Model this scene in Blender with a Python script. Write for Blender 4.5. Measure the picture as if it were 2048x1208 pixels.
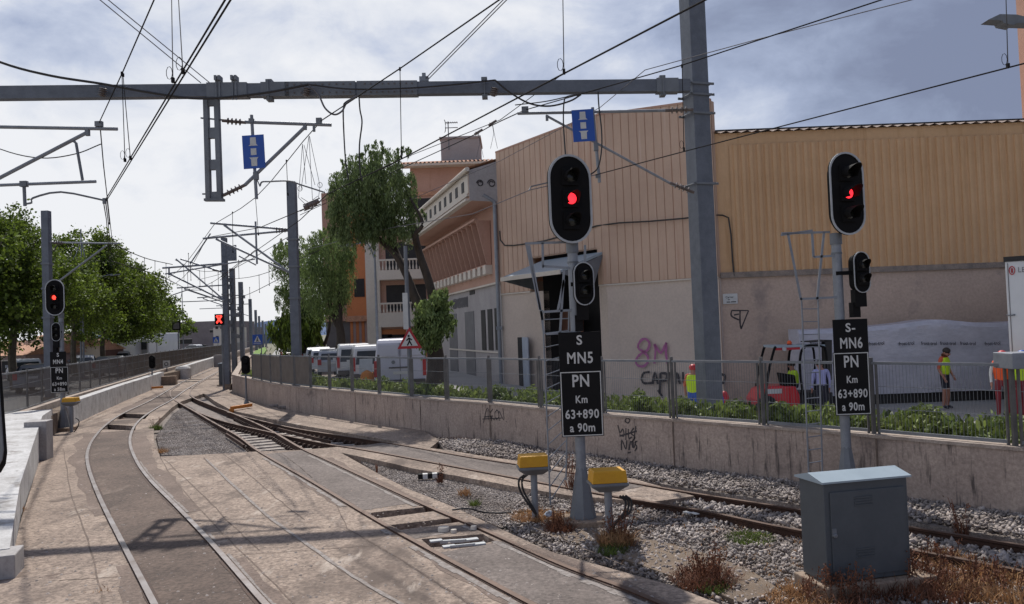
import bpy, bmesh, math, random
import numpy as np
from mathutils import Vector, Matrix, geometry
R=math.radians
random.seed(7); rng=np.random.default_rng(11)
SC=bpy.context.scene; COL=SC.collection
for o in list(bpy.data.objects): bpy.data.objects.remove(o)
# ---------------------------------------------------------------- camera
F=1650.0; HY=654.0; SL=0.038; CH=2.9
_r=math.atan(SL); _c,_s=math.cos(_r),math.sin(_r)
_p=math.atan(_c*(HY-604)/F)
XV=Vector((1,0,0)); FW=Vector((0,math.cos(_p),math.sin(_p))); UPV=Vector((0,-math.sin(_p),math.cos(_p)))
RT=_c*XV-_s*UPV; UP=_s*XV+_c*UPV
CAM=Vector((0,0,CH))
cd=bpy.data.cameras.new('camera'); cam=bpy.data.objects.new('camera',cd); COL.objects.link(cam)
cam.matrix_world=Matrix(((RT.x,UP.x,-FW.x,0),(RT.y,UP.y,-FW.y,0),(RT.z,UP.z,-FW.z,CH),(0,0,0,1)))
cd.sensor_width=36; cd.lens=F*36/2048; cd.clip_start=0.1; cd.clip_end=6000
SC.camera=cam
# ---------------------------------------------------------------- sun and sky
SUN_TO=Vector((-0.10,0.70,1.0)).normalized()
sd=bpy.data.lights.new('sun','SUN'); sd.energy=4.0; sd.angle=R(0.8); sd.color=(1,.955,.89)
so=bpy.data.objects.new('sun',sd); COL.objects.link(so); so.rotation_euler=(-SUN_TO).to_track_quat('-Z','Y').to_euler()
SC.view_settings.view_transform='Standard'; SC.view_settings.look='None'; SC.view_settings.exposure=0.12; SC.view_settings.gamma=1
W=bpy.data.worlds.new('World'); SC.world=W; W.use_nodes=True
def sky():
    nt=W.node_tree; N=nt.nodes; L=nt.links; N.clear()
    out=N.new('ShaderNodeOutputWorld')
    st=N.new('ShaderNodeTexSky'); st.sky_type='NISHITA'; st.sun_disc=False
    st.sun_elevation=math.asin(SUN_TO.z); st.sun_rotation=math.atan2(SUN_TO.x,SUN_TO.y); st.dust_density=2.0
    b1=N.new('ShaderNodeBackground'); b1.inputs[1].default_value=0.06; L.new(st.outputs[0],b1.inputs[0])
    tc=N.new('ShaderNodeTexCoord'); sp=N.new('ShaderNodeSeparateXYZ'); L.new(tc.outputs['Generated'],sp.inputs[0])
    def m(op,a,b=None,c=None,clamp=False):
        n=N.new('ShaderNodeMath'); n.operation=op; n.use_clamp=clamp
        for i,v in enumerate((a,b,c)):
            if v is None: continue
            if isinstance(v,(int,float)): n.inputs[i].default_value=v
            else: L.new(v,n.inputs[i])
        return n.outputs[0]
    zz=m('ADD',m('MAXIMUM',sp.outputs[2],0.0),0.22)
    cx=m('DIVIDE',sp.outputs[0],zz); cy=m('DIVIDE',sp.outputs[1],zz)
    cb=N.new('ShaderNodeCombineXYZ'); L.new(cx,cb.inputs[0]); L.new(cy,cb.inputs[1])
    def noise(sc,det,off,rough=.55,dist=0):
        mp=N.new('ShaderNodeMapping'); mp.inputs['Location'].default_value=off; mp.inputs['Scale'].default_value=(sc,sc,sc*1.7)
        L.new(tc.outputs['Generated'],mp.inputs[0])
        n=N.new('ShaderNodeTexNoise'); n.inputs['Scale'].default_value=1; n.inputs['Detail'].default_value=det
        n.inputs['Roughness'].default_value=rough; n.inputs['Distortion'].default_value=dist
        L.new(mp.outputs[0],n.inputs['Vector']); return n.outputs[0]
    n1=noise(2.6,7,(5.4,.2,2.3),.5,.25); n2=noise(7.5,8,(7.3,2.2,4),.62,.3)
    # brighter towards the horizon on the left, heavier grey cloud to the right
    g=m('MULTIPLY',m('MAXIMUM',sp.outputs[0],-.35),-1.05)
    g2=m('MULTIPLY',sp.outputs[2],-0.95)
    b=m('ADD',m('ADD',m('MULTIPLY',m('SUBTRACT',n1,.5),1.9),m('MULTIPLY',m('SUBTRACT',n2,.5),1.0)),m('ADD',g,g2))
    g3=m('MULTIPLY',m('MINIMUM',m('SUBTRACT',sp.outputs[1],.75),0.0),.20)
    b=m('ADD',m('ADD',b,g3),0.88,clamp=True)
    rp=N.new('ShaderNodeValToRGB'); L.new(b,rp.inputs[0]); e=rp.color_ramp.elements
    e[0].position=0; e[0].color=(.20,.235,.35,1); e[1].position=1; e[1].color=(.85,.86,.89,1)
    for p,c in ((.22,(.27,.32,.455,1)),(.42,(.37,.43,.585,1)),(.62,(.53,.585,.72,1)),(.8,(.72,.75,.82,1))):
        q=e.new(p); q.color=c
    b2=N.new('ShaderNodeBackground'); b2.inputs[1].default_value=1.0; L.new(rp.outputs[0],b2.inputs[0])
    mx=N.new('ShaderNodeMixShader'); mx.inputs[0].default_value=.9
    L.new(b1.outputs[0],mx.inputs[1]); L.new(b2.outputs[0],mx.inputs[2]); L.new(mx.outputs[0],out.inputs[0])
sky()
# ---------------------------------------------------------------- geometry helpers
def ray(px,py):
    return FW*F+RT*(px-1024)-UP*(py-604)
def G(px,py,z=0.0):          # point of the picture where a sight line meets height z
    d=ray(px,py); t=(z-CH)/d.z
    return CAM+d*t
def A(px,py,Y):              # point of a sight line at distance Y
    d=ray(px,py); return CAM+d*(Y/d.y)
def hit(px,py,P,n):          # point of a sight line on an upright plane
    d=ray(px,py); n=Vector((n[0],n[1],0)); return CAM+d*((Vector((P[0],P[1],0))-Vector((0,0,0))).dot(n)/ (d.x*n.x+d.y*n.y))
def proj(P):
    v=Vector(P)-CAM; k=F/v.dot(FW); return 1024+v.dot(RT)*k, 604-v.dot(UP)*k
def ZT(X,Y,py):              # height over (X,Y) seen at row py
    a,b=-50.,80.
    for _ in range(50):
        m=(a+b)/2
        if proj((X,Y,m))[1]>py: a=m
        else: b=m
    return a
def V3(*a): return Vector(a)
def cr(pts,n=8):             # Catmull-Rom
    pts=[Vector(p) for p in pts]
    if len(pts)<3: return pts
    P=[pts[0]*2-pts[1]]+pts+[pts[-1]*2-pts[-2]]; out=[]
    for i in range(1,len(P)-2):
        a,b,c,d=P[i-1:i+3]
        for k in range(n):
            t=k/n; out.append(.5*((2*b)+(c-a)*t+(2*a-5*b+4*c-d)*t*t+(3*b-a-3*c+d)*t**3))
    out.append(pts[-1]); return out
ORG={}
def tag(o,label=None,cat=None,group=None,kind=None):
    if label: o['label']=label
    if cat: o['category']=cat
    if group: o['group']=group
    if kind: o['kind']=kind
    return o
def thing(name,loc,label,cat,group=None):
    o=bpy.data.objects.new(name,None); COL.objects.link(o); o.location=loc; o.empty_display_size=.2
    ORG[o.name]=Vector(loc); return tag(o,label,cat,group)
def link(name,me,mats,parent,org):
    for m in (mats if isinstance(mats,(list,tuple)) else [mats]): me.materials.append(m)
    o=bpy.data.objects.new(name,me); COL.objects.link(o)
    if parent: o.parent=parent; ORG[o.name]=ORG[parent.name]
    else: o.location=org; ORG[o.name]=Vector(org)
    return o
class MB:
    def __init__(s): s.v=[]; s.f=[]; s.m=[]
    def add(s,vs,fs,mi=0):
        n=len(s.v); s.v+= [Vector(v) for v in vs]; s.f+=[tuple(i+n for i in f) for f in fs]; s.m+=[mi]*len(fs); return s
    def obox(s,c,ax,ay,az,mi=0):          # centre and three half-vectors
        c=Vector(c);ax=Vector(ax);ay=Vector(ay);az=Vector(az)
        vs=[c+ax*i+ay*j+az*k for k in (-1,1) for j in (-1,1) for i in (-1,1)]
        return s.add(vs,[(0,2,3,1),(4,5,7,6),(0,1,5,4),(2,6,7,3),(0,4,6,2),(1,3,7,5)],mi)
    def box(s,x0,x1,y0,y1,z0,z1,mi=0):
        return s.obox(((x0+x1)/2,(y0+y1)/2,(z0+z1)/2),((x1-x0)/2,0,0),(0,(y1-y0)/2,0),(0,0,(z1-z0)/2),mi)
    def cbox(s,c,sz,yaw=0,mi=0):
        ca,sa=math.cos(yaw),math.sin(yaw)
        return s.obox(c,(ca*sz[0]/2,sa*sz[0]/2,0),(-sa*sz[1]/2,ca*sz[1]/2,0),(0,0,sz[2]/2),mi)
    def bar(s,a,b,w,h,mi=0,up=(0,0,1)):   # rectangular bar a-b
        a=Vector(a);b=Vector(b);d=(b-a);L=d.length
        if L<1e-6: return s
        d/=L;u=Vector(up)
        sd=d.cross(u)
        if sd.length<1e-4: sd=d.cross(Vector((1,0,0)))
        sd.normalize();u=sd.cross(d)
        return s.obox((a+b)/2,sd*w/2,d*L/2,u*h/2,mi)
    def tube(s,pts,r,n=8,mi=0,cap=True):
        pts=[Vector(p) for p in pts]; rs=r if isinstance(r,(list,tuple)) else [r]*len(pts); rings=[]
        ref=None
        for i,p in enumerate(pts):
            d=(pts[min(i+1,len(pts)-1)]-pts[max(i-1,0)])
            d=d.normalized() if d.length>1e-9 else Vector((0,0,1))
            if ref is None:
                ref=Vector((0,0,1)) if abs(d.z)<.9 else Vector((1,0,0))
            a=d.cross(ref)
            if a.length<1e-4: a=d.cross(Vector((0,1,.1)))
            a.normalize(); b=d.cross(a); ref=b.cross(d).normalized() if False else ref
            rings.append([p+(a*math.cos(t)+b*math.sin(t))*rs[i] for t in [2*math.pi*k/n for k in range(n)]])
        vs=[v for g in rings for v in g]; fs=[]
        for i in range(len(pts)-1):
            for k in range(n):
                k2=(k+1)%n; fs.append((i*n+k,i*n+k2,(i+1)*n+k2,(i+1)*n+k))
        if cap: fs.append(tuple(range(n))); fs.append(tuple(range((len(pts)-1)*n,len(pts)*n))[::-1])
        return s.add(vs,fs,mi)
    def prism(s,pts,z0,z1,mi=0,holes=()):  # flat outline raised z0..z1
        rings=[[Vector((p[0],p[1],0)) for p in pts]]+[[Vector((p[0],p[1],0)) for p in h] for h in holes]
        tr=geometry.tessellate_polygon(rings); fl=[p for r_ in rings for p in r_]
        s.add([(p.x,p.y,z1) for p in fl],[t if (fl[t[1]]-fl[t[0]]).cross(fl[t[2]]-fl[t[0]]).z>0 else t[::-1] for t in tr],mi)
        for r_ in rings:
            n=len(r_); s.add([(p.x,p.y,z0) for p in r_]+[(p.x,p.y,z1) for p in r_],[(i,(i+1)%n,(i+1)%n+n,i+n) for i in range(n)],mi)
        return s
    def face(s,pts,mi=0): return s.add(pts,[tuple(range(len(pts)))],mi)
    def extr(s,pts,d,mi=0):               # 3D outline extruded by vector d
        n=len(pts); pts=[Vector(p) for p in pts]; d=Vector(d)
        return s.add(pts+[p+d for p in pts],[tuple(range(n)),tuple(range(2*n-1,n-1,-1))]+[(i,(i+1)%n,(i+1)%n+n,i+n) for i in range(n)],mi)
    def lathe(s,c,prof,n=16,axis=None,mi=0):
        c=Vector(c); ax=Vector(axis or (0,0,1)).normalized()
        a=ax.cross(Vector((0,0,1)) if abs(ax.z)<.9 else Vector((1,0,0))).normalized(); b=ax.cross(a)
        vs=[];fs=[]
        for (r,z) in prof:
            for k in range(n):
                t=2*math.pi*k/n; vs.append(c+ax*z+(a*math.cos(t)+b*math.sin(t))*r)
        for i in range(len(prof)-1):
            for k in range(n):
                k2=(k+1)%n; fs.append((i*n+k,i*n+k2,(i+1)*n+k2,(i+1)*n+k))
        fs.append(tuple(range(n))[::-1]); fs.append(tuple(range((len(prof)-1)*n,len(prof)*n)))
        return s.add(vs,fs,mi)
    def sph(s,c,r,n=10,m=6,sz=(1,1,1),mi=0):
        c=Vector(c); vs=[];fs=[]
        for j in range(m+1):
            ph=math.pi*j/m
            for k in range(n):
                t=2*math.pi*k/n; vs.append(c+Vector((r*sz[0]*math.sin(ph)*math.cos(t),r*sz[1]*math.sin(ph)*math.sin(t),r*sz[2]*math.cos(ph))))
        for j in range(m):
            for k in range(n):
                k2=(k+1)%n; fs.append((j*n+k,(j+1)*n+k,(j+1)*n+k2,j*n+k2))
        return s.add(vs,fs,mi)
    def build(s,name,mats,parent=None,smooth=False,bevel=0,org=None):
        if parent: og=ORG[parent.name]
        elif org is not None: og=Vector(org)
        else:
            xs=[v.x for v in s.v];ys=[v.y for v in s.v];zs=[v.z for v in s.v]
            og=Vector(((min(xs)+max(xs))/2,(min(ys)+max(ys))/2,min(zs)))
        me=bpy.data.meshes.new(name); me.from_pydata([v-og for v in s.v],[],s.f)
        me.polygons.foreach_set('material_index',s.m)
        bm=bmesh.new(); bm.from_mesh(me)
        if len(bm.faces)<60000: bmesh.ops.recalc_face_normals(bm,faces=bm.faces)
        bm.to_mesh(me); bm.free()
        if smooth: me.polygons.foreach_set('use_smooth',[True]*len(me.polygons))
        o=link(name,me,mats,parent,og)
        if bevel:
            b=o.modifiers.new('bevel','BEVEL'); b.width=bevel; b.segments=2; b.limit_method='ANGLE'; b.angle_limit=R(40)
        if smooth:
            try: me.set_sharp_from_angle(angle=R(40))
            except Exception: pass
        return o
def inst_mesh(name,tv,tf,Ms,Ts,mat,parent=None,org=(0,0,0),smooth=False):
    tv=np.array(tv,float); n=len(Ts); k=len(tv)
    V=np.einsum('nij,kj->nki',Ms,tv)+Ts[:,None,:]
    og=ORG[parent.name] if parent else Vector(org)
    V=(V-np.array(og)).reshape(-1,3)
    lens=np.array([len(f) for f in tf]); flat=np.array([i for f in tf for i in f])
    loops=(flat[None,:]+(np.arange(n)*k)[:,None]).ravel()
    L=np.tile(lens,n); st=np.concatenate([[0],np.cumsum(L)[:-1]])
    me=bpy.data.meshes.new(name); me.vertices.add(len(V)); me.vertices.foreach_set('co',V.ravel())
    me.loops.add(len(loops)); me.loops.foreach_set('vertex_index',loops.astype(np.int32))
    me.polygons.add(len(L)); me.polygons.foreach_set('loop_start',st.astype(np.int32)); me.polygons.foreach_set('loop_total',L.astype(np.int32))
    if smooth: me.polygons.foreach_set('use_smooth',np.ones(len(L),bool))
    me.update(calc_edges=True); me.validate()
    return link(name,me,mat,parent,og)
def rotm(n,tilt=None):       # random rotations (n,3,3)
    q=rng.normal(size=(n,4)); q/=np.linalg.norm(q,axis=1)[:,None]; w,x,y,z=q.T
    return np.stack([1-2*(y*y+z*z),2*(x*y-z*w),2*(x*z+y*w),2*(x*y+z*w),1-2*(x*x+z*z),2*(y*z-x*w),2*(x*z-y*w),2*(y*z+x*w),1-2*(x*x+y*y)],1).reshape(n,3,3)
def copy_tree(o,parent=None):
    c=o.copy(); COL.objects.link(c); ORG[c.name]=ORG.get(o.name,Vector())
    if parent: c.parent=parent
    for ch in list(o.children): copy_tree(ch,c)
    return c
# ---------------------------------------------------------------- materials
def mat(name,c1,c2=None,scale=3.0,rough=.8,metal=0.0,bump=0.0,stretch=(1,1,1),fine=0.0,fs=60.0,emit=None,es=1.0,
        spots=None,spot_s=6.0,spot_t=.62,trans=0.0,spec=None,rand=0.0,bscale=None,detail=6.0,world=True,coat=0):
    m=bpy.data.materials.new(name); m.use_nodes=True; nt=m.node_tree; N=nt.nodes; L=nt.links
    b=N['Principled BSDF']; b.inputs['Roughness'].default_value=rough; b.inputs['Metallic'].default_value=metal
    if spec is not None: b.inputs['Specular IOR Level'].default_value=spec
    if coat: b.inputs['Coat Weight'].default_value=coat
    c1=(*c1,1); 
    if c2 is None: c2=tuple(v*.82 for v in c1[:3])
    c2=(*c2,1)
    src=N.new('ShaderNodeNewGeometry').outputs['Position'] if world else N.new('ShaderNodeTexCoord').outputs['Object']
    mp=N.new('ShaderNodeMapping'); mp.inputs['Scale'].default_value=stretch; L.new(src,mp.inputs[0])
    def nz(s,d=6,r=.6):
        n=N.new('ShaderNodeTexNoise'); n.inputs['Scale'].default_value=s; n.inputs['Detail'].default_value=d; n.inputs['Roughness'].default_value=r
        L.new(mp.outputs[0],n.inputs['Vector']); return n
    n1=nz(scale,detail,.62); rp=N.new('ShaderNodeValToRGB'); L.new(n1.outputs[0],rp.inputs[0])
    rp.color_ramp.elements[0].position=.32; rp.color_ramp.elements[0].color=c1; rp.color_ramp.elements[1].position=.68; rp.color_ramp.elements[1].color=c2
    col=rp.outputs[0]
    def mix(a,bcol,f,mode='MIX'):
        x=N.new('ShaderNodeMix'); x.data_type='RGBA'; x.blend_type=mode
        if isinstance(f,float): x.inputs[0].default_value=f
        else: L.new(f,x.inputs[0])
        for i,v in ((6,a),(7,bcol)):
            if isinstance(v,tuple): x.inputs[i].default_value=v
            else: L.new(v,x.inputs[i])
        return x.outputs[2]
    if fine:
        n2=nz(fs,4,.7); r2=N.new('ShaderNodeValToRGB'); L.new(n2.outputs[0],r2.inputs[0])
        lo=1-fine; hi=1+fine*.6
        r2.color_ramp.elements[0].position=.3; r2.color_ramp.elements[0].color=(lo,lo,lo,1); r2.color_ramp.elements[1].position=.7; r2.color_ramp.elements[1].color=(hi,hi,hi,1)
        col=mix(col,r2.outputs[0],1.0,'MULTIPLY')
    for sp in ([spots] if isinstance(spots,tuple) else (spots or [])):   # each: colour, scale, threshold, stretch
        scol,ss,stt,sst=sp
        mp2=N.new('ShaderNodeMapping'); mp2.inputs['Scale'].default_value=sst; mp2.inputs['Location'].default_value=(ss,3*ss,.5); L.new(src,mp2.inputs[0])
        n3=N.new('ShaderNodeTexNoise'); n3.inputs['Scale'].default_value=ss; n3.inputs['Detail'].default_value=5; n3.inputs['Roughness'].default_value=.65
        L.new(mp2.outputs[0],n3.inputs['Vector'])
        r3=N.new('ShaderNodeValToRGB'); L.new(n3.outputs[0],r3.inputs[0]); r3.color_ramp.elements[0].position=stt; r3.color_ramp.elements[1].position=min(stt+.12,1)
        r3.color_ramp.elements[0].color=(0,0,0,1); r3.color_ramp.elements[1].color=(1,1,1,1)
        col=mix(col,(*scol,1),r3.outputs[0])
    if rand:
        g=N.new('ShaderNodeNewGeometry'); r4=N.new('ShaderNodeValToRGB'); L.new(g.outputs['Random Per Island'],r4.inputs[0])
        lo=1-rand; hi=1+rand
        r4.color_ramp.elements[0].color=(lo,lo,lo,1); r4.color_ramp.elements[1].color=(hi,hi,hi,1)
        col=mix(col,r4.outputs[0],1.0,'MULTIPLY')
    L.new(col,b.inputs['Base Color'])
    if bump:
        n5=nz(bscale or fs,5,.7); bp=N.new('ShaderNodeBump'); bp.inputs['Strength'].default_value=bump; bp.inputs['Distance'].default_value=.02
        L.new(n5.outputs[0],bp.inputs['Height']); L.new(bp.outputs[0],b.inputs['Normal'])
    if emit: b.inputs['Emission Color'].default_value=(*emit,1); b.inputs['Emission Strength'].default_value=es
    if trans:
        t=N.new('ShaderNodeBsdfTranslucent'); L.new(col,t.inputs[0]); mx=N.new('ShaderNodeMixShader'); mx.inputs[0].default_value=trans
        L.new(b.outputs[0],mx.inputs[1]); L.new(t.outputs[0],mx.inputs[2]); L.new(mx.outputs[0],N['Material Output'].inputs[0])
    return m
def ribmix(): pass
K={}
K['concrete']=mat('yard_concrete',(.39,.305,.245),(.24,.185,.15),.55,.95,bump=.9,fine=.62,fs=17,spots=[((.125,.095,.078),.9,.55,(1,.45,1)),((.46,.39,.33),2.6,.61,(1,.3,1)),((.17,.125,.10),3.5,.58,(1,1,1)),((.06,.045,.04),18,.66,(1,1,1)),((.50,.44,.38),26,.70,(1,1,1))])
K['concrete2']=mat('concrete_stained',(.22,.165,.135),(.15,.112,.092),.9,.95,bump=.5,fine=.45,fs=26,spots=[((.30,.24,.2),1.6,.6,(1,1,1)),((.05,.04,.035),16,.66,(1,1,1))])
K['concrete_x']=mat('yard_concrete_right',(.36,.28,.225),(.24,.185,.15),.7,.95,bump=.5,fine=.4,fs=25,spots=[((.15,.115,.09),1.4,.6,(1,1,1)),((.09,.07,.06),14,.69,(1,1,1))])
K['trackfill']=mat('oily_track_fill',(.165,.118,.093),(.088,.062,.050),.7,.9,bump=.9,fine=.55,fs=17,spots=[((.24,.185,.15),.8,.60,(1,.4,1)),((.045,.036,.032),14,.65,(1,1,1)),((.33,.27,.23),22,.70,(1,1,1))])
K['trackfill2']=mat('grey_track_fill',(.205,.17,.152),(.13,.105,.093),.9,.9,bump=.8,fine=.5,fs=18,spots=[((.36,.31,.28),2.2,.63,(1,1,1)),((.09,.075,.07),1.3,.66,(1,1,1))])
K['joint']=mat('dark_joint',(.10,.075,.06),(.20,.15,.12),6,.95)
K['pale']=mat('pale_cement_edge',(.36,.33,.31),(.19,.155,.135),9,.95,bump=.4,fine=.3,fs=40)
K['dirt']=mat('gravel_dirt',(.30,.26,.235),(.19,.155,.135),2.2,.97,bump=1.0,fine=.6,fs=35,spots=[((.40,.37,.35),18,.58,(1,1,1)),((.14,.10,.08),1.0,.64,(1,1,1))])
K['finegravel']=mat('fine_gravel',(.26,.24,.23),(.19,.17,.165),4,.97,bump=1.0,fine=.6,fs=45,spots=[((.42,.40,.39),30,.6,(1,1,1))])
K['stone']=mat('ballast_stone',(.40,.355,.33),(.19,.155,.135),1.1,.9,rand=.42,fine=.2,fs=60,spots=[((.24,.16,.11),1.0,.64,(1,1,1))])
K['soil']=mat('soil',(.24,.18,.13),(.16,.12,.09),3,.97,bump=.8,fine=.4)
K['land']=mat('far_land',(.22,.20,.15),(.15,.16,.10),.05,.97,fine=.3,fs=1)
K['asphalt']=mat('asphalt',(.17,.165,.16),(.125,.12,.12),.6,.9,fine=.25,fs=40,bump=.2)
K['road']=mat('pale_road',(.36,.35,.34),(.29,.28,.27),.3,.9,fine=.2,fs=20)
K['rust_shaded']=mat('rail_rust_shaded',(.085,.040,.025),(.045,.024,.018),9,.85,metal=.2,fine=.35,fs=50,bump=.3)  # rust colour, darkened further to carry the shade on the facing rail sides
K['railtop']=mat('rail_polished',(.25,.235,.235),(.14,.115,.105),2.5,.45,metal=.75,stretch=(1,1,1))
K['railtop2']=mat('rail_dull_top',(.125,.08,.06),(.08,.052,.04),6,.55,metal=.5)
K['sleeper']=mat('sleeper_concrete',(.44,.40,.36),(.28,.24,.21),5,.92,fine=.3,fs=30)
K['clip']=mat('rail_fastener',(.06,.045,.04),(.09,.05,.035),20,.8,metal=.3)
K['wall']=mat('stained_retaining_wall',(.47,.375,.315),(.35,.275,.235),1.0,.93,bump=.4,fine=.3,fs=20,spots=[((.20,.16,.14),1.1,.60,(1,1,1.5)),((.10,.08,.072),6.5,.57,(1.3,1.3,.16)),((.05,.042,.04),12,.60,(1.2,1.2,.10)),((.46,.39,.34),9,.66,(1.4,1.4,.08)),((.36,.20,.11),2.0,.70,(1.5,1.5,.2))])
K['cap']=mat('wall_capping',(.48,.40,.34),(.30,.24,.20),2.5,.93,bump=.4,fine=.3,fs=30)
K['whitewall']=mat('old_whitewash',(.60,.595,.59),(.40,.39,.38),2.2,.9,bump=.5,fine=.2,fs=20,spots=[((.27,.25,.235),2.6,.56,(1,1,.6)),((.13,.115,.10),8,.63,(1,1,.5)),((.20,.18,.165),.9,.62,(1,1,1))])
K['greyblock']=mat('grey_block',(.42,.40,.39),(.33,.31,.30),2,.93,fine=.2,fs=20)
K['galv']=mat('galvanised_steel',(.285,.305,.335),(.22,.235,.26),5,.55,metal=.35,fine=.08,fs=30,spots=[((.19,.19,.195),1.5,.60,(1,1,.3)),((.16,.12,.09),9,.72,(1,1,.3))])
K['mast']=mat('mast_steel',(.17,.185,.215),(.125,.138,.162),4,.6,metal=.25,fine=.1,fs=30,spots=[((.10,.10,.105),1.5,.64,(1,1,.3))])
K['galvd']=mat('dull_galvanised',(.21,.225,.245),(.16,.17,.185),3,.6,metal=.3,fine=.08)
K['fence']=mat('fence_steel',(.19,.185,.18),(.12,.115,.11),4,.6,metal=.4)
K['fencebrown']=mat('fence_screen',(.16,.135,.115),(.11,.093,.08),3,.85)
K['wire']=mat('catenary_wire',(.03,.028,.03),(.02,.019,.02),4,.9,spec=.1)
K['wirel']=mat('pale_wire',(.16,.155,.17),(.12,.115,.125),4,.5,metal=.4)
K['cable']=mat('black_cable',(.022,.02,.02),(.03,.028,.028),4,.5)
K['insul']=mat('brown_insulator',(.10,.075,.065),(.16,.13,.12),8,.35)
K['black']=mat('signal_black',(.008,.008,.009),(.012,.011,.011),4,.8,spec=.15)
K['black2']=mat('sign_black',(.010,.010,.011),(.014,.013,.013),3,.75,spec=.15)
K['rim']=mat('signal_rim',(.48,.50,.51),(.38,.39,.40),6,.5)
K['white']=mat('sign_white',(.62,.62,.60),(.52,.52,.50),6,.6)
K['redlamp']=mat('red_lamp',(.8,.02,.02),None,emit=(1,.022,.035),es=2.2,rough=.4)
K['redlamp2']=mat('red_lamp_far',(.8,.02,.02),None,emit=(1,.045,.03),es=2.6,rough=.4)
K['lens']=mat('dark_lens',(.02,.022,.02),None,rough=.12)
K['blue']=mat('sign_blue',(.015,.09,.42),(.015,.075,.36),3,.45)
K['yellow']=mat('cover_yellow',(.66,.34,.012),(.58,.28,.01),4,.55,fine=.1)
K['orange']=mat('orange_paint',(.62,.22,.03),(.5,.17,.02),4,.6)
K['cab']=mat('cabinet_grey',(.078,.090,.102),(.064,.075,.086),4,.5,fine=.06,fs=20,bump=.05,spots=[((.16,.17,.17),2.0,.66,(1,1,.3)),((.07,.075,.08),7,.70,(1,1,.2))])
K['cabroof']=mat('cabinet_roof',(.33,.40,.45),(.28,.345,.39),3,.4,fine=.05)
K['plinth']=mat('plinth_concrete',(.36,.27,.20),(.24,.18,.135),3,.95,bump=.6,fine=.35,fs=20)
K['salmon']=mat('salmon_cladding',(.58,.405,.30),(.50,.34,.25),.5,.75,fine=.05,fs=8,spots=[((.50,.31,.22),1.2,.58,(2,2,.15)),((.42,.23,.15),5,.66,(2,2,.05)),((.63,.47,.37),3,.63,(2,2,.05))])
K['yellowclad']=mat('ochre_cladding',(.64,.405,.225),(.56,.345,.185),.5,.75,fine=.06,fs=8,spots=[((.50,.29,.14),1.6,.58,(2.2,2.2,.12)),((.44,.24,.11),5,.64,(2,2,.06)),((.68,.46,.28),3,.64,(2,2,.04))])
K['render_l']=mat('pale_render',(.60,.50,.425),(.53,.44,.375),.6,.9,fine=.1,fs=12,bump=.2)
K['render_r']=mat('grimy_render',(.56,.425,.34),(.45,.34,.275),.5,.92,fine=.15,fs=12,bump=.3,spots=[((.30,.24,.21),.6,.58,(1,1,.8)),((.42,.20,.12),1.3,.70,(2,2,.2))])
K['grime']=mat('grime_ledge',(.20,.17,.15),(.36,.29,.24),3,.95,bump=.5,fine=.4)
K['orangewall']=mat('salmon_render',(.52,.32,.245),(.45,.27,.205),.6,.9,fine=.08,fs=10,spots=[((.40,.23,.16),1.4,.62,(1,1,.3))])
K['orangedk']=mat('orange_render',(.62,.24,.10),(.54,.20,.085),.6,.9,fine=.08,fs=10)
K['cream']=mat('cream_render',(.66,.60,.52),(.58,.52,.45),.6,.9,fine=.08,fs=10)
K['greyrender']=mat('grey_render',(.40,.375,.37),(.33,.305,.30),.7,.92,fine=.12,fs=10)
K['tile']=mat('terracotta_tile',(.60,.34,.22),(.42,.23,.15),4,.9,fine=.3,fs=12,spots=[((.26,.18,.14),3,.62,(1,1,1))])
K['tiledk']=mat('weathered_tile',(.34,.27,.23),(.20,.155,.135),3,.95,fine=.4,fs=10)
K['dark']=mat('dark_opening',(.018,.017,.018),(.028,.026,.026),2,.7)
K['glass']=mat('window_glass',(.03,.035,.04),(.045,.05,.055),1,.12)
K['shutter']=mat('grey_shutter',(.17,.165,.17),(.14,.135,.14),2,.7)
K['brownwood']=mat('brown_door',(.16,.07,.045),(.12,.055,.035),3,.7)
K['panelblue']=mat('pale_blue_panel',(.40,.45,.52),(.34,.38,.45),2,.6)
K['bark']=mat('bark',(.085,.065,.05),(.045,.034,.027),5,.95,bump=1,fine=.4,fs=20,stretch=(1,1,.3))
K['barkpale']=mat('plane_tree_bark',(.17,.145,.11),(.10,.085,.065),4,.95,bump=.6,fine=.3)
K['leafp']=mat('pepper_leaf',(.19,.25,.095),(.085,.125,.042),.5,.7,rand=.5,trans=.35)
K['leafp2']=mat('olive_leaf',(.23,.30,.105),(.11,.165,.05),.5,.7,rand=.5,trans=.35)
K['leafl']=mat('plane_leaf',(.185,.255,.032),(.03,.055,.010),.55,.65,rand=.6,trans=.42)  # bright and dark noise paints sunlit highlights and shaded gaps into the leaves
K['leafbed']=mat('bed_leaf',(.22,.27,.07),(.08,.12,.025),.8,.6,rand=.6,trans=.3)
K['grass']=mat('green_grass',(.15,.26,.03),(.09,.17,.02),1,.8,rand=.5,trans=.3)
K['dry']=mat('dry_grass',(.42,.25,.12),(.26,.13,.06),3,.9,rand=.5,trans=.25)
K['dryred']=mat('dry_red_weed',(.20,.085,.045),(.12,.05,.03),3,.9,rand=.5,trans=.2)
K['weedgreen']=mat('weed_green',(.12,.16,.03),(.07,.10,.02),3,.8,rand=.4,trans=.3)
K['wrap']=mat('plastic_wrap',(.54,.53,.59),(.43,.43,.49),1.2,.35,bump=1.0,fs=5,bscale=5,fine=.1,stretch=(1,1,2.2))
K['truck']=mat('truck_white',(.66,.67,.68),(.60,.61,.62),1,.45)
K['carwhite']=mat('car_white',(.60,.61,.63),(.52,.53,.55),1,.3,coat=.5)
K['vanwhite']=mat('van_white',(.52,.52,.60),(.47,.47,.54),1,.35,coat=.4)
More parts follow.
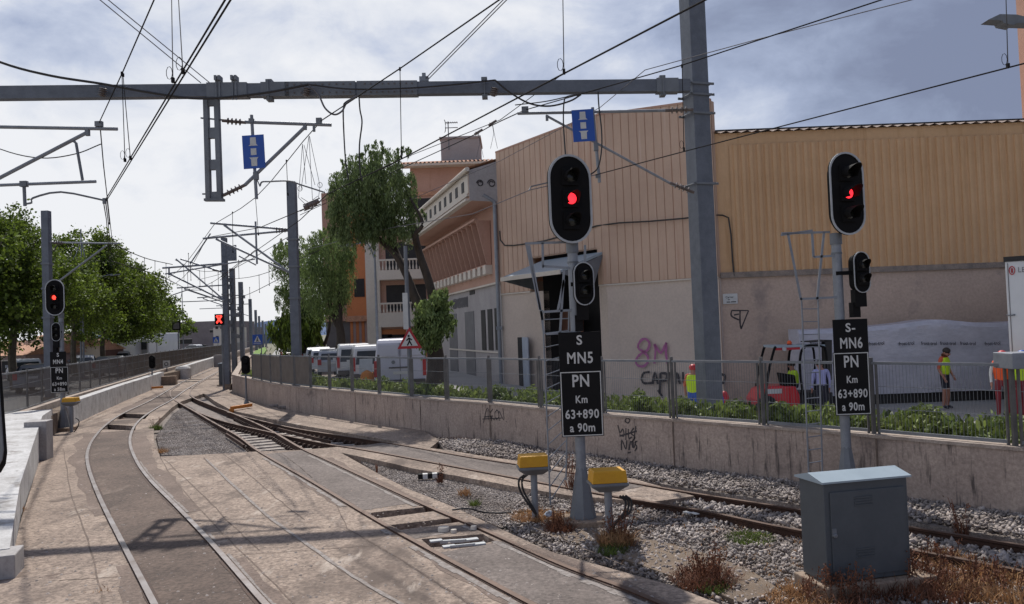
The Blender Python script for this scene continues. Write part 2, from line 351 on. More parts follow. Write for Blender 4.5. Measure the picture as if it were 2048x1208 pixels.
K['cargrey']=mat('car_grey',(.22,.22,.23),(.18,.18,.19),1,.3,coat=.5)
K['carsilver']=mat('car_silver',(.44,.45,.47),(.38,.39,.41),1,.3,metal=.3,coat=.5)
K['cardark']=mat('car_dark',(.06,.05,.05),(.045,.04,.04),1,.3,coat=.5)
K['tail']=mat('tail_lamp',(.45,.02,.02),(.35,.015,.015),2,.3)
K['tyre']=mat('tyre',(.02,.02,.02),(.03,.03,.03),8,.85)
K['rimm']=mat('wheel_rim',(.42,.42,.43),(.32,.32,.33),3,.4,metal=.6)
K['red']=mat('machine_red',(.62,.02,.03),(.54,.016,.025),2,.35,coat=.4)
K['skin']=mat('skin',(.36,.17,.115),(.31,.14,.095),6,.6)
K['hair']=mat('dark_hair',(.02,.016,.014),(.035,.028,.024),20,.7)
K['vest']=mat('hi_vis_yellow',(.50,.72,.02),(.44,.66,.02),4,.7)
K['orvest']=mat('hi_vis_orange',(.85,.12,.03),(.75,.10,.02),4,.7)
K['shirtred']=mat('red_orange_shirt',(.55,.12,.06),(.46,.09,.05),4,.85)
K['shirtlilac']=mat('lilac_shirt',(.36,.37,.62),(.30,.31,.55),4,.85)
K['shorts']=mat('navy_cloth',(.03,.03,.045),(.02,.02,.032),4,.9)
K['maroon']=mat('maroon_cloth',(.22,.025,.035),(.17,.02,.028),4,.9)
K['purple']=mat('purple_paint',(.42,.15,.30),(.36,.125,.26),5,.9)
K['graf']=mat('black_spray_paint',(.035,.03,.035),(.08,.07,.07),14,.9)
K['hill']=mat('far_hills',(.10,.15,.26),(.08,.12,.22),.002,1.0)  # distance haze put into the blue, for the hills and the farthest building
K['farwall']=mat('far_wall',(.26,.225,.225),(.20,.17,.175),.2,.95,fine=.15,fs=1)
K['pink']=mat('pinkish_wall',(.42,.32,.30),(.36,.27,.26),.2,.95,fine=.1,fs=1)
K['signred']=mat('sign_red',(.45,.02,.03),(.38,.016,.025),2,.5)
K['barrel']=mat('black_plastic',(.02,.02,.022),None,rough=.5)
def text(s,size,width=None,spacing=1.0,bold=0.012):
    cu=bpy.data.curves.new('t','FONT'); cu.body=s; cu.size=size; cu.align_x='CENTER'; cu.align_y='CENTER'; cu.offset=bold*size; cu.space_character=spacing; cu.resolution_u=3
    ob=bpy.data.objects.new('t',cu); COL.objects.link(ob); dg=bpy.context.evaluated_depsgraph_get(); dg.update()
    me=ob.evaluated_get(dg).to_mesh(); vs=[Vector((v.co.x,v.co.y)) for v in me.vertices]; fs=[tuple(p.vertices) for p in me.polygons]
    ob.evaluated_get(dg).to_mesh_clear(); bpy.data.objects.remove(ob); bpy.data.curves.remove(cu)
    if width:
        w=max(v.x for v in vs)-min(v.x for v in vs); k=width/w
        vs=[Vector((v.x*k,v.y)) for v in vs]
    return vs,fs
def put_text(mb,s,c,ux,uz,size,width=None,spacing=1.0,bold=.012,th=.002,mi=0):
    ux=Vector(ux).normalized(); uz=Vector(uz).normalized(); nn=ux.cross(uz)
    vs,fs=text(s,size,width,spacing,bold)
    mb.add([Vector(c)+ux*v.x+uz*v.y+nn*th for v in vs],fs,mi)
def ribbon(mb,pts,w,n,mi=0):  # flat stroke on a surface with normal n
    pts=[Vector(p) for p in pts]; n=Vector(n).normalized(); w0=w
    L=[];Rr=[]
    for i,p in enumerate(pts):
        d=(pts[min(i+1,len(pts)-1)]-pts[max(i-1,0)]).normalized(); s=d.cross(n).normalized()*w0/2*(.75+.5*random.random())
        L.append(p+s);Rr.append(p-s)
    k=len(pts); mb.add(L+Rr,[(i,i+1,k+i+1,k+i) for i in range(k-1)],mi)
def leaves(name,pts,size,matl,parent=None,flat=.0,elong=1.0,org=(0,0,0)):
    n=len(pts); Ms=rotm(n); s=size*(.6+.8*rng.random(n)); 
    if flat:  # droop: long axis follows -z
        Ms2=np.zeros((n,3,3)); a=rng.random(n)*6.283; 
        z=np.stack([np.cos(a)*flat,np.sin(a)*flat,-np.ones(n)],1)+rng.normal(size=(n,3))*.25; z/=np.linalg.norm(z,axis=1)[:,None]
        t=rng.normal(size=(n,3)); x=np.cross(z,t); x/=np.linalg.norm(x,axis=1)[:,None]; y=np.cross(z,x)
        Ms=np.stack([x,z,y],2)
    Ms=Ms*s[:,None,None]
    tv=[(-.28,-.5*elong,0),(.28,-.4*elong,.05),(.36,.1*elong,0.12),(0,.55*elong,0),(-.36,.15*elong,-.06)]
    return inst_mesh(name,tv,[(0,1,2,3,4)],Ms,np.array(pts),matl,parent,org)
# ================================================================ GROUND
def st(o): return tag(o,kind='structure')
mb=MB(); mb.face([(-3000,-300,-.24),(3000,-300,-.24),(3000,5000,-.24),(-3000,5000,-.24)]); st(mb.build('ground',K['land'],org=(0,0,-.24)))
mb=MB(); mb.face([(-16,-8,-.20),(24,-8,-.20),(24,16,-.20),(0,24,-.20),(-8,44,-.20),(-16,75,-.20),(-42,75,-.20),(-16,22,-.20)]); st(mb.build('track_bed',K['dirt']))
def GP(l,z=0.0): return [G(x,y,z) for x,y in l]
ZS=-.022
t2r=[(1440,1208),(1341,1170),(1100,1103),(991,1053),(910,1015),(815,977),(767,953),(681,905)]
pit_edge=[(681,893),(602,900),(511,903),(446,907),(320,913),(306,884),(306,849),(344,815),(362,803),(408,786),(429,802),(464,821),(593,849),(798,884),(830,891)]
t3l=[(786,927),(826,937),(910,951),(1053,977),(1147,992),(1253,1000),(1310,1003),(1388,992)]
t3r=[(1270,958),(1180,943),(1100,931),(960,911),(900,901),(860,896)]
wallbase=[(840,858),(739,849),(607,827),(505,805),(460,783)]
north=[(452,765),(470,735),(520,703),(500,700),(440,718),(400,733),(345,760),(294,783),(210,819),(154,845),(110,864),(87,895),(45,1030),(20,1130)]
# main slab: notch for the open switch, holes for the drains
outer=[(3.6,5.5),(3.6,-6),(-12,-6),(-9,9)]
pts=[V3(p[0],p[1],0) for p in outer]
main=[V3(3.55,5.0,0)]+GP(t2r,ZS)+GP(t3l,ZS)+GP(t3r,ZS)+GP([(880,880)],ZS)+GP(wallbase,ZS)+GP(north,ZS)+[V3(-8.2,9.5,0),V3(-8.2,-6,0),V3(3.55,-6,0)]
hole_sw=GP([(681,893),(602,900),(511,903),(446,907),(320,913),(308,884),(308,849),(344,815),(362,803),(408,787),(429,802),(464,821),(593,849),(798,884),(757,888)],ZS)
def between(railA,railB,ya,yb): return None
hp1=GP([(752,1037),(878,1021),(866,1012),(735,1026)],ZS)
hp2=GP([(800,1060),(932,1042),(920,1034),(780,1050)],ZS)
hp3=GP([(862,1095),(958,1089),(990,1082),(966,1068),(842,1078)],ZS)
hp4=GP([(205,859),(270,861),(272,852),(216,849)],ZS)
hp5=GP([(232,839),(290,838),(298,829),(245,827)],ZS)
mb=MB(); mb.prism(main,-.195,ZS,0,[hole_sw,hp1,hp2,hp3,hp4,hp5]); st(mb.build('yard_slab',K['concrete']))
# rails ----------------------------------------------------------
PR={
'a1':[(330,1255),(308,1208),(244,1085),(198,993),(177,936),(175,904),(188,876),(213,849),(248,826),(301,801),(348,774),(382,756),(434,734),(470,719),(510,702),(535,691)],
'b1':[(582,1255),(530,1208),(418,1081),(354,1014),(301,961),(273,922),(260,886),(266,858),(283,837),(312,817),(345,799),(381,774),(435,744),(474,725),(512,706),(536,693)],
'a2':[(1160,1256),(1064,1208),(934,1139),(838,1087),(743,1034),(619,960),(517,902),(476,872),(429,846),(388,822),(348,799),(340,788),(345,779),(358,771)],
'b2':[(1430,1253),(1326,1208),(1241,1173),(1118,1127),(960,1056),(862,1015),(767,972),(655,920),(602,896),(534,857),(476,831),(432,814),(388,796),(380,786),(385,776),(400,766),(432,748)],
'a3':[(2200,1175),(2048,1142),(1823,1099),(1560,1053),(1400,1020),(1212,989),(1040,957),(900,931),(739,901),(651,887),(563,869),(446,842),(390,822)],
'b3':[(2200,1123),(2048,1091),(1823,1054),(1588,1017),(1394,987),(1259,964),(1100,938),(960,917),(900,907),(769,884),(593,857),(505,837),(455,824)]}
RW={k:cr(GP(v),6) for k,v in PR.items()}
def near_ext(pl,k=8):
    a,b=pl[0],pl[3]; return [a+(a-b).normalized()*k]+pl
for k in ('a1','b1','a2','b2'): RW[k]=near_ext(RW[k])
for k in ('a3','b3'): RW[k]=near_ext(RW[k],4)
PROF=[(-.036,0),(.036,0),(.036,-.03),(.016,-.045),(.016,-.165),(.055,-.178),(.055,-.19),(-.055,-.19),(-.055,-.178),(-.016,-.165),(-.016,-.045),(-.036,-.03)]
def rail(pl,name,parent,top,dz=.012):
    vs=[];fs=[];mi=[];n=len(PROF)
    for i,p in enumerate(pl):
        d=(pl[min(i+1,len(pl)-1)]-pl[max(i-1,0)]); d.z=0; d.normalize(); s=Vector((d.y,-d.x,0))
        for (a,b) in PROF: vs.append(V3(p.x,p.y,0)+s*a+V3(0,0,b+dz))
    for i in range(len(pl)-1):
        for k in range(n):
            k2=(k+1)%n; fs.append((i*n+k,(i+1)*n+k,(i+1)*n+k2,i*n+k2)); mi.append(1 if k==0 else 0)
    m=MB(); m.add(vs,fs); m.m=mi; return m.build(name,[K['rust_shaded'],top],parent)
def strip(pl1,pl2,z,name,m_,ya=None,yb=None,parent=None):
    pass
def sample_other(p,pl):      # nearest point on a polyline
    best=None
    for a,b in zip(pl[:-1],pl[1:]):
        d=b-a; u=max(0,min(1,(p-a).dot(d)/max(d.dot(d),1e-9))); q=a+d*u; L=(q-p).length
        if best is None or L<best[0]: best=(L,q)
    return best[1]
def fill(plA,plB,z,name,m_,y0,y1,inset=.05,hl=()):
    mbb=MB(); prev=None
    for a,b in zip(plA[:-1],plA[1:]):
        for k in range(4):
            p=a+(b-a)*(k/4)
            if not(y0<=p.y<=y1): prev=None; continue
            q=sample_other(p,plB); d=(q-p).normalized(); l=p+d*inset; r_=q-d*inset; c_=(l+r_)/2
            inh=any(h0<c_.y<h1 for h0,h1 in hl)
            cur=[V3(v.x,v.y,z) for v in (l,r_)]
            if prev and not inh: mbb.face([prev[0],prev[1],cur[1],cur[0]])
            prev=None if inh else cur
    return st(mbb.build(name,m_))
RWd={}
def dens(pl,st_=.12):
    out=[]
    for a,b in zip(pl[:-1],pl[1:]):
        n=max(1,int((b-a).length/st_))
        out+= [a+(b-a)*(i/n) for i in range(n)]
    return out+[pl[-1]]
y=lambda px,py: G(px,py,ZS).y
cy=lambda h:(min(p.y for p in h)-.06,max(p.y for p in h)+.06)
h45=[cy(hp4),cy(hp5)]; h123=[cy(hp1),cy(hp2),cy(hp3)]
fill(dens(RW['a1']),RW['b1'],ZS+.004,'track_fill',K['trackfill'],-6,47,.045,h45)
fill(dens(RW['a2']),RW['b2'],ZS+.004,'track_fill',K['trackfill2'],-6,y(500,903)-.6,.045,h123)
fill(dens(RW['a3']),RW['b3'],ZS+.004,'track_fill',K['trackfill2'],y(1388,992)+.35,y(700,893)-.2,.045)
# pale cement lips beside the rails of the middle line, dark flangeways
mb=MB(); 
for k,sg in (('b2',1),('a2',1),('b1',-1)):
    pl=[p for p in dens(RW[k],.3) if 6<p.y<20.3]
    for i in range(len(pl)-1):
        if any(h0<pl[i].y<h1 for h0,h1 in h123): continue
        w=.05+.06*random.random()
        d=(pl[i+1]-pl[i]).normalized(); s=V3(-d.y,d.x,0)
        o_=.09 if k=='b2' else .07; s=s*sg
        if k=='b1': w*=.5
        for e in (1,): mb.face([V3(*(pl[i]+s*o_).xy,ZS+.008),V3(*(pl[i+1]+s*o_).xy,ZS+.008),V3(*(pl[i+1]+s*(o_+w)).xy,ZS+.008),V3(*(pl[i]+s*(o_+w)).xy,ZS+.008)])
st(mb.build('cement_edging',K['pale']))
mb=MB()
def band(pl,side,w0,w1,z,y0,y1,off=.045):
    pl=[p for p in dens(pl,.25) if y0<p.y<y1]; prev=None; w=(w0+w1)/2
    for i in range(len(pl)-1):
        if any(h0<pl[i].y<h1 for h0,h1 in h123+h45): prev=None; continue
        d=(pl[i+1]-pl[i]).normalized(); s_=V3(-d.y,d.x,0)*side; w=max(w0,min(w1,w+random.uniform(-.05,.05)))
        c_=[V3(*(pl[i]+s_*off).xy,z),V3(*(pl[i]+s_*(off+w)).xy,z)]
        if prev: mb.face([prev[0],c_[0],c_[1],prev[1]])
        prev=c_
band(RW['a1'],1,.15,.55,ZS+.003,6,47); band(RW['b1'],-1,.15,.5,ZS+.003,6,26.5); band(RW['a2'],1,.1,.4,ZS+.0035,6,20); band(RW['b2'],-1,.08,.3,ZS+.0035,6,20)
st(mb.build('stained_margin',K['concrete2']))
mb=MB()
band(RW['a1'],-1,.035,.05,ZS+.009,6,45,.03); band(RW['b1'],1,.035,.05,ZS+.009,6,45,.03); band(RW['a2'],-1,.03,.045,ZS+.009,6,20,.03); band(RW['b2'],1,.03,.045,ZS+.012,6,20,.03); band(RW['a2'],1,.012,.02,ZS+.012,6,20,.03); band(RW['b2'],-1,.012,.03,ZS+.009,6,20,.03); band(RW['a1'],1,.01,.03,ZS+.009,6,45,.03); band(RW['b1'],-1,.01,.03,ZS+.009,6,45,.03)
st(mb.build('flangeway',K['clip']))
tr1=thing('railway_track',(-8,16,0),'leftmost curving railway track with two shiny worn rails set in brown concrete','railway track')
tr2=thing('railway_track',(0,10,0),'middle railway track from the bottom centre into the switch, dull brown rails in concrete','railway track')
tr3=thing('railway_track',(4,11,0),'rightmost rusty railway track partly on loose ballast behind the signals and grey cabinet','railway track')
rail(RW['a1'],'rail',tr1,K['railtop']); rail(RW['b1'],'rail',tr1,K['railtop'])
rail(RW['a2'],'rail',tr2,K['railtop2'],.008); rail(RW['b2'],'rail',tr2,K['railtop2'],.008)
rail(RW['a3'],'rail',tr3,K['railtop2'],.004); rail(RW['b3'],'rail',tr3,K['railtop2'],.004)
# check rail and frog pieces in the switch
mb=MB(); ck=cr(GP([(452,869),(476,884),(488,893)],-.01),3)
for a,b in zip(ck[:-1],ck[1:]): mb.bar(a,b,.05,.09)
mb.build('check_rail',K['rust_shaded'],tr2)
ga=cr(GP([(556,858),(610,872),(660,884)],-.01),3); mb=MB()
for a,b in zip(ga[:-1],ga[1:]): mb.bar(a,b,.05,.09)
mb.build('check_rail',K['rust_shaded'],tr3)
# sleepers through the open switch
A2=[p for p in dens(RW['a2'],.05)]
for i in range(13):
    Y=20.5+i*.60
    p=min(A2,key=lambda q:abs(q.y-Y)); j=A2.index(p); d=(A2[min(j+2,len(A2)-1)]-A2[max(j-2,0)]); d.z=0; d.normalize(); s=V3(-d.y,d.x,0)
    if s.x>0: s=-s
    r_=2.55 if i<11 else 2.2
    a=p+s*.55; b=p-s*(1.6+.10*(16-i))
    mb=MB(); mb.bar(V3(a.x,a.y,-.235),V3(b.x,b.y,-.235),.24,.13); mb.build('sleeper',K['sleeper'],tr2)
mb=MB()
for k,y0,y1,st_ in (('a2',20.3,33,.6),('b2',20.3,31,.6),('a3',21.6,32,.6),('b3',21.6,31,.6)):
    pl=[p for p in dens(RW[k],.05)]; acc=0
    for i in range(1,len(pl)-1):
        acc+=(pl[i]-pl[i-1]).length
        if acc>=.3 and y0<pl[i].y<y1:
            acc=0; d=(pl[i+1]-pl[i]); d.z=0; d.normalize(); s=V3(-d.y,d.x,0)
            for e in (-.1,.1):
                mb.sph(pl[i]+s*e*1.15+V3(0,0,-.15),.052,7,5); mb.cbox(pl[i]+s*e+V3(0,0,-.12),(.09,.05,.06),math.atan2(d.y,d.x))
tag(mb.build('rail_fastener',K['clip'],tr2),kind='stuff')
# fine gravel in the switch triangle
tri=GP([(322,905),(312,868),(345,826),(372,806),(388,815),(440,858),(500,902)],-.05)
mb=MB(); mb.prism([V3(p.x,p.y,0) for p in tri],-.2,-.125); st(mb.build('gravel_bed',K['finegravel']))
# slab joints, cracks
def joint(l,w=.03,m_='joint',nm='slab_joint',z=ZS+.004):
    mb=MB(); pl=cr(GP(l,z),6); jit=[p+V3(random.uniform(-.012,.012),random.uniform(-.012,.012),0) for p in pl]; ribbon(mb,jit,w,(0,0,1)); return mb
J=[MB()]
for l,w in (([(127,897),(132,930),(145,996),(170,1063),(198,1163),(205,1208)],.02),([(329,918),(400,985),(460,1046),(520,1100)],.02),([(407,915),(512,1014),(600,1080),(700,1150),(800,1208)],.035),
            ([(695,1058),(780,1105),(862,1158),(940,1208)],.028),([(560,905),(600,935),(660,990),(695,1058)],.015),([(446,907),(470,925),(540,985),(610,1040)],.02),
            ([(62,1000),(120,1003)],.015),([(320,913),(345,955),(420,1040),(500,1120),(590,1208)],.018),([(120,1160),(300,1150)],.012),([(480,1110),(760,1090)],.012),([(1010,1030),(1150,1090),(1300,1150)],.015),([(270,905),(330,900)],.01)):
    J[0].v,J[0].f,J[0].m; mm=joint(l,w); J[0].add(mm.v,mm.f)
st(J[0].build('slab_joint',K['joint']))
mb=joint([(412,918),(518,1016),(606,1082),(706,1152),(806,1210)],.05,z=ZS+.008); st(mb.build('cement_seam',K['pale']))
# small dark litter and chips on the slabs
n=1500; P=[]
for k in ('a1','b1','a2','b2'):
    for p in dens(RW[k],.5):
        if 6<p.y<30:
            for _ in range(2): P.append((p.x+random.choice((-1,1))*random.uniform(.07,.16),p.y+random.uniform(-.2,.2),ZS+.006))
for _ in range(n):
    px=random.uniform(20,1300); py=random.uniform(880,1208); p=G(px,py,ZS+.004); P.append((p.x,p.y,ZS+.003))
P=[p for p in P if p[0]< 2.6-(p[1]-8)*.62]
s=.006+.018*rng.random(len(P))**3
inst=inst_mesh('stone_chips',[(-1,-1,-.3),(1,-.8,-.3),(.8,1,-.3),(-1,.8,-.3),(-.5,-.5,.5),(.5,-.4,.4),(.4,.5,.5),(-.5,.4,.4)],[(4,5,6,7),(0,1,5,4),(1,2,6,5),(2,3,7,6),(3,0,4,7)],np.einsum('nij,n->nij',np.array([Matrix.Rotation(random.random()*6.28,3,'Z') for _ in P]),s),np.array(P),K['stone'],org=(0,0,0))
tag(inst,kind='stuff')
# drain pits: dark floor boxes, balise
mb=MB()
for h in (hp1,hp2,hp3,hp4,hp5):
    c=sum(h,Vector())/len(h); mb.prism([V3(*(c+(p-c)*1.05).xy,0) for p in h],-.195,-.18)
st(mb.build('pit_floor',K['trackfill']))
# ================================================================ RIGHT RETAINING WALL
WT=.92
wt=[(470,731),(464,749),(500,757),(540,766),(593,773),(710,783),(840,796),(972,805),(1094,817),(1240,830),(1360,839),(1480,848),(1600,857),(1733,868),(2031,894),(2200,908)]
WP=[V3(*G(500,710,WT).xy,0),V3(*G(480,724,WT).xy,0)]+[V3(*G(x,y_,WT).xy,0) for x,y_ in wt[1:]]
WP=[WP[0],WP[1]]+WP[2:]
def offs(pl,d):
    out=[]
    for i,p in enumerate(pl):
        t=(pl[min(i+1,len(pl)-1)]-pl[max(i-1,0)]).normalized(); out.append(p+V3(-t.y,t.x,0)*d)
    return out
WI=offs(WP,.28)
def wallmesh(P,Q,z0,z1,name,m_,lab,cat,bevel=0):
    mb=MB(); mb.prism(P+Q[::-1],z0,z1); o=mb.build(name,m_,bevel=bevel); return tag(o,lab,cat)
rw=thing('retaining_wall',WP[6],'low stained concrete retaining wall along the right side of the tracks, with black graffiti','wall')
mb=MB(); mb.prism(WP+WI[::-1],-.16,WT-.05); mb.build('wall_body',K['wall'],rw)
WPo=offs(WP,-.025); WIo=offs(WP,.31)
mb=MB(); mb.prism(WPo+WIo[::-1],WT-.05,WT); mb.build('wall_capping',K['cap'],rw)
# joints of the wall
mb=MB()
for px,py in ((979,806),(1165,822),(840,796),(710,783),(1345,838),(1560,853),(1752,870),(2000,891)):
    c=V3(*G(px,py,WT).xy,0); q=min(range(len(WP)-1),key=lambda i:abs(((WP[i]+WP[i+1])/2-c).length)); d=(WP[q+1]-WP[q]).normalized(); nn=V3(d.y,-d.x,0)
    mb.obox(c+nn*.004+V3(0,0,.36),d*.012,nn*.004,V3(0,0,.5))
mb.build('expansion_joint',K['joint'],rw)
def onwall(px,py):           # sight line meets the track-side face
    best=None
    for a,b in zip(WP[:-1],WP[1:]):
        d=(b-a).normalized(); n=V3(d.y,-d.x,0); h=hit(px,py,a,n); u=(h-a).dot(d)
        if 0<=u<=(b-a).length: best=(h,d,n)
    return best
def strokes(mb,ls,fn,w,off=.006):
    for l in ls:
        pts=[]
        for x,y_ in l:
            h=fn(x,y_); pts.append(h[0]+h[2]*off); n=h[2]
        ribbon(mb,cr(pts,4) if len(pts)>2 else pts,w,n)
mb=MB()
strokes(mb,[[(967,846),(975,816),(984,842)],[(968,834),(986,832)],[(976,820),(977,840)],[(986,818),(979,830),(990,840)],[(994,820),(990,826),(992,838),(998,834),(996,822),(993,820)],[(999,842),(998,822),(1008,840),(1006,816)],[(1012,842),(1013,844)],[(965,838),(1004,836)]],onwall,.028)
mb.build('graffiti',K['graf'],rw)
mb=MB()
strokes(mb,[[(1236,850),(1240,865),(1246,858),(1248,872),(1240,870)],[(1250,842),(1256,846),(1260,840),(1254,836),(1250,842)],[(1252,856),(1252,880)],[(1257,858),(1258,876),(1264,874)],[(1268,856),(1262,866),(1270,874),(1264,884)],[(1272,852),(1268,880)],[(1240,872),(1274,862)],
 [(1243,900),(1244,880),(1252,898),(1254,880)],[(1258,900),(1262,882),(1266,896)],[(1266,880),(1268,896),(1272,882)],[(1275,882),(1270,886),(1274,894),(1270,902)],[(1256,906),(1262,904)]],onwall,.03)
mb.build('graffiti',K['graf'],rw)
# street level and planting bed behind the wall
def sz(x,y_=30):
    t=min(1,max(0,(x+2.5)/8)); t=t*t*(3-2*t); return .55*(1-t)-.03*t
WB=offs(WP,1.75)
mb=MB(); 
P2=offs(WP,.27)
mb.prism(P2+WB[::-1],-.1,.74); o=mb.build('planting_bed',K['soil']); st(o)
mb=MB(); mb.prism(offs(WP,1.75)+offs(WP,1.9)[::-1],-.1,.80); st(mb.build('kerb',K['cap']))
# street sheet
xs=[-34,-26,-20,-15,-12,-9,-7,-5,-4,-3,-2,-1,0,1,2,3,4,5,6,8,12,30]
def wline(x):                 # Y of the bed's back edge at X
    q=offs(WP,1.85)
    for a,b in zip(q[:-1],q[1:]):
        if min(a.x,b.x)<=x<=max(a.x,b.x) and abs(a.x-b.x)>1e-6: return a.y+(b.y-a.y)*(x-a.x)/(b.x-a.x)
    return None
mb=MB(); prev=None
for x in np.linspace(-10,16,53):
    w=wline(x) or (12 if x>5 else 60)
    cur=[V3(x,w,sz(x)),V3(x,max(w+1,70),sz(x))]
    if prev: mb.face([prev[0],cur[0],cur[1],prev[1]])
    prev=cur
st(mb.build('street',K['road']))
# road surface beyond following the tracks
rl=[G(523,760,.55),G(530,735,.55),G(545,708,.55),G(558,692,.55),G(566,684,.55)]; rr=[G(650,760,.55),G(625,735,.55),G(606,708,.55),G(588,692,.55),G(578,684,.55)]
mb=MB(); mb.prism([V3(p.x,p.y,0) for p in rl]+[V3(p.x,p.y,0) for p in rr[::-1]],.3,.56); st(mb.build('street_far',K['road']))
# ================================================================ RIGHT FENCE
fn=thing('steel_fence',WP[6]+V3(0,0,WT),'long grey steel mesh fence on the right-hand retaining wall before the green bed','fence')
FC=offs(WP,.13)
def onf(px,ptop=None):
    for a,b in zip(FC[:-1],FC[1:]):
        if a.x>b.x+.5 and px>470: continue
        d=(b-a).normalized(); n=V3(d.y,-d.x,0)
        h=hit(px,proj((a.x,a.y,WT+.5))[1],a,n)
        u=(h-a).dot(d)
        if -.01<=u<=(b-a).length+.01 and h.y>0: return V3(h.x,h.y,WT),d
    return None
posts=[505,523,541,562,589,621,659,704,758,823,893,979,1080,1205,1345,1525,1745,2026]
PT=[]
for px in posts:
    r_=onf(px)
    if r_: PT.append(r_)
dd=PT[-1][1]; PT.append((PT[-1][0]+dd*1.9,dd))
FH=1.16
for (p,d) in PT:
    s=V3(d.y,-d.x,0); mb=MB()
    mb.box(p.x-.03,p.x+.03,p.y-.03,p.y+.03,p.z-.1,p.z+FH+.09); 
    mb.bar(p-d*.09+V3(0,0,0),p-d*.09+V3(0,0,FH),.035,.035); mb.bar(p+d*.09,p+d*.09+V3(0,0,FH),.035,.035)
    mb.build('post',K['fence'],fn)
mbt=MB();mbm=MB();mbs=MB();mbf=MB()
for i,((p,d),(q,e)) in enumerate(zip(PT[:-1],PT[1:])):
    up=V3(0,0,1)
    a=p+(q-p).normalized()*.09; b=q-(q-p).normalized()*.09
    mbt.bar(p+up*FH,q+up*FH,.045,.045); mbt.bar(a+up*.05,b+up*.05,.035,.05)
    if i>=5:
        mbt.bar(a+up*.42,b+up*.42,.009,.009); mbt.bar(a+up*.78,b+up*.78,.009,.009)
        L=(b-a).length; n=int(L/.055)
        for k in range(1,n): 
            c=a+(b-a)*(k/n); mbm.bar(c+up*.06,c+up*(FH-.02),.0042,.0042)
    else:
        s=(q-p).normalized().cross(up); mbs.obox((a+b)/2+up*(FH/2+.02),(b-a)/2,s*.004,up*(FH/2-.05))
mbt.build('rail_bar',K['galvd'],fn); mbm.build('wire_mesh',K['galvd'],fn); mbs.build('screen_panel',K['fencebrown'],fn)
# bed plants
def arc(pl):
    L=[0]
    for a,b in zip(pl[:-1],pl[1:]): L.append(L[-1]+(b-a).length)
    return L
def along(pl,t):
    L=arc(pl); s=t*L[-1]
    for i in range(len(pl)-1):
        if s<=L[i+1]: return pl[i]+(pl[i+1]-pl[i])*((s-L[i])/(L[i+1]-L[i])), (pl[i+1]-pl[i]).normalized()
    return pl[-1],(pl[-1]-pl[-2]).normalized()
pts=[]; BL=offs(WP[2:],.05); LA=arc(BL)[-1]
for _ in range(70000):
    t=random.random()**.72; p,d=along(BL,t); n=V3(-d.y,d.x,0)
    w=.38+1.3*random.random(); 
    bump_=.5+.5*math.sin(p.x*3.1+math.sin(p.x*1.3)*2)*math.cos(w*3+p.x*1.7)
    h=(.32+.36*bump_)*(1-.35*abs(w-1.0))*(.7+.3*math.sin(p.x*7.7+w*5))
    z=.74+h*(random.random()**.45)+ (random.random()<.05)*random.random()*.12
    q=p+n*w; pts.append((q.x,q.y,z))
o=leaves('bed_foliage',np.array(pts),.045,K['leafbed'],elong=1.9,org=pts[0]); tag(o,kind='stuff')
pts=[]
for _ in range(5000):
    t=random.random()**.75; p,d=along(BL,t); q=p+V3(-d.y,d.x,0)*(.35+.9*random.random()); pts.append((q.x,q.y,.86+.34*random.random()))
o=leaves('bed_grass_blades',np.array(pts),.07,K['leafbed'],flat=.55,elong=1.8,org=pts[0]); tag(o,kind='stuff')
# ================================================================ BALLAST STONES
def inpoly(x,y_,P):
    c=False; j=len(P)-1
    for i in range(len(P)):
        if (P[i].y>y_)!=(P[j].y>y_) and x<(P[j].x-P[i].x)*(y_-P[i].y)/(P[j].y-P[i].y)+P[i].x: c=not c
        j=i
    return c
b3o=GP([(870,880),(1000,887),(1100,893),(1240,915),(1400,931),(1540,944),(1740,975),(2048,1012),(2250,1030)],-.1)
b3i=GP([(2250,1125),(2048,1085),(1823,1048),(1588,1011),(1394,982),(1259,960),(1100,936),(960,914),(890,902)],-.1)
regA=b3o+b3i
regB=GP([(1330,1008),(1388,996),(1588,1034),(1823,1080),(2048,1125),(2250,1165)],-.1)+GP([(2250,1175),(2048,1140),(1823,1096),(1560,1051),(1400,1018),(1330,1008)],-.1)
regB=GP([(1322,1006),(1390,992),(1588,1020),(1823,1060),(2048,1098),(2250,1130),(2250,1170),(2048,1135),(1823,1092),(1560,1046),(1400,1014)],-.1)
regC=GP([(1060,985),(1150,1000),(1310,1010),(1560,1060),(1823,1108),(2048,1152),(2250,1195)],-.1)+[V3(7,6,0),V3(3.7,6,0)]+GP([(1450,1205),(1341,1166),(1100,1098),(1000,1050)],-.1)
regD=GP([(700,906),(786,929),(910,953),(1053,980),(1060,1010),(1000,1048),(910,1010),(815,974),(767,950)],-.1)
def stones(reg,dens_,s0,s1,z0,zr,heap=0):
    xs=[p.x for p in reg];ys=[p.y for p in reg]; out=[]; ar=(max(xs)-min(xs))*(max(ys)-min(ys)); n=int(ar*dens_)
    for _ in range(n):
        x=random.uniform(min(xs),max(xs)); y_=random.uniform(min(ys),max(ys))
        if inpoly(x,y_,reg):
            out.append((x,y_,z0+zr*random.random()+heap*math.sin(x*1.3)*math.cos(y_*1.1)))
    return out
rnd=[( stones(regA,620,.02,.04,-.07,.06,.02),.025),(stones(regB,480,.02,.04,-.13,.05),.028),(stones(regC,640,.02,.04,-.135,.05,.015),.022)]
tv=np.array([(-1,-.7,-.6),(.9,-1,-.5),(1,.8,-.6),(-.8,1,-.5),(-.7,-.6,.6),(.6,-.8,.5),(.9,.6,.55),(-.6,.8,.65)])*np.array([1,.8,.62])
tf=[(0,3,2,1),(4,5,6,7),(0,1,5,4),(1,2,6,5),(2,3,7,6),(3,0,4,7)]
allp=[];alls=[]
for l,s in rnd: allp+=l; alls+=[s]*len(l)
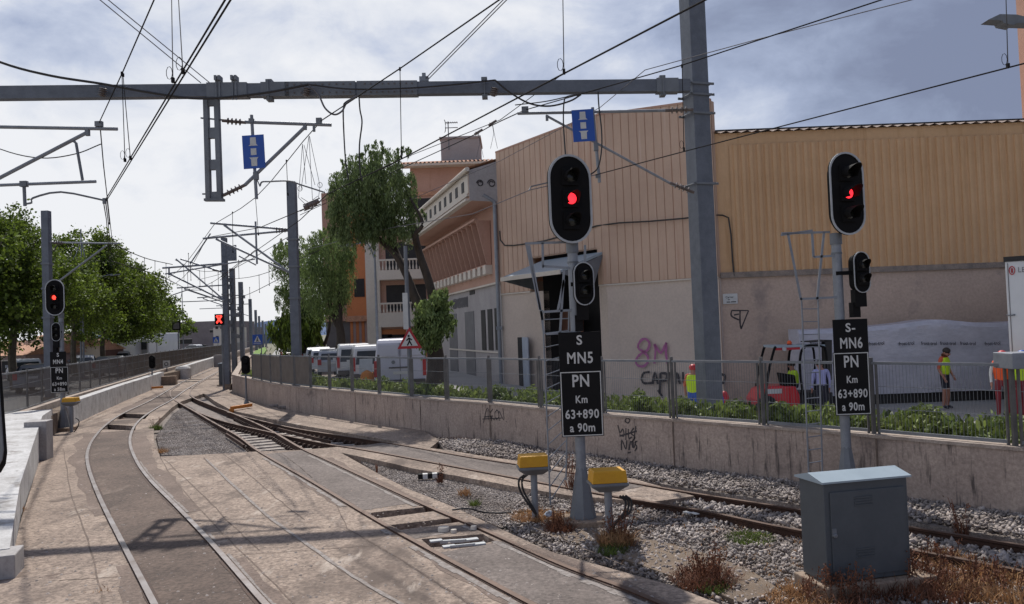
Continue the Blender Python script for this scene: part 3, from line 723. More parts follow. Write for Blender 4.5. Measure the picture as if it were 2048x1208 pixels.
s=np.array(alls)*(.45+1.15*rng.random(len(alls))**1.5)
jit=np.eye(3)[None]+rng.normal(size=(len(allp),3,3))*.22
o=inst_mesh('ballast',tv,tf,np.einsum('nij,njk->nik',rotm(len(allp)),jit)*s[:,None,None],np.array(allp),K['stone'],org=allp[0]); tag(o,kind='stuff')
regE=[V3(p.x,p.y,0) for p in tri]
l=stones(regD,1500,0,0,-.145,.012)+stones(regE,1100,0,0,-.127,.012); s=.013*(.4+rng.random(len(l)))
o=inst_mesh('fine_ballast',tv,tf,rotm(len(l))*s[:,None,None],np.array(l),K['stone'],org=l[0]); tag(o,kind='stuff')
# raised heap sheet below the ballast by the wall
for rg in (regB,regC,regD): mb=MB(); mb.prism([V3(p.x,p.y,0) for p in rg],-.2,-.147); st(mb.build('ballast_bed',K['dirt']))
mb=MB(); mb.prism([V3(p.x,p.y,0) for p in regA],-.2,-.075); st(mb.build('ballast_bed',K['dirt']))
# ================================================================ LEFT WHITE WALL
lw=thing('whitewashed_wall',G(110,864),'low whitewashed concrete wall beside the leftmost track, chipped and stained','wall')
lb=GP([(148,848),(158,843),(210,819),(250,801),(294,783),(328,768)],0); lb=[V3(*(p).xy,0) for p in lb]
nb=[V3(-6.6,8.2,0),V3(*G(20,1140).xy,0),V3(*G(41,1030).xy,0),V3(*G(86,898).xy,0),V3(*G(106,868).xy,0)]
def sidewall(base,hs,thick,name,parent,m_,mtop=None):
    mb=MB(); Q=offs(base,thick); n=len(base)
    vs=[V3(p.x,p.y,-.05) for p in base]+[V3(p.x,p.y,h) for p,h in zip(base,hs)]+[V3(p.x,p.y,h+.02) for p,h in zip(Q,hs)]+[V3(p.x,p.y,-.05) for p in Q]
    fs=[]
    for i in range(n-1):
        for k in range(3): fs.append((k*n+i,k*n+i+1,(k+1)*n+i+1,(k+1)*n+i))
    fs+=[(0,n,2*n,3*n),(n-1,4*n-1,3*n-1,2*n-1)]
    mb.add(vs,fs); return mb.build(name,m_,parent)
sidewall(lb,[.80]*len(lb),.32,'wall_section',lw,K['whitewall'])
sidewall([nb[1],nb[2],nb[3],nb[4]],[.28,.52,.92,.80],1.3,'wall_section',lw,K['whitewall'])
c=G(67,920); mb=MB(); mb.cbox((c.x,c.y+.25,.47),(.52,.5,.98),R(12)); mb.build('pillar',K['greyblock'],lw,bevel=.01)
mb=MB(); mb.cbox((nb[1].x-.55,nb[1].y-.3,.02),(1.5,.55,.5),R(20)); mb.build('end_block',K['greyblock'],lw,bevel=.015)
lb2=GP([(372,757),(400,744),(425,734),(440,727),(462,717)],0); lb2=[V3(*p.xy,0) for p in lb2]
lw2=thing('whitewashed_wall',lb2[0],'farther low white wall with a rounded whitewashed end beyond the gap with black drums','wall')
sidewall(lb2,[.9]*len(lb2),.4,'wall_section',lw2,K['whitewall'])
c=lb2[0]; mb=MB(); mb.lathe((c.x-.2,c.y,-.05),[(.55,0),(.55,.8),(.42,.95),(.1,1.0)],14); mb.build('rounded_end',K['whitewall'],lw2,True)
c=G(440,733); mb=MB(); mb.cbox((c.x,c.y,.55),(1.0,.8,1.3)); mb.build('pillar',K['greyblock'],lw2)
# terrace, left street
LF=[G(-40,848,.8),G(0,835,.8),G(55,818,.8),G(110,800,.8),G(200,774,.8),G(300,745,.8),G(370,727,.8),G(440,712,.8),G(480,700,.8),G(510,692,.8)]
LFp=[V3(p.x,p.y,0) for p in LF]
mb=MB(); inner=[V3(p.x-.25,p.y,0) for p in [nb[0],nb[1],nb[2],nb[3]]+lb]+[V3(p.x-.3,p.y,0) for p in lb2]
mb.prism([V3(-22,4,0)]+LFp+[V3(LFp[-1].x-6,LFp[-1].y,0),V3(-60,60,0),V3(-60,4,0)],-.1,.55); st(mb.build('left_street',K['asphalt']))
mb=MB(); mb.prism(offs(LFp,-.35)+inner[::-1][:-3]+[V3(-16,22,0)],-.1,.62); st(mb.build('terrace',K['soil']))
mb=MB(); mb.prism(offs(LFp,-.25)+offs(LFp,.2)[::-1],.3,.82); o=mb.build('fence_kerb',K['cap']); st(o)
lf=thing('mesh_fence',LF[3],'brown-grey mesh fence on a low kerb along the left side, between tracks and parked cars','fence')
mbr=MB();mbm=MB()
for i,(a,b) in enumerate(zip(LF[:-1],LF[1:])):
    L=(b-a).length; n=max(1,round(L/2.2)); up=V3(0,0,1)
    for k in range(n):
        p=a+(b-a)*(k/n); 
        if p.y<150: mb=MB(); mb.box(p.x-.025,p.x+.025,p.y-.025,p.y+.025,.75,2.12); mb.build('post',K['fence'],lf)
    mbr.bar(a+up*1.26,b+up*1.26,.05,.05); mbr.bar(a+up*.05,b+up*.05,.05,.06); mbr.bar(a+up*.45,b+up*.45,.012,.012); mbr.bar(a+up*.85,b+up*.85,.012,.012)
    n=int(L/.10)
    for k in range(n):
        p=a+(b-a)*(k/n); 
        if p.y<130: mbm.bar(p+up*.06,p+up*1.25,.014,.010)
mbr.build('rail_bar',K['galvd'],lf); mbm.build('wire_mesh',K['fencebrown'],lf)
# far hills
mb=MB(); n=60; top=[]
vs=[];fs=[]
for i in range(n+1):
    x=-1800+3600*i/n; h=28+26*abs(math.sin(i*.37))+12*math.sin(i*.9+1)+8*random.random(); vs+= [(x,3200,-5),(x,3300,max(20,h)),(x,3600,max(20,h)+15)]
for i in range(n):
    a=i*3; fs+=[(a,a+3,a+4,a+1),(a+1,a+4,a+5,a+2)]
mb.add(vs,fs); st(mb.build('hills',K['hill']))
# ================================================================ BUILDINGS
def corr(mb,P,n,z0,zt,pitch,dep,off=0.0,mi=0,top=True):
    """ribbed cladding along polyline P, outward normal side n(sign), zt(s)=top height"""
    L=arc(P); tot=L[-1]; N=int(tot/pitch); pr=[]
    for i in range(N):
        s0=i*pitch
        for (u,o_) in ((0,0),(.42,0),(.5,dep),(.92,dep)): 
            t=(s0+u*pitch)/tot; p,d=along(P,min(t,1)); nn=V3(d.y,-d.x,0)*n; pr.append((p+nn*(off+o_),s0+u*pitch))
    vs=[V3(p.x,p.y,z0) for p,s in pr]+[V3(p.x,p.y,zt(s)) for p,s in pr]; k=len(pr)
    mb.add(vs,[(i,i+1,k+i+1,k+i) for i in range(k-1)],mi)
YB_=28.4
# --- ochre warehouse, right
c0=hit(1441,560,(0,YB_),(0,1)); x0=c0.x
wy=thing('warehouse',(x0+5,YB_,0),'long warehouse with ochre ribbed cladding over a stained render wall, behind the workmen','warehouse')
x1=hit(2150,560,(0,YB_),(0,1)).x
zb=hit(1600,547,(0,YB_),(0,1)).z; zr=hit(1470,266,(0,YB_),(0,1)).z; zc=hit(1480,290,(0,YB_),(0,1)).z
mb=MB(); mb.box(x0,x1,YB_,YB_+14,-.2,zb); mb.build('lower_wall',K['render_r'],wy)
mb=MB(); mb.box(x0,x1,YB_+.02,YB_+14,zb+.0,zr); mb.build('wall_band',K['yellowclad'],wy)
mb=MB(); P=[V3(x0+.02,YB_,0),V3(x1,YB_,0)]; corr(mb,[V3(x0+.5,YB_,0),V3(x1,YB_,0)],1,zb+.12,lambda s:zc,.27,.055,.02); mb.build('cladding',K['yellowclad'],wy)
mb=MB(); mb.box(x0-.02,x1,YB_-.09,YB_+.01,zb-.06,zb+.13); mb.build('ledge',K['grime'],wy)
mb=MB(); N=int((x1-x0+.2)/.09); vs=[]
for i in range(N+1):
    x=x0+.02+i*.09; h=.035*math.cos(i*1.57); vs+=[(x,YB_-.12,zr+.02+h),(x,YB_+1.6,zr+.38+h)]
mb.add(vs,[(2*i,2*i+2,2*i+3,2*i+1) for i in range(N)]); mb.build('roof',K['tiledk'],wy)
mb=MB(); mb.box(x0,x1,YB_+1.6,YB_+1.75,zr+.3,zr+.5); mb.build('roof_ridge',K['dark'],wy)
# wall plate, triangle, cable
def onY(px,py): h=hit(px,py,(0,YB_),(0,1)); return (h,V3(1,0,0),V3(0,-1,0))
a=onY(1445,588)[0]; b=onY(1475,607)[0]; mb=MB(); mb.box(a.x,b.x,YB_-.04,YB_-.005,b.z,a.z); pl=mb.build('wall_plate',K['white'],wy)
mb=MB(); put_text(mb,'Carrer',(a.x*.55+b.x*.45,YB_-.042,a.z-.12),(1,0,0),(0,0,1),.10); put_text(mb,'de',(a.x*.6+b.x*.4,YB_-.042,a.z-.2),(1,0,0),(0,0,1),.08); mb.box(a.x+.12,a.x+.24,YB_-.044,YB_-.041,a.z-.30,a.z-.27); mb.box(a.x+.27,b.x-.06,YB_-.044,YB_-.041,a.z-.30,a.z-.27); mb.build('lettering',K['black2'],pl)
mb=MB(); strokes(mb,[[(1463,621),(1497,621)],[(1497,621),(1482,658)],[(1482,658),(1480,645),(1480,622)],[(1463,621),(1463,632),(1478,640)],[(1478,628),(1468,630)]],onY,.05); mb.build('graffiti',K['graf'],wy)
# --- tall block at far right edge
tx=hit(2040,150,(0,YB_+2.6),(0,1)).x
mb=MB(); mb.box(tx,tx+7,YB_+.6,YB_+2.6,0,19); o=mb.build('tower_block',K['orangewall']); tag(o,'plain salmon tower wall rising above the warehouse at the right edge','building')
# --- salmon clad building
C1=V3(*hit(1441,560,(0,28.0),(0,1)).xy,0); C1.y=28.25
C2=V3(*A(1206,571,31.0).xy,0); C3=V3(*A(1003,588,36.0).xy,0)
ws=thing('warehouse',C2,'salmon ribbed-metal warehouse with a curved gable and a tilted sheet canopy over its doorway','warehouse')
def zat(px,py,P): return ZT(P.x,P.y,py)
zlow=ZT(C2.x,C2.y,571); tC1=ZT(C1.x,C1.y,199); tC2=ZT(C2.x,C2.y,230); tC3=ZT(C3.x,C3.y,305)
PS=[C3]+[C2+(C3-C2)*.12]+[C2+(C3-C2)*.04+V3(.06,-.05,0),C2+(C1-C2)*.04+V3(-.02,-.09,0)]+[C2+(C1-C2)*.14,C1]
LP=arc(PS); LT=LP[-1]; sC2=LP[2]
def ztop(s): 
    if s<sC2: t=s/sC2; return tC3+(tC2-tC3)*t
    t=(s-sC2)/(LT-sC2); return tC2+(tC1-tC2)*t
# doorway in the receding wall between the two pixel columns
dU=(C3-C2).normalized(); nU=V3(-dU.y,dU.x,0)
if nU.y>0: nU=-nU
def onS(px,py): h=hit(px,py,C2,nU); return (h,dU,nU)
dr=onS(1201,640)[0]; dl=onS(1089,640)[0]; zo=onS(1203,497)[0].z; ol=onS(1060,517)[0]
sR=(dr-C2).length; 
def wallpiece(P,z0,zt,back=.3): 
    Q=[p+V3(.25,.25,0)*0 for p in P]
# solid backing with the opening left out: right wing, lintel, left wing
mbL=MB(); mbU=MB()
def seg(mb,a,b,z0a,z1a,z0b=None,z1b=None,th=.3,nrm=None):
    z0b=z0a if z0b is None else z0b; z1b=z1a if z1b is None else z1b
    d=(b-a).normalized(); n=V3(-d.y,d.x,0)
    if n.y<0: n=-n
    n=n*th
    vs=[V3(a.x,a.y,z0a),V3(b.x,b.y,z0b),V3(b.x,b.y,z1b),V3(a.x,a.y,z1a)]; vs+=[v+n for v in vs]
    mb.add(vs,[(0,1,2,3),(7,6,5,4),(0,4,5,1),(3,2,6,7),(0,3,7,4),(1,5,6,2)])
A_=V3(*dr.xy,0); B_=V3(*dl.xy,0)
PW=PS[:]  # C3 ... C1
for a,b in zip(PS[2:-1],PS[3:]): seg(mbL,a,b,-.2,zlow); 
seg(mbL,PS[2],A_,-.2,zlow); mbL.build('lower_wall',K['render_l'],ws); mbL=MB(); seg(mbL,B_,C3,-.2,zlow)
mbL.build('lower_wall',K['render_l'],ws)
for a,b,s0,s1 in zip(PS[2:-1],PS[3:],LP[2:-1],LP[3:]): seg(mbU,a,b,zlow+.02,ztop(s0)-.03,zlow+.02,ztop(s1)-.03,.28)
sA=LP[-1]*0+ (C3-A_).length; sO=(C3-V3(*ol.xy,0)).length; O_=V3(*ol.xy,0)
seg(mbU,PS[2],A_,zlow+.02,ztop(sC2)-.03,None,ztop(sA)-.03,.28)
seg(mbU,A_,O_,zo,ztop(sA)-.03,zo,ztop(sO)-.03,.28)
seg(mbU,O_,C3,zlow+.02,ztop(sO)-.03,None,tC3-.03,.28)
mbU.build('upper_wall',K['salmon'],ws)
def corr2(mb,s0,s1,z0):
    n=int((s1-s0)/.33)
    pr=[]
    for i in range(n+1):
        for u,o_ in ((0,.03),(.86,.03),(.90,.0),(.96,.0)):
            s=min(s0+(i+u)*.33,s1); p,d=along(PS,s/LT); nn=V3(d.y,-d.x,0); nn=nn if nn.y<0 else -nn
            pr.append((p+nn*(.015+o_),s))
    vs=[V3(p.x,p.y,z0) for p,s in pr]+[V3(p.x,p.y,ztop(s)) for p,s in pr]; k=len(pr)
    mb.add(vs,[(i,i+1,k+i+1,k+i) for i in range(k-1)])
mb=MB(); corr2(mb,0,sO,zlow+.05); corr2(mb,sO,sA,zo+.05); corr2(mb,sA,LT,zlow+.05); mb.build('cladding',K['salmon'],ws)
mb=MB()
pr=[along(PS,i/60) for i in range(61)]
for i in range(60):
    a,b=pr[i][0],pr[i+1][0]; s0,s1=i/60*LT,(i+1)/60*LT
    mb.bar(V3(a.x,a.y,ztop(s0)),V3(b.x,b.y,ztop(s1)),.12,.07)
mb.build('roof_trim',K['orangewall'],ws)
mb=MB()
for a,b in ((PS[2],A_),(PS[2],PS[3]),(PS[3],PS[4]),(PS[4],PS[5]),(O_,C3)):
    mb=MB(); d=(b-a).normalized(); n=V3(-d.y,d.x,0); n=n if n.y<0 else -n
    mb.bar(V3(a.x,a.y,zlow+.01)+n*.03,V3(b.x,b.y,zlow+.01)+n*.03,.07,.05); mb.build('flashing',K['cream'],ws)
mb=MB(); e=C1+V3(.0,.0,0); mb.face([V3(C1.x,C1.y-.02,-.2),V3(C1.x+.05,YB_-.1,-.2),V3(C1.x+.05,YB_+3,-.2),V3(C1.x+.05,YB_+3,tC1-.4),V3(C1.x+.05,YB_-.1,tC1),V3(C1.x,C1.y-.02,tC1)]); mb.build('side_wall',K['salmon'],ws)
# roof sheet behind the gable
mb=MB(); bk=[V3(p.x+.2*0,p.y+9,0) for p in PS]; k=len(PS)
mb.add([V3(p.x,p.y,ztop(s)-.1) for p,s in zip(PS,LP)]+[V3(p.x,p.y,ztop(s)-2.5) for p,s in zip(bk,LP)],[(i,i+1,k+i+1,k+i) for i in range(k-1)]); mb.build('roof',K['tiledk'],ws)
# doorway recess and canopy
mb=MB(); inn=-nU*1.8
mb.face([A_+inn+V3(0,0,-.1),B_+inn+V3(0,0,-.1),B_+inn+V3(0,0,zo),A_+inn+V3(0,0,zo)]); mb.face([A_+V3(0,0,-.1),A_+inn+V3(0,0,-.1),A_+inn+V3(0,0,zo),A_+V3(0,0,zo)]); mb.face([B_+V3(0,0,-.1),B_+inn+V3(0,0,-.1),B_+inn+V3(0,0,zo),B_+V3(0,0,zo)]); mb.face([A_+V3(0,0,zo),B_+V3(0,0,zo),B_+inn+V3(0,0,zo),A_+inn+V3(0,0,zo)])
mb.build('doorway_recess',K['dark'],ws)
mb=MB(); p=onS(1100,650)[0]; 
mb.obox(V3(p.x,p.y,1.7)+inn*.5,dU*.28,nU*.03,V3(0,0,1.75)); mb.obox(V3(p.x,p.y,1.7)+inn*.5-dU*.7,dU*.3,nU*.03,V3(0,0,1.75)); mb.build('doorway_door',K['brownwood'],ws)
cR=onS(1206,503)[0]; cL=onS(1085,521)[0]; drop=V3(0,0,-.72); out=nU*2.15
mb=MB(); mb.extr([cR,cL,cL+out+drop,cR+out+drop],(0,0,-.10)); cn=mb.build('canopy',K['cabroof'],ws)
mb=MB(); a=cL+out+drop; b=cR+out+drop; mb.bar(a+nU*.03-V3(0,0,.07),b+nU*.03-V3(0,0,.07),.05,.16); mb.build('canopy_edge',K['cream'],cn)
mb=MB(); mb.extr([cR-V3(0,0,.12),cR+out+drop-V3(0,0,.12),cR+nU*.5-V3(0,0,1.2)],dU*.03); mb.build('canopy_bracket',K['galvd'],cn); mb=MB(); mb.extr([cL-V3(0,0,.12),cL+out+drop-V3(0,0,.12),cL+nU*.5-V3(0,0,1.2)],dU*.03); mb.build('canopy_bracket',K['galvd'],cn)
# small door at the left of the doorway
a=onS(1036,668)[0]; b=onS(1050,780)[0]; c=onS(1066,668)[0]
mb=MB(); mb.obox((V3(a.x,a.y,1.2)+V3(b.x,b.y,1.2))/2+nU*.02,(V3(a.x-b.x,a.y-b.y,0))/2,nU*.02,V3(0,0,1.25)); mb.build('door_gap',K['dark'],ws)
mb=MB(); mb.obox((V3(c.x,c.y,1.2)+V3(b.x,b.y,1.2))/2+nU*.15,(V3(c.x-b.x,c.y-b.y,0))/2+nU*.12,nU*.03,V3(0,0,1.25)); mb.build('small_door',K['panelblue'],ws)
# graffiti 8M and CAPI LL, cable
def onR(px,py):
    d=(C1-C2).normalized(); n=V3(d.y,-d.x,0); n=n if n.y<0 else -n; h=hit(px,py,C2+V3(-.02,-.12,0),n); return (h,d,n)
mb=MB(); strokes(mb,[[(1276,690),(1283,680),(1292,678),(1299,687),(1295,700),(1284,706),(1274,716),(1273,728),(1284,733),(1294,727),(1296,714),(1288,704),(1278,698),(1276,690)],[(1309,727),(1311,700),(1309,688)],[(1309,688),(1320,705),(1326,700),(1333,685)],[(1333,685),(1332,705),(1335,727)]],onR,.09); mb.build('graffiti',K['purple'],ws)
mb=MB(); strokes(mb,[[(1300,744),(1288,746),(1283,757),(1288,766),(1304,766)],[(1305,768),(1310,745),(1316,768)],[(1306,759),(1315,759)],[(1320,786),(1321,746)],[(1321,746),(1333,748),(1332,760),(1321,761)],[(1337,768),(1339,744)],[(1352,768),(1354,746),(1360,768)],[(1366,744),(1368,765),(1380,765)],[(1441,748),(1450,752),(1447,766),(1440,762)],[(1316,780),(1326,795)]],onR,.085); mb.build('graffiti',K['graf'],ws)
def onSR(px,py):
    return onS(px,py) if px<1203 else (onR(px,py) if px<1442 else onY(px,py))
mb=MB(); pts=[]
for x,y_ in [(1002,462),(1003,480),(1012,491),(1030,491),(1060,487),(1090,482),(1150,466),(1195,452),(1240,446),(1300,443),(1370,437),(1420,430),(1444,431),(1456,436),(1461,470),(1464,520),(1467,552)]:
    h=onSR(x,y_); pts.append(h[0]+h[2]*.07)
mb.tube(pts,.028,6); o=mb.build('wall_cable',K['cable']); tag(o,'black cable looped across the salmon cladding and down beside the ochre wall','cable')
# --- annex along the street
D3=V3(-.285,1,0).normalized(); nA=V3(-D3.y,D3.x,0); nA=nA if nA.x<0 else -nA   # faces the street (west)
def onA(px,py,o_=0): h=hit(px,py,C3+nA*o_,nA); return h
wa=thing('annex_building',C3+D3*8,'two-storey annex with a jutting white cornice of square vents above slanted window fins','building')
AL=18.0; E_=C3+D3*AL; up=V3(0,0,1)
zl=onA(996,566).z
def pb(mb,a,b,z0,z1,o0,o1): # box along the facade between a,b and offsets
    mb.obox((a+b)/2+nA*((o0+o1)/2)+up*((z0+z1)/2),(b-a)/2,nA*((o1-o0)/2),up*((z1-z0)/2))
mb=MB(); pb(mb,C3,E_,-.2,zl,-5,0); mb.build('lower_wall',K['greyrender'],wa)
zc0=8.35; zc1=9.75
mb=MB(); pb(mb,C3+D3*.02,E_,zl,zc0+.02,-4.9,.06); mb.build('upper_wall',K['orangewall'],wa)
mb=MB(); pb(mb,C3,E_,zl-.04,zl+.04,.0,.12); mb.build('flashing',K['cream'],wa)
# fins and window band
s_at=lambda px,py,o_: (onA(px,py,o_)-C3).dot(D3)
sN=s_at(968,490,.4); 
fb=MB(); mbp=MB(); zf0,zf1=5.75,7.75
mbp.extr([C3+D3*sN+nA*.07+up*zf0,C3+D3*(AL-1.5)+nA*.07+up*zf0,C3+D3*(AL-1.5)+nA*.07+up*zf1,C3+D3*sN+nA*.07+up*zf1],nA*.02); mbp.build('window_band',K['brownwood'],wa)
k=0
while sN+k*1.02<AL-1.5:
    p=C3+D3*(sN+k*1.02); mb=MB()
    mb.extr([p+nA*.09+up*zf0,p+nA*.30+up*zf0,p+nA*.75+up*zf1,p+nA*.09+up*zf1],D3*.06); 
    mb.build('window_fin',K['orangewall'],wa)
    mb=MB(); mb.obox(p+D3*.25+nA*.22+up*(zf0-.22),D3*.28,nA*.16,up*.2); mb.build('fin_foot',K['cream'],wa)
    k+=1
mb=MB(); a=C3+D3*sN; b=C3+D3*(AL-1.4); mb.bar(a+nA*.72+up*(zf1+.03),b+nA*.72+up*(zf1+.03),.2,.09); mb.bar(a+nA*.2+up*(zf0-.02),b+nA*.2+up*(zf0-.02),.3,.08); mb.build('fin_rail',K['orangewall'],wa)
# cornice box
mb=MB(); mb.extr([C3+nA*.05+up*zc0,C3+nA*1.25+up*(zc0+.15),C3+nA*1.25+up*zc1,C3-nA*2+up*(zc1+.9),C3-nA*2+up*zc0],D3*AL); mb.build('eaves_box',K['orangewall'],wa)
mb=MB(); pb(mb,C3+D3*.15,E_,zc0+.45,zc1-.02,1.25,1.29); co=mb.build('cornice',K['cream'],wa)
mb=MB(); pb(mb,C3+D3*.15,E_,zc0+.12,zc0+.22,1.15,1.42); pb(mb,C3+D3*.15,E_,zc0+.32,zc0+.40,1.2,1.36); mb.build('cornice_moulding',K['cream'],wa)
for i in range(12):
    s=.9+i*1.35; mb=MB(); pb(mb,C3+D3*s,C3+D3*(s+.5),zc0+.62,zc0+1.08,1.285,1.31); mb.build('square_vent',K['dark'],co)
mb=MB(); mb.extr([C3+nA*1.28+up*(zc0+.1)-D3*.04,C3+nA*1.28+up*(zc1+.02)-D3*.04,C3-nA*.05+up*(zc1+.45)-D3*.04,C3-nA*.05+up*(zc0+.05)-D3*.04],D3*.03); mb.build('end_wall',K['greyrender'],wa)
mb=MB()
for u,w in ((.35,.15),(.75,.18)):
    c=C3+nA*(1.25-u*1.3)+up*(zc0+.85)-D3*.06; pts=[c+nA*(w*math.cos(t))*(1-.06*t)+up*(w*math.sin(t))*(1-.06*t) for t in np.linspace(0,9,20)]; ribbon(mb,pts,.05,D3)
mb.build('graffiti',K['graf'],wa)
mb=MB(); a=C3+nA*1.40+up*(zc1+.02)-D3*.3; mb.tube([a,a+D3*(AL+.3)],.10,10); mb.build('gutter',K['cream'],wa,True)
mb=MB(); vs=[];N=120
for i in range(N+1):
    h=.05*math.cos(i*math.pi/1.5); p=C3+D3*(AL*i/N); vs+=[p+nA*1.38+up*(zc1+.10+h),p-nA*2+up*(zc1+1.1+h)]
mb.add(vs,[(2*i,2*i+2,2*i+3,2*i+1) for i in range(N)]); mb.build('roof',K['tile'],wa)
def pan(mb,px0,px1,py0,py1,o_=.03,t=.03): # panel on the annex facade from picture columns
    a=onA(px0,(py0+py1)/2); b=onA(px1,(py0+py1)/2); c=onA((px0+px1)/2,py0).z; d=onA((px0+px1)/2,py1).z
    mb.obox(V3((a.x+b.x)/2,(a.y+b.y)/2,(c+d)/2)+nA*(o_-t/2),V3(b.x-a.x,b.y-a.y,0)/2,nA*(t/2),up*((c-d)/2))
for l,nm,m_ in (([(964,972,620,700),(977,986,618,700),(991,999,616,700)],'window','dark'),([(933,951,623,790),(901,916,628,785)],'door','shutter'),([(940,950,581,589)],'vent','dark')):
    for t in l: mb=MB(); pan(mb,*t); mb.build(nm,K[m_],wa)
mb=MB(); pan(mb,900,1003,700,703,.05,.04); mb.build('wall_ledge',K['cream'],wa)
# the faded shop lettering, only a dark blur in the photo
mb=MB(); c=onA(921,606); rl_=random.Random(5)
for k in range(15):
    q=c-D3*(-1.75+k*.25)+nA*.03; h_=.22+.06*rl_.random(); mb.obox(q,D3*.035,nA*.02,up*h_)
    if k%2: mb.obox(q+D3*.08+up*rl_.choice((-.2,0,.2)),D3*.08,nA*.018,up*.035)
mb.build('lettering',K['shutter'],wa)
# corner drainpipe
p=onS(1001,500)[0]; mb=MB(); q=V3(C3.x,C3.y,0)+nU*.16+dU*.05; mb.tube([q,q+up*8.4],.085,12); mb.box(q.x-.13,q.x+.13,q.y-.1,q.y+.1,2.8,2.95); mb.tube([q+up*8.4,q+up*8.7+nA*.5],.08,10); o=mb.build('drainpipe',K['galv'],smooth=True); tag(o,'grey drainpipe running down the corner between salmon cladding and annex','drainpipe')
# --- balcony building behind
BY=60.0
def onB(px,py,Y=BY): return hit(px,py,(0,Y),(0,1))
wb=thing('apartment_building',onB(850,700),'pinkish apartment block with white balustraded balconies, tiled roof and rooftop box','building')
xl=onB(737,600).x; xr=onB(1010,400).x+3; ze=onB(900,330).z
xu=onB(822,400).x
mb=MB(); mb.box(xl,xr,BY,BY+14,0,onB(800,500).z+1.4); mb.box(xu,xr,BY,BY+14,onB(800,500).z,ze); mb.build('wall',K['orangewall'],wb)
mb=MB(); mb.box(xl-.1,xl+.9,BY-.35,BY+.1,0,onB(745,480).z); mb.build('pilaster',K['cream'],wb)
mb=MB(); N=70; vs=[]
for i in range(N+1):
    x=xu-.6+(xr-xu+.6)*i/N; h=.07*math.cos(i*math.pi); vs+=[(x,BY-1.0,ze+.05+h),(x,BY+6,ze+1.5+h)]
mb.add(vs,[(2*i,2*i+2,2*i+3,2*i+1) for i in range(N)]); mb.build('roof',K['tile'],wb)
mb=MB(); mb.box(xu-.6,xr,BY-.95,BY+.0,ze-.15,ze+.02); mb.build('eaves',K['cream'],wb)
a=onB(884,306,BY+5); b=onB(960,281,BY+5); mb=MB(); mb.box(a.x,b.x,BY+4,BY+8,a.z-1,b.z); mb.box(a.x-.1,b.x+.1,BY+3.9,BY+8.1,b.z,b.z+.15); mb.build('roof_box',K['greyrender'],wb)
a=onB(898,300,BY+4); zt_=onB(898,243,BY+4).z; mb=MB(); mb.tube([a,V3(a.x,a.y,zt_)],.045,6)
for i,z in enumerate((.1,.5)): mb.tube([V3(a.x-.25,a.y,zt_-z),V3(a.x+.75,a.y,zt_-z)],.035,5); 
for i in range(6): mb.tube([V3(a.x+.7-i*.16,a.y-.3,zt_-.1),V3(a.x+.7-i*.16,a.y+.3,zt_-.1)],.02,4)
pts=[V3(a.x-.3+.1*math.cos(t),a.y,zt_-.35+.5*math.sin(t)) for t in np.linspace(-1.5,1.5,8)]; mb.tube(pts,.03,4)
o=mb.build('roof_antenna',K['galvd']); tag(o,'thin television antenna on the rooftop box above the tiled roof','antenna')
mb=MB(); z=onB(880,385).z; mb.box(xu-.1,xr,BY-.12,BY,z-.2,z+.1); mb.build('string_course',K['tile'],wb)
a=onB(822,435); b=onB(866,396); mb=MB(); mb.box(a.x,b.x,BY-.02,BY+.4,a.z,b.z); mb.build('loggia',K['dark'],wb)
def balcony(px0,px1,pt,pbal,pbot,Y):
    a=onB(px0,pt,Y-1.2); b=onB(px1,pt,Y-1.2); zb_=onB(px0,pbal,Y-1.2).z; z0=onB(px0,pbot,Y-1.2).z
    mb=MB(); mb.box(a.x,b.x,Y-1.2,Y,z0,zb_); mb.box(a.x,b.x,Y-1.25,Y-1.05,a.z-.12,a.z); r_=mb.build('balcony',K['cream'],wb)
    mb=MB(); n=int((b.x-a.x)/.24)
    for i in range(n): mb.lathe((a.x+.12+i*.24,Y-1.15,zb_),[(.05,0),(.075,.12*(a.z-zb_)/.9),(.03,.45*(a.z-zb_)/.9),(.06,.78*(a.z-zb_)/.9)],6)
    mb.build('baluster_row',K['cream'],r_)
    mb=MB(); mb.box(a.x+.4,b.x-.3,Y-.03,Y+.02,zb_+.1,a.z+1.3); mb.build('balcony_door',K['dark'],r_)
balcony(755,855,519,541,560,BY); balcony(757,858,606,626,655,BY); balcony(812,862,432,446,452,BY)
mb=MB(); 
for px in (770,800,830):
    a=onB(px,735); mb.box(a.x-.8,a.x+.6,BY-.05,BY,a.z,a.z+2.4)
mb.build('ground_window',K['dark'],wb)
mb=MB(); a=onB(760,668); mb.box(xl+.9,xr,BY-.04,BY,0.4,onB(800,658).z); mb.build('ground_wall',K['orangedk'],wb)
# --- orange building
OY=74.0
wo=thing('apartment_building',onB(715,700,OY),'tall orange apartment block partly hidden behind the pepper trees','building')
a=onB(652,700,OY); b=onB(742,700,OY); m1=onB(700,600,OY)
mb=MB(); mb.box(m1.x,b.x+1,OY-1.5,OY+12,4.0,onB(720,402,OY).z); mb.build('wall',K['orangedk'],wo)
mb=MB(); mb.box(a.x,m1.x,OY,OY+12,4.0,onB(680,385,OY).z); mb.build('side_wall',K['orangewall'],wo)
mb=MB(); mb.box(a.x,b.x+1,OY+.3,OY+12,0,4.0); mb.build('ground_wall',K['shutter'],wo)
for i in range(7):
    x=m1.x+.2+i*(b.x-m1.x)/7; mb=MB(); mb.box(x,x+.28,OY-1.3,OY-1.0,.4,4.0); mb.build('column',K['pink' if i%2 else 'orangedk'],wo)
mb=MB(); mb.box(m1.x-.1,b.x+1,OY-1.6,OY-.1,3.9,4.4); mb.build('canopy',K['tile'],wo)
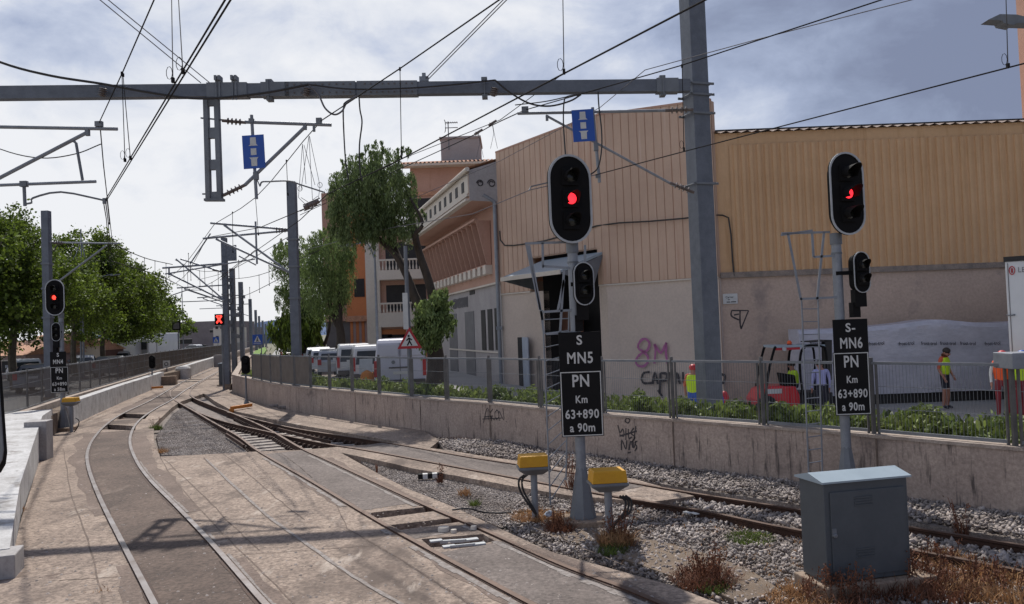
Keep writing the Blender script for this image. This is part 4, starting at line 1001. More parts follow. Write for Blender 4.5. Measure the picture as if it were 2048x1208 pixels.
for px,py in ((690,470),(690,520),(672,470),(728,470),(690,590),(725,575)):
    c=onB(px,py,OY); q=OY-1.5 if px>700 else OY; mb=MB(); mb.box(c.x-.45,c.x+.45,q-.04,q+.05,c.z-.9,c.z+.7); mb.build('window',K['dark'],wo)
# --- buildings behind the left trees
def low_house(px0,px1,pyt,Y,m_,lab,wins,roof=None,depth=8,nm='low_house'):
    a=hit(px0,720,(0,Y),(0,1)); b=hit(px1,720,(0,Y),(0,1)); zt_=hit((px0+px1)/2,pyt,(0,Y),(0,1)).z
    t=thing(nm,((a.x+b.x)/2,Y,.5),lab,'house' if nm=='low_house' else 'building')
    mb=MB(); mb.box(a.x,b.x,Y,Y+depth,0,zt_); mb.build('wall',K[m_],t)
    if roof: mb=MB(); mb.extr([(a.x-.2,Y-.4,zt_),(a.x-.2,Y+depth/2,zt_+1.1),(a.x-.2,Y+depth+.3,zt_),(a.x-.2,Y+depth/2,zt_-.02)],(b.x-a.x+.4,0,0)); mb.build('roof',K[roof],t)
    for (x0_,x1_,y0_,y1_,mm,nn) in wins:
        p=hit(x0_,y1_,(0,Y),(0,1)); q=hit(x1_,y0_,(0,Y),(0,1)); mb=MB(); mb.box(p.x,q.x,Y-.06,Y+.03,max(p.z,.5),q.z); w_=mb.build(nn,K[mm],t)
        mb=MB(); mb.bar((p.x-.06,Y-.05,q.z+.04),(q.x+.06,Y-.05,q.z+.04),.12,.08); mb.build('lintel',K['cream'],w_)
    return t
low_house(-60,52,712,60,'pink','brick-brown low house at the far left behind the white hatchback',[(5,18,722,745,'dark','window'),(30,44,718,760,'shutter','door')],'tile')
low_house(30,112,697,66,'cream','cream low house with three dark openings behind the leftmost trees',[(36,50,705,735,'shutter','door'),(57,62,706,726,'dark','window'),(68,76,705,740,'brownwood','door'),(82,88,704,728,'dark','window')],'tile')
low_house(136,160,703,72,'brownwood','narrow reddish-brown house between the cream and white houses',[(143,150,712,735,'dark','window')],'tile')
low_house(150,228,688,80,'carwhite','white low house behind the plane tree trunks left of the lorry',[(206,222,692,702,'shutter','window'),(178,190,700,728,'shutter','door')])
low_house(262,312,706,110,'cream','small cream house behind the lorry',[(290,298,712,722,'dark','window')],'tile')
low_house(352,448,643,165,'farwall','big grey-mauve hall with a wavy parapet behind the level crossing',[(402,412,690,704,'dark','door'),(360,384,678,688,'dark','window'),(420,426,660,665,'dark','window')],None,20,'far_hall')
low_house(428,452,655,150,'cream','pale grey flats squeezed between the far hall and the masts',[(431,436,652,658,'dark','window'),(441,446,652,658,'dark','window'),(432,437,672,682,'dark','window')],None,12,'far_flats')
low_house(466,500,655,210,'farwall','dark low building far down the line behind the masts',[(472,478,675,683,'dark','window')],None,12,'far_building')
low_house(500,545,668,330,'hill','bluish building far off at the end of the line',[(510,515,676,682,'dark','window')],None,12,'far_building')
# ================================================================ TREES
def tubechain(mb,pts,rs,n=8): mb.tube(cr(pts,5),list(np.interp(np.linspace(0,1,len(cr(pts,5))),np.linspace(0,1,len(rs)),rs)),n)
def crown_pts(blobs,n,droop=0,shell=.45,zmin=None):
    vol=np.array([b[3]*b[4]*b[5] for b in blobs]); pr=vol**.8/np.sum(vol**.8); out=[]
    for b,k in zip(blobs,rng.multinomial(n,pr)):
        # sub clumps so the crown is lumpy with gaps
        nc=max(6,int(k/(38 if droop else 110))); d=rng.normal(size=(nc,3)); d/=np.linalg.norm(d,axis=1)[:,None]; rr=(shell+(1-shell)*rng.random(nc))[:,None]
        C=np.array(b[:3])+d*rr*np.array(b[3:6]); 
        idx=rng.integers(0,nc,k); cs=(.17 if droop else .27)*min(b[3:6])
        off=rng.normal(size=(k,3))*cs*np.array([1,1,.75])
        if droop: off[:,2]=-np.abs(rng.normal(size=k))*cs*2.2+cs*.6; off[:,:2]*=.55
        out.append(C[idx]+off)
    P=np.concatenate(out)
    if zmin is not None: P=P[P[:,2]>zmin]
    return P
# pepper tree by the van
def pepper(base,trunks,blobs,n,lab,rs,lsz,name='pepper_tree',mt='leafp',group=None,cat='tree'):
    t=thing(name,base,lab,cat,group); mb=MB()
    for pts,r_ in trunks: tubechain(mb,pts,r_,9)
    mb.build('trunk',K['bark'],t,True)
    P=crown_pts(blobs,n,droop=1); leaves('crown',P,lsz,K[mt],t,flat=.35,elong=2.6)
    return t
TY=28.0
tp=lambda px,py,dy=0: A(px,py,TY+dy)
b0=V3(tp(868,800).x,TY,.5)
trunks=[([b0,tp(872,740),tp(868,690),tp(855,640),tp(832,600),tp(812,548),tp(790,510),tp(760,480),tp(735,450)],[.40,.31,.27,.22,.17,.13,.10,.08,.04]),
 ([tp(862,655),tp(866,610),tp(858,565),tp(838,505),tp(826,450),tp(820,400),tp(800,340)],[.17,.16,.15,.13,.11,.08,.04]),
 ([tp(812,548),tp(790,500,.5),tp(770,440,.5),tp(745,380,.6),tp(720,330,.5)],[.14,.12,.10,.07,.03]),
 ([tp(835,500),tp(830,470,-.6),tp(845,445,-.8),tp(820,395,-.6)],[.1,.08,.06,.03]),
 ([tp(868,690),tp(890,650,-.3),tp(890,610,-.2)],[.16,.10,.04])]
def bl(px,py,dy,rx,ry,rz): c=tp(px,py,dy); return (c.x,c.y,c.z,rx,ry,rz)
blobs=[bl(725,345,0,.75,1.1,.6),bl(690,375,.3,.65,1,.7),bl(770,330,0,.7,1.1,.55),bl(780,390,0,.95,1.4,.85),bl(725,420,0,1.15,1.4,.75),bl(800,440,-.3,.65,1.1,.7),bl(675,430,.2,.42,.8,.8),bl(812,370,0,.45,.9,.6),bl(755,300,0,.42,.7,.28),bl(805,305,0,.30,.5,.25),bl(672,385,0,.36,.6,.5),bl(760,455,0,.8,1.2,.6),bl(700,465,0,.5,.8,.5),bl(735,375,0,1.0,1.3,.9),bl(664,460,.2,.18,.4,.55),bl(720,300,0,.22,.4,.22),bl(838,420,-.2,.22,.4,.4),bl(690,325,0,.25,.4,.22)]
pepper(b0,trunks,blobs,42000,'large drooping pepper tree with a forked dark trunk beside the white van',None,.036)
tl=thing('pepper_tree_shoot',tp(870,700,-.5),'round leafy shoot growing low on the big pepper tree trunk','shoot')
P=crown_pts([bl(862,640,-.6,.62,.7,.75),bl(850,672,-.6,.6,.7,.35),bl(880,600,-.5,.4,.5,.4),bl(893,640,-.4,.3,.5,.5)],9000,droop=1); leaves('shoot_leaves',P,.065,K['leafp2'],tl,flat=.6,elong=1.9)
# second pair of trees further along the street
TY=49.0
b1=V3(tp(680,760).x,TY,.5)
trunks=[([b1,tp(676,720),tp(682,680),tp(678,640),tp(680,590),tp(682,530)],[.34,.3,.27,.22,.15,.08]),([tp(680,660),tp(665,630),tp(655,590),tp(640,550)],[.18,.14,.1,.05])]
blobs=[bl(660,520,0,1.5,2,1.7),bl(630,560,0,1.3,1.8,1.9),bl(675,570,.2,1.0,1.6,1.3),bl(640,490,0,.9,1.2,.8),bl(690,500,0,.7,1.2,1.1),bl(655,468,0,.6,1,.5),bl(655,610,0,1.2,1.2,.7)]
pepper(b1,trunks,blobs,22000,'bushy pepper tree right of the slim grey mast beyond the white vans',None,.055,mt='leafp2')
TY=60.0
b2=V3(tp(648,745).x,TY,.5)
trunks=[([b2,tp(650,720),tp(640,680),tp(620,640),tp(600,590),tp(590,540)],[.28,.25,.2,.16,.1,.05]),([tp(645,700),tp(658,660),tp(660,620)],[.15,.1,.05])]
blobs=[bl(575,520,0,1.2,1.8,1.4),bl(600,570,0,1.5,2,2.1),bl(560,500,0,.6,1.2,.8),bl(618,620,0,1.6,1.8,1.2),bl(566,590,0,.7,1.2,1.2),bl(602,495,0,1.0,1.2,.8)]
pepper(b2,trunks,blobs,16000,'pale feathery pepper tree seen on both sides of the slim grey mast',None,.062,mt='leafp2')
for i,(px,Y_,rr,lab) in enumerate(((572,66,1.6,'rounded lime-green street tree low beside the far road'),(600,58,1.5,'short green tree behind the slim grey mast'),(592,84,2.0,'farthest bushy tree along the right-hand street'))):
    TY=Y_; b=V3(tp(px+14,720).x,TY,.5); c=tp(px,655)
    pepper(b,[([b,tp(px+12,700),tp(px+6,670)],[.2,.16,.06])],[(c.x,c.y,c.z,rr,rr,rr*.8),(c.x+rr*.6,c.y,c.z+rr*.4,rr*.7,rr*.7,rr*.6),(c.x+.3,c.y,c.z-rr*.5,rr*.8,rr*.8,rr*.5)],5000,lab,None,.13,name='street_tree',mt='leafl')
# the row of plane trees on the left
def plane(px,pytop,Y,w,lab,n=9000,lsz=.2,seed=0,low=None):
    global TY; TY=Y
    b=V3(hit(px,735,(0,Y),(0,1)).x,Y,.5); zt_=hit(px,pytop,(0,Y),(0,1)).z; zl_=hit(px,low or 668,(0,Y),(0,1)).z
    t=thing('plane_tree',b,lab,'tree','row of plane trees along the left street'); mb=MB(); rs=random.Random(seed)
    fk=V3(b.x,b.y,zl_+1.2)
    tubechain(mb,[b,(b+fk)/2+V3(rs.uniform(-.2,.2),0,0),fk],[.24,.2,.18],8)
    for k in range(6):
        a=k*1.05+rs.random(); e=fk+V3(math.cos(a)*w*.55,math.sin(a)*w*.5,(zt_-fk.z)*(.5+.35*rs.random()))
        tubechain(mb,[fk,fk+(e-fk)*.45+V3(0,0,.3),e],[.13,.08,.03],6)
    mb.build('trunk',K['barkpale'],t,True)
    bl_=[]; H=zt_-zl_
    for k in range(24):
        a=rs.random()*6.28; f=rs.random(); z=zl_+H*(.08+.80*f); rad=w*(.9*math.sin(math.pi*min(1,.28+.56*f)))*rs.random()**.5
        r_=w*(.22+.2*rs.random()); bl_.append((b.x+rad*math.cos(a),b.y+rad*math.sin(a),z,r_,r_,r_*.8))
    bl_.append((b.x,b.y,zt_-H*.1,w*.22,w*.22,H*.10)); bl_.append((b.x,b.y,zl_+H*.5,w*.6,w*.6,H*.34))
    P=crown_pts(bl_,n,shell=.5,zmin=zl_-.6); leaves('crown',P,lsz,K['leafl'],t)
plane(30,430,44,4.3,'plane tree at the far left edge, tallest crown of the row',44000,.125,1,700)
plane(-75,425,40,3.6,'plane tree cut off by the left edge of the picture',9000,.18,11,700)
plane(95,500,52,3.4,'plane tree directly behind the tall mast with the left signal',26000,.13,2,690)
plane(150,455,60,4.4,'plane tree right of the left signal, behind the double-armed lamp',40000,.145,3,690)
plane(208,500,70,4.6,'plane tree with pale leaning trunk beside the white house',32000,.16,4,684)
plane(243,515,82,4.8,'dense plane tree in the middle of the left row',24000,.18,5,682)
plane(272,545,95,4.8,'plane tree above the white lorry',15000,.24,6,690)
plane(300,568,110,5.0,'plane tree behind the thin lamp posts near the crossing',14000,.26,7,688)
plane(324,600,126,4.8,'last and smallest plane tree of the row by the far hall',12000,.28,8,686)
# ================================================================ OVERHEAD LINE
def T(px,py,dy=0): return A(px,py,17.25+1.2*px/1365+dy)
# right portal mast
MX=T(1398,175); mX,mY=MX.x,18.9
base=A(1412,830,18.9); mX=(T(1400,175).x)
gm=thing('portal_mast',(mX,mY,.7),'massive square grey steel mast of the portal, rising out of the green bed','mast')
th=R(20); 
def rot2(x,y_,a): return V3(x*math.cos(a)-y_*math.sin(a),x*math.sin(a)+y_*math.cos(a),0)
hw=.215
mb=MB(); mb.obox((mX,mY,6.1),rot2(hw,0,th),rot2(0,hw,th),(0,0,5.9)); mb.build('shaft',K['mast'],gm,bevel=.012)
mb=MB(); mb.obox((mX,mY,.72),rot2(.4,0,th),rot2(0,.4,th),(0,0,.06)); mb.build('foot_plate',K['galvd'],gm)
for z in (7.62,8.05,8.30,6.0):
    mb=MB(); 
    for e in (-1,1): mb.bar(V3(mX,mY,z)+rot2(-.33,e*.24,th),V3(mX,mY,z)+rot2(.33,e*.24,th),.03,.05)
    for e in (-1,1): mb.tube([V3(mX,mY,z)+rot2(e*.27,-.30,th),V3(mX,mY,z)+rot2(e*.27,.30,th)],.016,6)
    mb.build('clamp_band',K['galvd'],gm)
# beam
L0=T(-260,190); L0=T(-260,190); R0=T(1378,172)
bm_=thing('portal_beam',T(600,178),'long horizontal grey steel portal beam carrying cables across all the tracks','beam')
mb=MB(); mb.bar(L0,R0,.22,.27); mb.build('box_girder',K['mast'],bm_)
def onbeam(px): t=(px+260)/(1378+260); return L0+(R0-L0)*t
bd=(R0-L0).normalized()
mb=MB()
for px,w in ((610,.75),(745,.65),(520,.3),(1330,.25),(425,.42)): mb.obox(onbeam(px),bd*w,V3(0,.13,0),V3(0,0,.155))
mb.build('splice_plate',K['galvd'],bm_)
mb=MB()
for px in list(range(545,680,14))+list(range(700,800,12)): mb.cbox(onbeam(px)+V3(0,-.135,.09),(.03,.02,.03)); mb.cbox(onbeam(px)+V3(0,-.135,-.09),(.03,.02,.03))
tag(mb.build('bolt',K['insul'],bm_),kind='stuff')
for px in (507,944,1320):
    mb=MB(); p=onbeam(px); mb.cbox(p+V3(0,0,.19),(.13,.2,.07)); mb.cbox(p+V3(0,0,-.19),(.12,.2,.08)); mb.cbox(p+V3(0,-.14,0),(.025,.02,.42)); mb.build('strap_bracket',K['galvd'],bm_)
mb=MB(); 
for px in (405,412,437,444): 
    p=onbeam(px); mb.cbox(p+V3(0,-.14,0),(.03,.03,.46)); mb.cbox(p+V3(0,-.1,.24),(.05,.2,.1))
tag(mb.build('hanger_clamp',K['galvd'],bm_))
lm=thing('portal_mast',(L0.x,L0.y,-.1),'left mast of the portal, outside the picture','mast')
mb=MB(); mb.box(L0.x-.2,L0.x+.2,L0.y-.2,L0.y+.2,-.1,9); mb.build('shaft',K['galv'],lm)
# drop post
dp=thing('drop_post',T(425,200),'hanging grey ladder-like steel post below the portal beam, with four rectangular openings','post')
mb=MB()
def dq(u,y_): # u 0..1 across the post
    xl_=409+(y_-200)*(414-409)/200; xr_=437+(y_-200)*(444-437)/200; return T(xl_+(xr_-xl_)*u,y_,.0)
for u in (.12,.88):
    a=dq(u,190);b=dq(u,402); mb.bar(a,b,.095,.14,up=(0,1,0))
for y0_,y1_ in ((196,212),(256,277),(320,340),(384,402)):
    a=dq(.5,y0_);b=dq(.5,y1_); mb.bar(a,b,.26,.10,up=(0,1,0))
mb.build('ladder_frame',K['galvd'],dp)
mb=MB(); mb.bar(dq(-.15,400),dq(1.15,400),.16,.05); mb.bar(dq(-.3,388),dq(1.2,388),.03,.03); mb.bar(dq(-.3,236),dq(1.3,240),.03,.03); mb.build('end_plate',K['galvd'],dp)
def insulator(mb,a,b,n=4,r0=.035,r1=.075):
    a=Vector(a);b=Vector(b);L=(b-a).length; pr=[(r0,0)]
    for i in range(n):
        z=L*(.25+.5*i/max(1,n-1)); pr+=[(r0,z-.02),(r1,z-.006),(r1,z+.006),(r0,z+.02)]
    pr.append((r0,L)); mb.lathe(a,pr,10,(b-a))
def canti(name,lab,tubes,ins,extra=None,ball=None,g='cantilever arms of the overhead line'):
    t=thing(name,tubes[0][0],lab,'cantilever',g)
    for nm,a,b,r_ in [(x[3] if len(x)>3 else 'tube',x[0],x[1],x[2]) for x in tubes]:
        mb=MB(); mb.tube([a,b],r_,8); mb.build(nm,K['galv'],t,True)
    for a,b in ins:
        mb=MB(); insulator(mb,a,b); mb.build('insulator',K['insul'],t,True)
    return t
ct=canti('cantilever_arm','cantilever hanging from the drop post, with the left blue marker sign on its upright',
 [(T(490,244),T(663,250),.038,'top_tube'),(T(503,230),T(513,398),.036,'upright'),(T(490,370),T(612,252),.040,'stay_tube'),(T(508,345),T(520,373),.012,'clamp')],
 [(T(444,241),T(492,245)),(T(446,391),T(492,369))])
mb=MB(); pts=cr([T(520,372),T(524,364),T(540,363),T(578,362),T(600,369),T(650,385)],3); mb.tube(pts,.018,6); mb.build('registration_arm',K['galvd'],ct)
mb=MB(); mb.cbox(T(638,242),(.12,.08,.13)); mb.build('fitting',K['galvd'],ct); mb=MB(); mb.cbox(T(610,255),(.07,.07,.10)); mb.build('fitting',K['galvd'],ct); mb=MB(); mb.cbox(T(503,242),(.1,.1,.1)); mb.build('fitting',K['galvd'],ct); mb=MB(); mb.cbox(T(512,352),(.1,.1,.16)); mb.build('fitting',K['galvd'],ct); mb=MB(); mb.cbox(T(628,256),(.05,.05,.16)); mb.build('fitting',K['galvd'],ct)
# marker sign
def marker(px0,py0,px1,py1,dy,lab,tilt=0.04):
    c=T((px0+px1)/2,(py0+py1)/2,dy); sc=c.y/F; w=(px1-px0)*sc*.97; h=(py1-py0)*sc*.98
    t=thing('marker_sign',c,lab,'sign','blue overhead line marker signs')
    ux=V3(1,0,0); uz=V3(-.03,0,1).normalized(); ux=V3(1,0,.03).normalized()
    mb=MB(); mb.obox(c,ux*w/2,V3(0,.008,0),uz*h/2); mb.build('sign_plate',K['blue'],t)
    mb=MB()
    def shp(l): mb.extr([c+ux*x*w+uz*z*h+V3(0,-.013,0) for x,z in l],V3(0,.004,0))
    shp([(-.13,.43),(.13,.43),(.14,.22),(.22,.18),(-.22,.18),(-.14,.22)])
    shp([(-.13,.10),(.13,.10),(.13,-.10),(-.13,-.10)])
    shp([(-.22,-.17),(.22,-.17),(.14,-.22),(.13,-.43),(-.13,-.43),(-.14,-.22)])
    mb.build('sign_symbol',K['white'],t); return t
marker(485,269,530,338,-.09,'blue sign with three white blocks hanging left of the centre, below the beam')
marker(1144,218,1189,284,-.09,'blue sign with three white blocks above the middle signal, before the salmon wall')
cr_=canti('cantilever_arm','cantilever reaching left from the massive square mast, with the right blue marker sign',
 [(T(1035,227),T(1330,221),.034,'top_tube'),(T(1185,215),T(1199,365),.036,'upright'),(T(1092,231),T(1350,372),.028,'stay_tube')],
 [(T(1330,221),T(1386,219)),(T(1340,366),T(1388,385))])
mb=MB(); mb.cbox(T(1050,219),(.15,.09,.12)); mb.build('fitting',K['galvd'],cr_); mb=MB(); mb.cbox(T(1192,294),(.1,.1,.17)); mb.build('fitting',K['galvd'],cr_); mb=MB(); mb.cbox(T(1094,236),(.06,.06,.12)); mb.build('fitting',K['galvd'],cr_); mb=MB(); mb.cbox(T(1196,352),(.11,.1,.08)); mb.build('fitting',K['galvd'],cr_)
mb=MB(); mb.tube([T(1058,381,-.1),T(1062,373),T(1110,362),T(1180,352)],.016,6); mb.build('registration_arm',K['galvd'],cr_)
cl=canti('cantilever_arm','cantilever at the upper left edge holding the twin wires over the leftmost track',
 [(T(-220,250),T(235,258),.038,'top_tube'),(T(-220,470),T(172,266),.042,'stay_tube'),(T(-200,378),T(192,363),.034,'lower_tube')],[(T(-245,250),T(-218,250))])
mb=MB(); mb.tube([T(147,282),T(152,286),T(165,360)],.03,7); mb.tube([T(48,366),T(50,412)],.035,7); mb.tube(cr([T(50,408),T(64,405),T(66,396),T(122,384),T(205,400)],3),.022,6); mb.build('registration_arm',K['galvd'],cl)
mb=MB(); mb.cbox(T(198,248),(.15,.09,.11)); mb.build('fitting',K['galvd'],cl); mb=MB(); mb.cbox(T(175,265),(.08,.08,.14)); mb.build('fitting',K['galvd'],cl); mb=MB(); mb.cbox(T(48,368),(.14,.1,.12)); mb.build('fitting',K['galvd'],cl); mb=MB(); mb.cbox(T(209,402),(.06,.06,.12)); mb.build('fitting',K['galvd'],cl)
canti('cantilever_arm','stub of a cantilever hidden left of the picture edge',[(T(-240,300),T(-230,190),.04,'upright')],[])
# further masts
def mast(px,pyt,Y,w,lab,z0=-.1,extra=True):
    p=A(px,pyt,Y); t=thing('line_mast',(p.x,Y,z0),lab,'mast','slim grey masts of the overhead line')
    mb=MB(); mb.box(p.x-w/2,p.x+w/2,Y-w/2,Y+w/2,z0,p.z); mb.build('shaft',K['mast'],t)
    if extra:
        mb=MB(); mb.box(p.x-w*.8,p.x+w*.8,Y-w*.8,Y+w*.8,z0,z0+.35); mb.build('foot_block',K['plinth'],t)
        for f in (.48,.62,.74):
            z=p.z*f; mb=MB(); mb.box(p.x-w*.62,p.x+w*.62,Y-w*.62,Y+w*.62,z,z+.07); mb.build('clamp_band',K['galvd'],t)
    return t
mast(583,364,33.0,.34,'slim mast right of centre beside the retaining wall, with the old pepper trees behind')
mast(448,476,47.5,.29,'slim mast beside the tall narrow grey cabinet and the red cross signal')
mast(92,422,32.5,.27,'slim mast behind the left three-lamp signal',.5)
for px,py,Y,w,lab in ((464,537,70,.38,'mast wrapped in fittings just right of the mast by the narrow cabinet'),(481,564,88,.40,'third mast down the line, wrapped in fittings'),(500,598,112,.36,'bare mast fourth down the line'),(511,620,140,.36,'bare mast fifth down the line'),(518,632,168,.36,'bare mast sixth down the line'),(525,641,200,.4,'bare mast seventh down the line'),(531,648,240,.45,'farthest mast of the line')):
    t=mast(px,py,Y,w,lab,0,False)
    if Y<100:
        b_=A(px,py,Y); mb=MB()
        for k in range(9): mb.cbox((b_.x+random.uniform(-.3,.3),Y-.2,3+k*.6),(.35*random.random()+.1,.3,.35))
        mb.build('fitting',K['galvd'],t)
p=A(463,506,47.3); mb=MB(); mb.cbox(p,(.56,.08,.9)); o=mb.build('mast_panel',K['mast']); tag(o,'dark square panel fixed high on the mast beside the narrow cabinet','panel')
# tensioning gear on the near slim mast
def S(px,py,Y=33.0): return A(px,py,Y)
canti('cantilever_arm','upper double cantilever reaching left from the slim mast right of centre',
 [(S(421,446),S(579,459),.045,'top_tube'),(S(448,450),S(583,548),.045,'stay_tube'),(S(511,443),S(514,528),.04,'upright')],[(S(545,457),S(578,460))])
canti('cantilever_arm','lower cantilever below the first on the slim mast right of centre',
 [(S(406,477,34),S(579,461,34),.045,'top_tube'),(S(432,478,34),S(583,547,34),.045,'stay_tube'),(S(512,530,34),S(478,512,34),.03,'clamp')],[(S(545,464,34),S(578,461,34))])
S2=lambda px,py: A(px,py,47)
canti('cantilever_arm','cantilever fanning left from the mast beside the narrow cabinet, over the crossing',
 [(S2(325,536),S2(448,527),.055,'top_tube'),(S2(340,548),S2(448,601),.055,'stay_tube'),(S2(338,551),S2(338,536),.05,'upright'),(S2(361,518),S2(448,545),.045,'lower_tube')],[(S2(425,540),S2(447,544))])
canti('cantilever_arm','pale tangle of struts to the left of the mast beside the narrow cabinet',
 [(S2(352,518),S2(446,598),.045,'stay_tube'),(S2(330,548),S2(510,518),.04,'top_tube'),(S2(380,528),S2(421,467),.04,'upright'),(S2(345,590),S2(380,578),.03,'clamp')],[])
for Y,pxm,lab in ((70,463,'distant cantilever on the second mast down the line'),(88,481,'distant cantilever on the third mast down the line'),(112,500,'distant cantilever on the fourth mast down the line')):
    z1=7.3; xm=A(pxm,600,Y).x; canti('cantilever_arm',lab,[((xm-4.6,Y,z1),(xm,Y,z1+.1),.06,'top_tube'),((xm-4,Y,z1-.1),(xm,Y,5.7),.06,'stay_tube'),((xm-4.4,Y,6.1),(xm-1.2,Y,6.1),.04,'lower_tube')],[])
S3=lambda px,py: A(px,py,32.5)
canti('cantilever_arm','cantilever on the slim mast behind the left three-lamp signal',
 [(S3(100,485),S3(240,487),.035,'top_tube'),(S3(118,562),S3(213,491),.04,'stay_tube')],[(S3(102,485),S3(130,486))])
# ---- wires
def wire(name,lab,pts,r=.011,m_='wire',drops=(),sag=None,g=None,loops=True):
    P=[Vector(p) for p in pts]; t=thing(name,P[0],lab,'wire',g); mb=MB(); mb.tube(P,r,6); mb.build('strand',K[m_],t)
    for a,b in drops:
        a=Vector(a);b=Vector(b); mb=MB(); mb.tube([a,b],.0045+b.y*.0002,5)
        if loops:
            c=b+V3(-.04,0,.10); mb.tube([c+V3(.035*math.cos(q),0,.075*math.sin(q)) for q in np.linspace(0,6.28,10)],.004,4)
        mb.cbox(b+V3(0,0,.015),(.03,.04,.06)); mb.cbox(a,(.03,.04,.06)); mb.build('dropper',K['wire'],t)
    return t
ZM=7.47; ZC=5.85
def Pz(px,py,z): return G(px,py,z)
def ext(a,b,k): return a+(a-b)*k
# leftmost track
m1=[T(198,246)]; q=Pz(308,0,7.7); wire('messenger_wire','messenger wire climbing from the left cantilever to the top edge of the picture',[ext(q,m1[0],1.0),q,Pz(245,145,7.55),m1[0]],.011,drops=[(Pz(244,147,7.55),Pz(250,322,ZC)),(Pz(246,150,7.55),Pz(261,318,ZC))])
for dx,lab in ((-5,'left of the two thick twin contact wires over the leftmost track'),(6,'right of the two thick twin contact wires over the leftmost track')):
    q=Pz(455+dx,0,ZC); e=T(212+dx*.3,400); wire('contact_wire',lab,[ext(q,e,.8),q,e],.0105,drops=[((Pz(343 if dx<0 else 356,-20,7.8)),Pz(346 if dx<0 else 366,163 if dx<0 else 145,ZC))],g=None)
e=S3(226,486); wire('messenger_wire','wire bundle dropping steeply from the left cantilever to the slim mast behind the left signal',[T(200,250),T(207,330,2),S3(225,487)],.012)
wire('contact_wire','lower wires continuing from the left cantilever towards the slim mast behind the left signal',[T(211,402),A(216,440,24),A(223,520,32.5)],.012,drops=[(A(214,400,20),A(219,448,24))],loops=False)
wire('contact_wire','second lower wire beside the first beyond the left cantilever',[T(206,398),A(213,440,24),A(219,522,32.5)],.012)
pts=cr([S3(226,487),A(262,505,38),A(300,519,43),A(345,529,47)],4); wire('messenger_wire','sagging messenger wire from the slim left mast to the far cantilevers',pts,.02,drops=[(A(262,505,38),A(262,548,38)),(A(289,516,41),A(289,560,41)),(A(310,522,43),A(310,566,43)),(A(332,527,46),A(333,572,46))],loops=False)
wire('contact_wire','far contact wire sagging right of the left tree row towards the crossing',cr([A(222,522,32.5),A(320,552,44),A(380,580,56),A(440,600,80)],4),.02)
# middle track
q=Pz(998,0,7.65); e=T(640,243); wire('messenger_wire','messenger wire over the middle track rising to the top centre of the picture',[ext(q,e,.8),q,Pz(800,137,7.5),e],.012,drops=[(Pz(800,138,7.5),Pz(803,316,5.95))])
q=Pz(1410,0,ZC); q2=Pz(1128,147,ZC); e=T(655,388); wire('contact_wire','thick contact wire over the middle track crossing the whole sky to the upper right',[ext(q,q2,2),q,q2,Pz(803,318,5.87),e],.0105,drops=[(Pz(1125,-60,7.8),Pz(1128,146,ZC))])
wire('messenger_wire','messenger wire falling from the hanging cantilever to the slim mast right of centre',cr([T(640,245),T(606,283,3),A(511,395,26),S(432,446)],3),.012,drops=[(A(573,322,21),A(576,390,21)),(A(511,395,26),A(517,470,26)),(A(465,425,30),A(466,505,30))],loops=False)
wire('contact_wire','contact wire falling from the section insulator towards the slim mast cantilever',[T(622,412,.3),A(520,455,27),S(415,475)],.012)
wire('contact_wire','second contact wire beyond the section insulator passing the slim mast',[T(655,388),T(600,440,6),A(500,510,34),A(440,560,44)],.012)
si=thing('section_insulator',T(622,410),'dark striped section insulator hanging on V-shaped wires below the centre cantilever','insulator'); mb=MB(); insulator(mb,T(608,416),T(638,402),3,.05,.075); mb.bar(T(606,410),T(640,396),.02,.02); mb.bar(T(608,422),T(642,408),.02,.02); mb.build('insulator',K['insul'],si)
mb=MB()
for a,b in (((605,288),(597,395)),((605,288),(612,368)),((618,272),(602,380)),((618,272),(625,400)),((608,290),(630,370)),((619,272),(640,372)),((597,395),(612,410)),((640,372),(637,396)),((602,395),(616,404)),((625,400),(636,392))): mb.tube([T(*a),T(*b)],.006,5)
for c in ((600,377),(640,370)): cc=T(*c); mb.tube([cc+V3(.05*math.cos(q_),0,.06*math.sin(q_)) for q_ in np.linspace(0,6.28,10)],.006,4)
mb.build('hanger_wire',K['wirel'],si)
# right track
q=Pz(1762,0,7.6); e=T(1050,220); wire('messenger_wire','messenger wire over the right track crossing before the massive mast top',[ext(q,e,.8),q,Pz(1362,131,7.5),e],.011,drops=[(Pz(1364,132,7.5),Pz(1368,300,6.0))])
wire('messenger_wire','messenger wire descending from the right cantilever past the roof antenna building',cr([T(1045,222),T(985,250,1.5),T(937,275,3),A(780,347,27),S(600,430)],3),.012,m_='wire')
for px,py,l in ((985,247,'small bulky wire clamp nearer the right blue sign, against the sky'),(957,265,'small bulky wire clamp farther left on the sagging messenger wire')):
    t=thing('wire_clamp',T(px,py,1.6),l,'clamp'); mb=MB(); insulator(mb,T(px-8,py+4,1.6),T(px+8,py-6,1.6),1,.03,.045); mb.build('insulator',K['insul'],t); mb=MB(); mb.tube([T(px,py+2,1.6),T(px+3,py+20,1.6)],.01,5); mb.tube([T(px+3,py+18,1.6),T(px-4,py+50,1.6)],.005,5); mb.tube([T(px+3,py+18,1.6),T(px+10,py+50,1.6)],.005,5); mb.build('hanger_wire',K['wirel'],t)
q=Pz(2048,127,5.95); e=T(1190,350); wire('contact_wire','contact wire crossing before the ochre wall to the right edge of the picture',[ext(q,e,.35),q,Pz(1368,303,6.0),e],.0105,drops=[(Pz(2011,-40,7.6),Pz(2016,134,5.96))])
wire('contact_wire','pale contact wire sloping from the middle signal down past the annex roof',[T(1190,350),T(1060,380,1),A(945,428,22),A(780,456,27),S(610,500)],.011,m_='wirel')
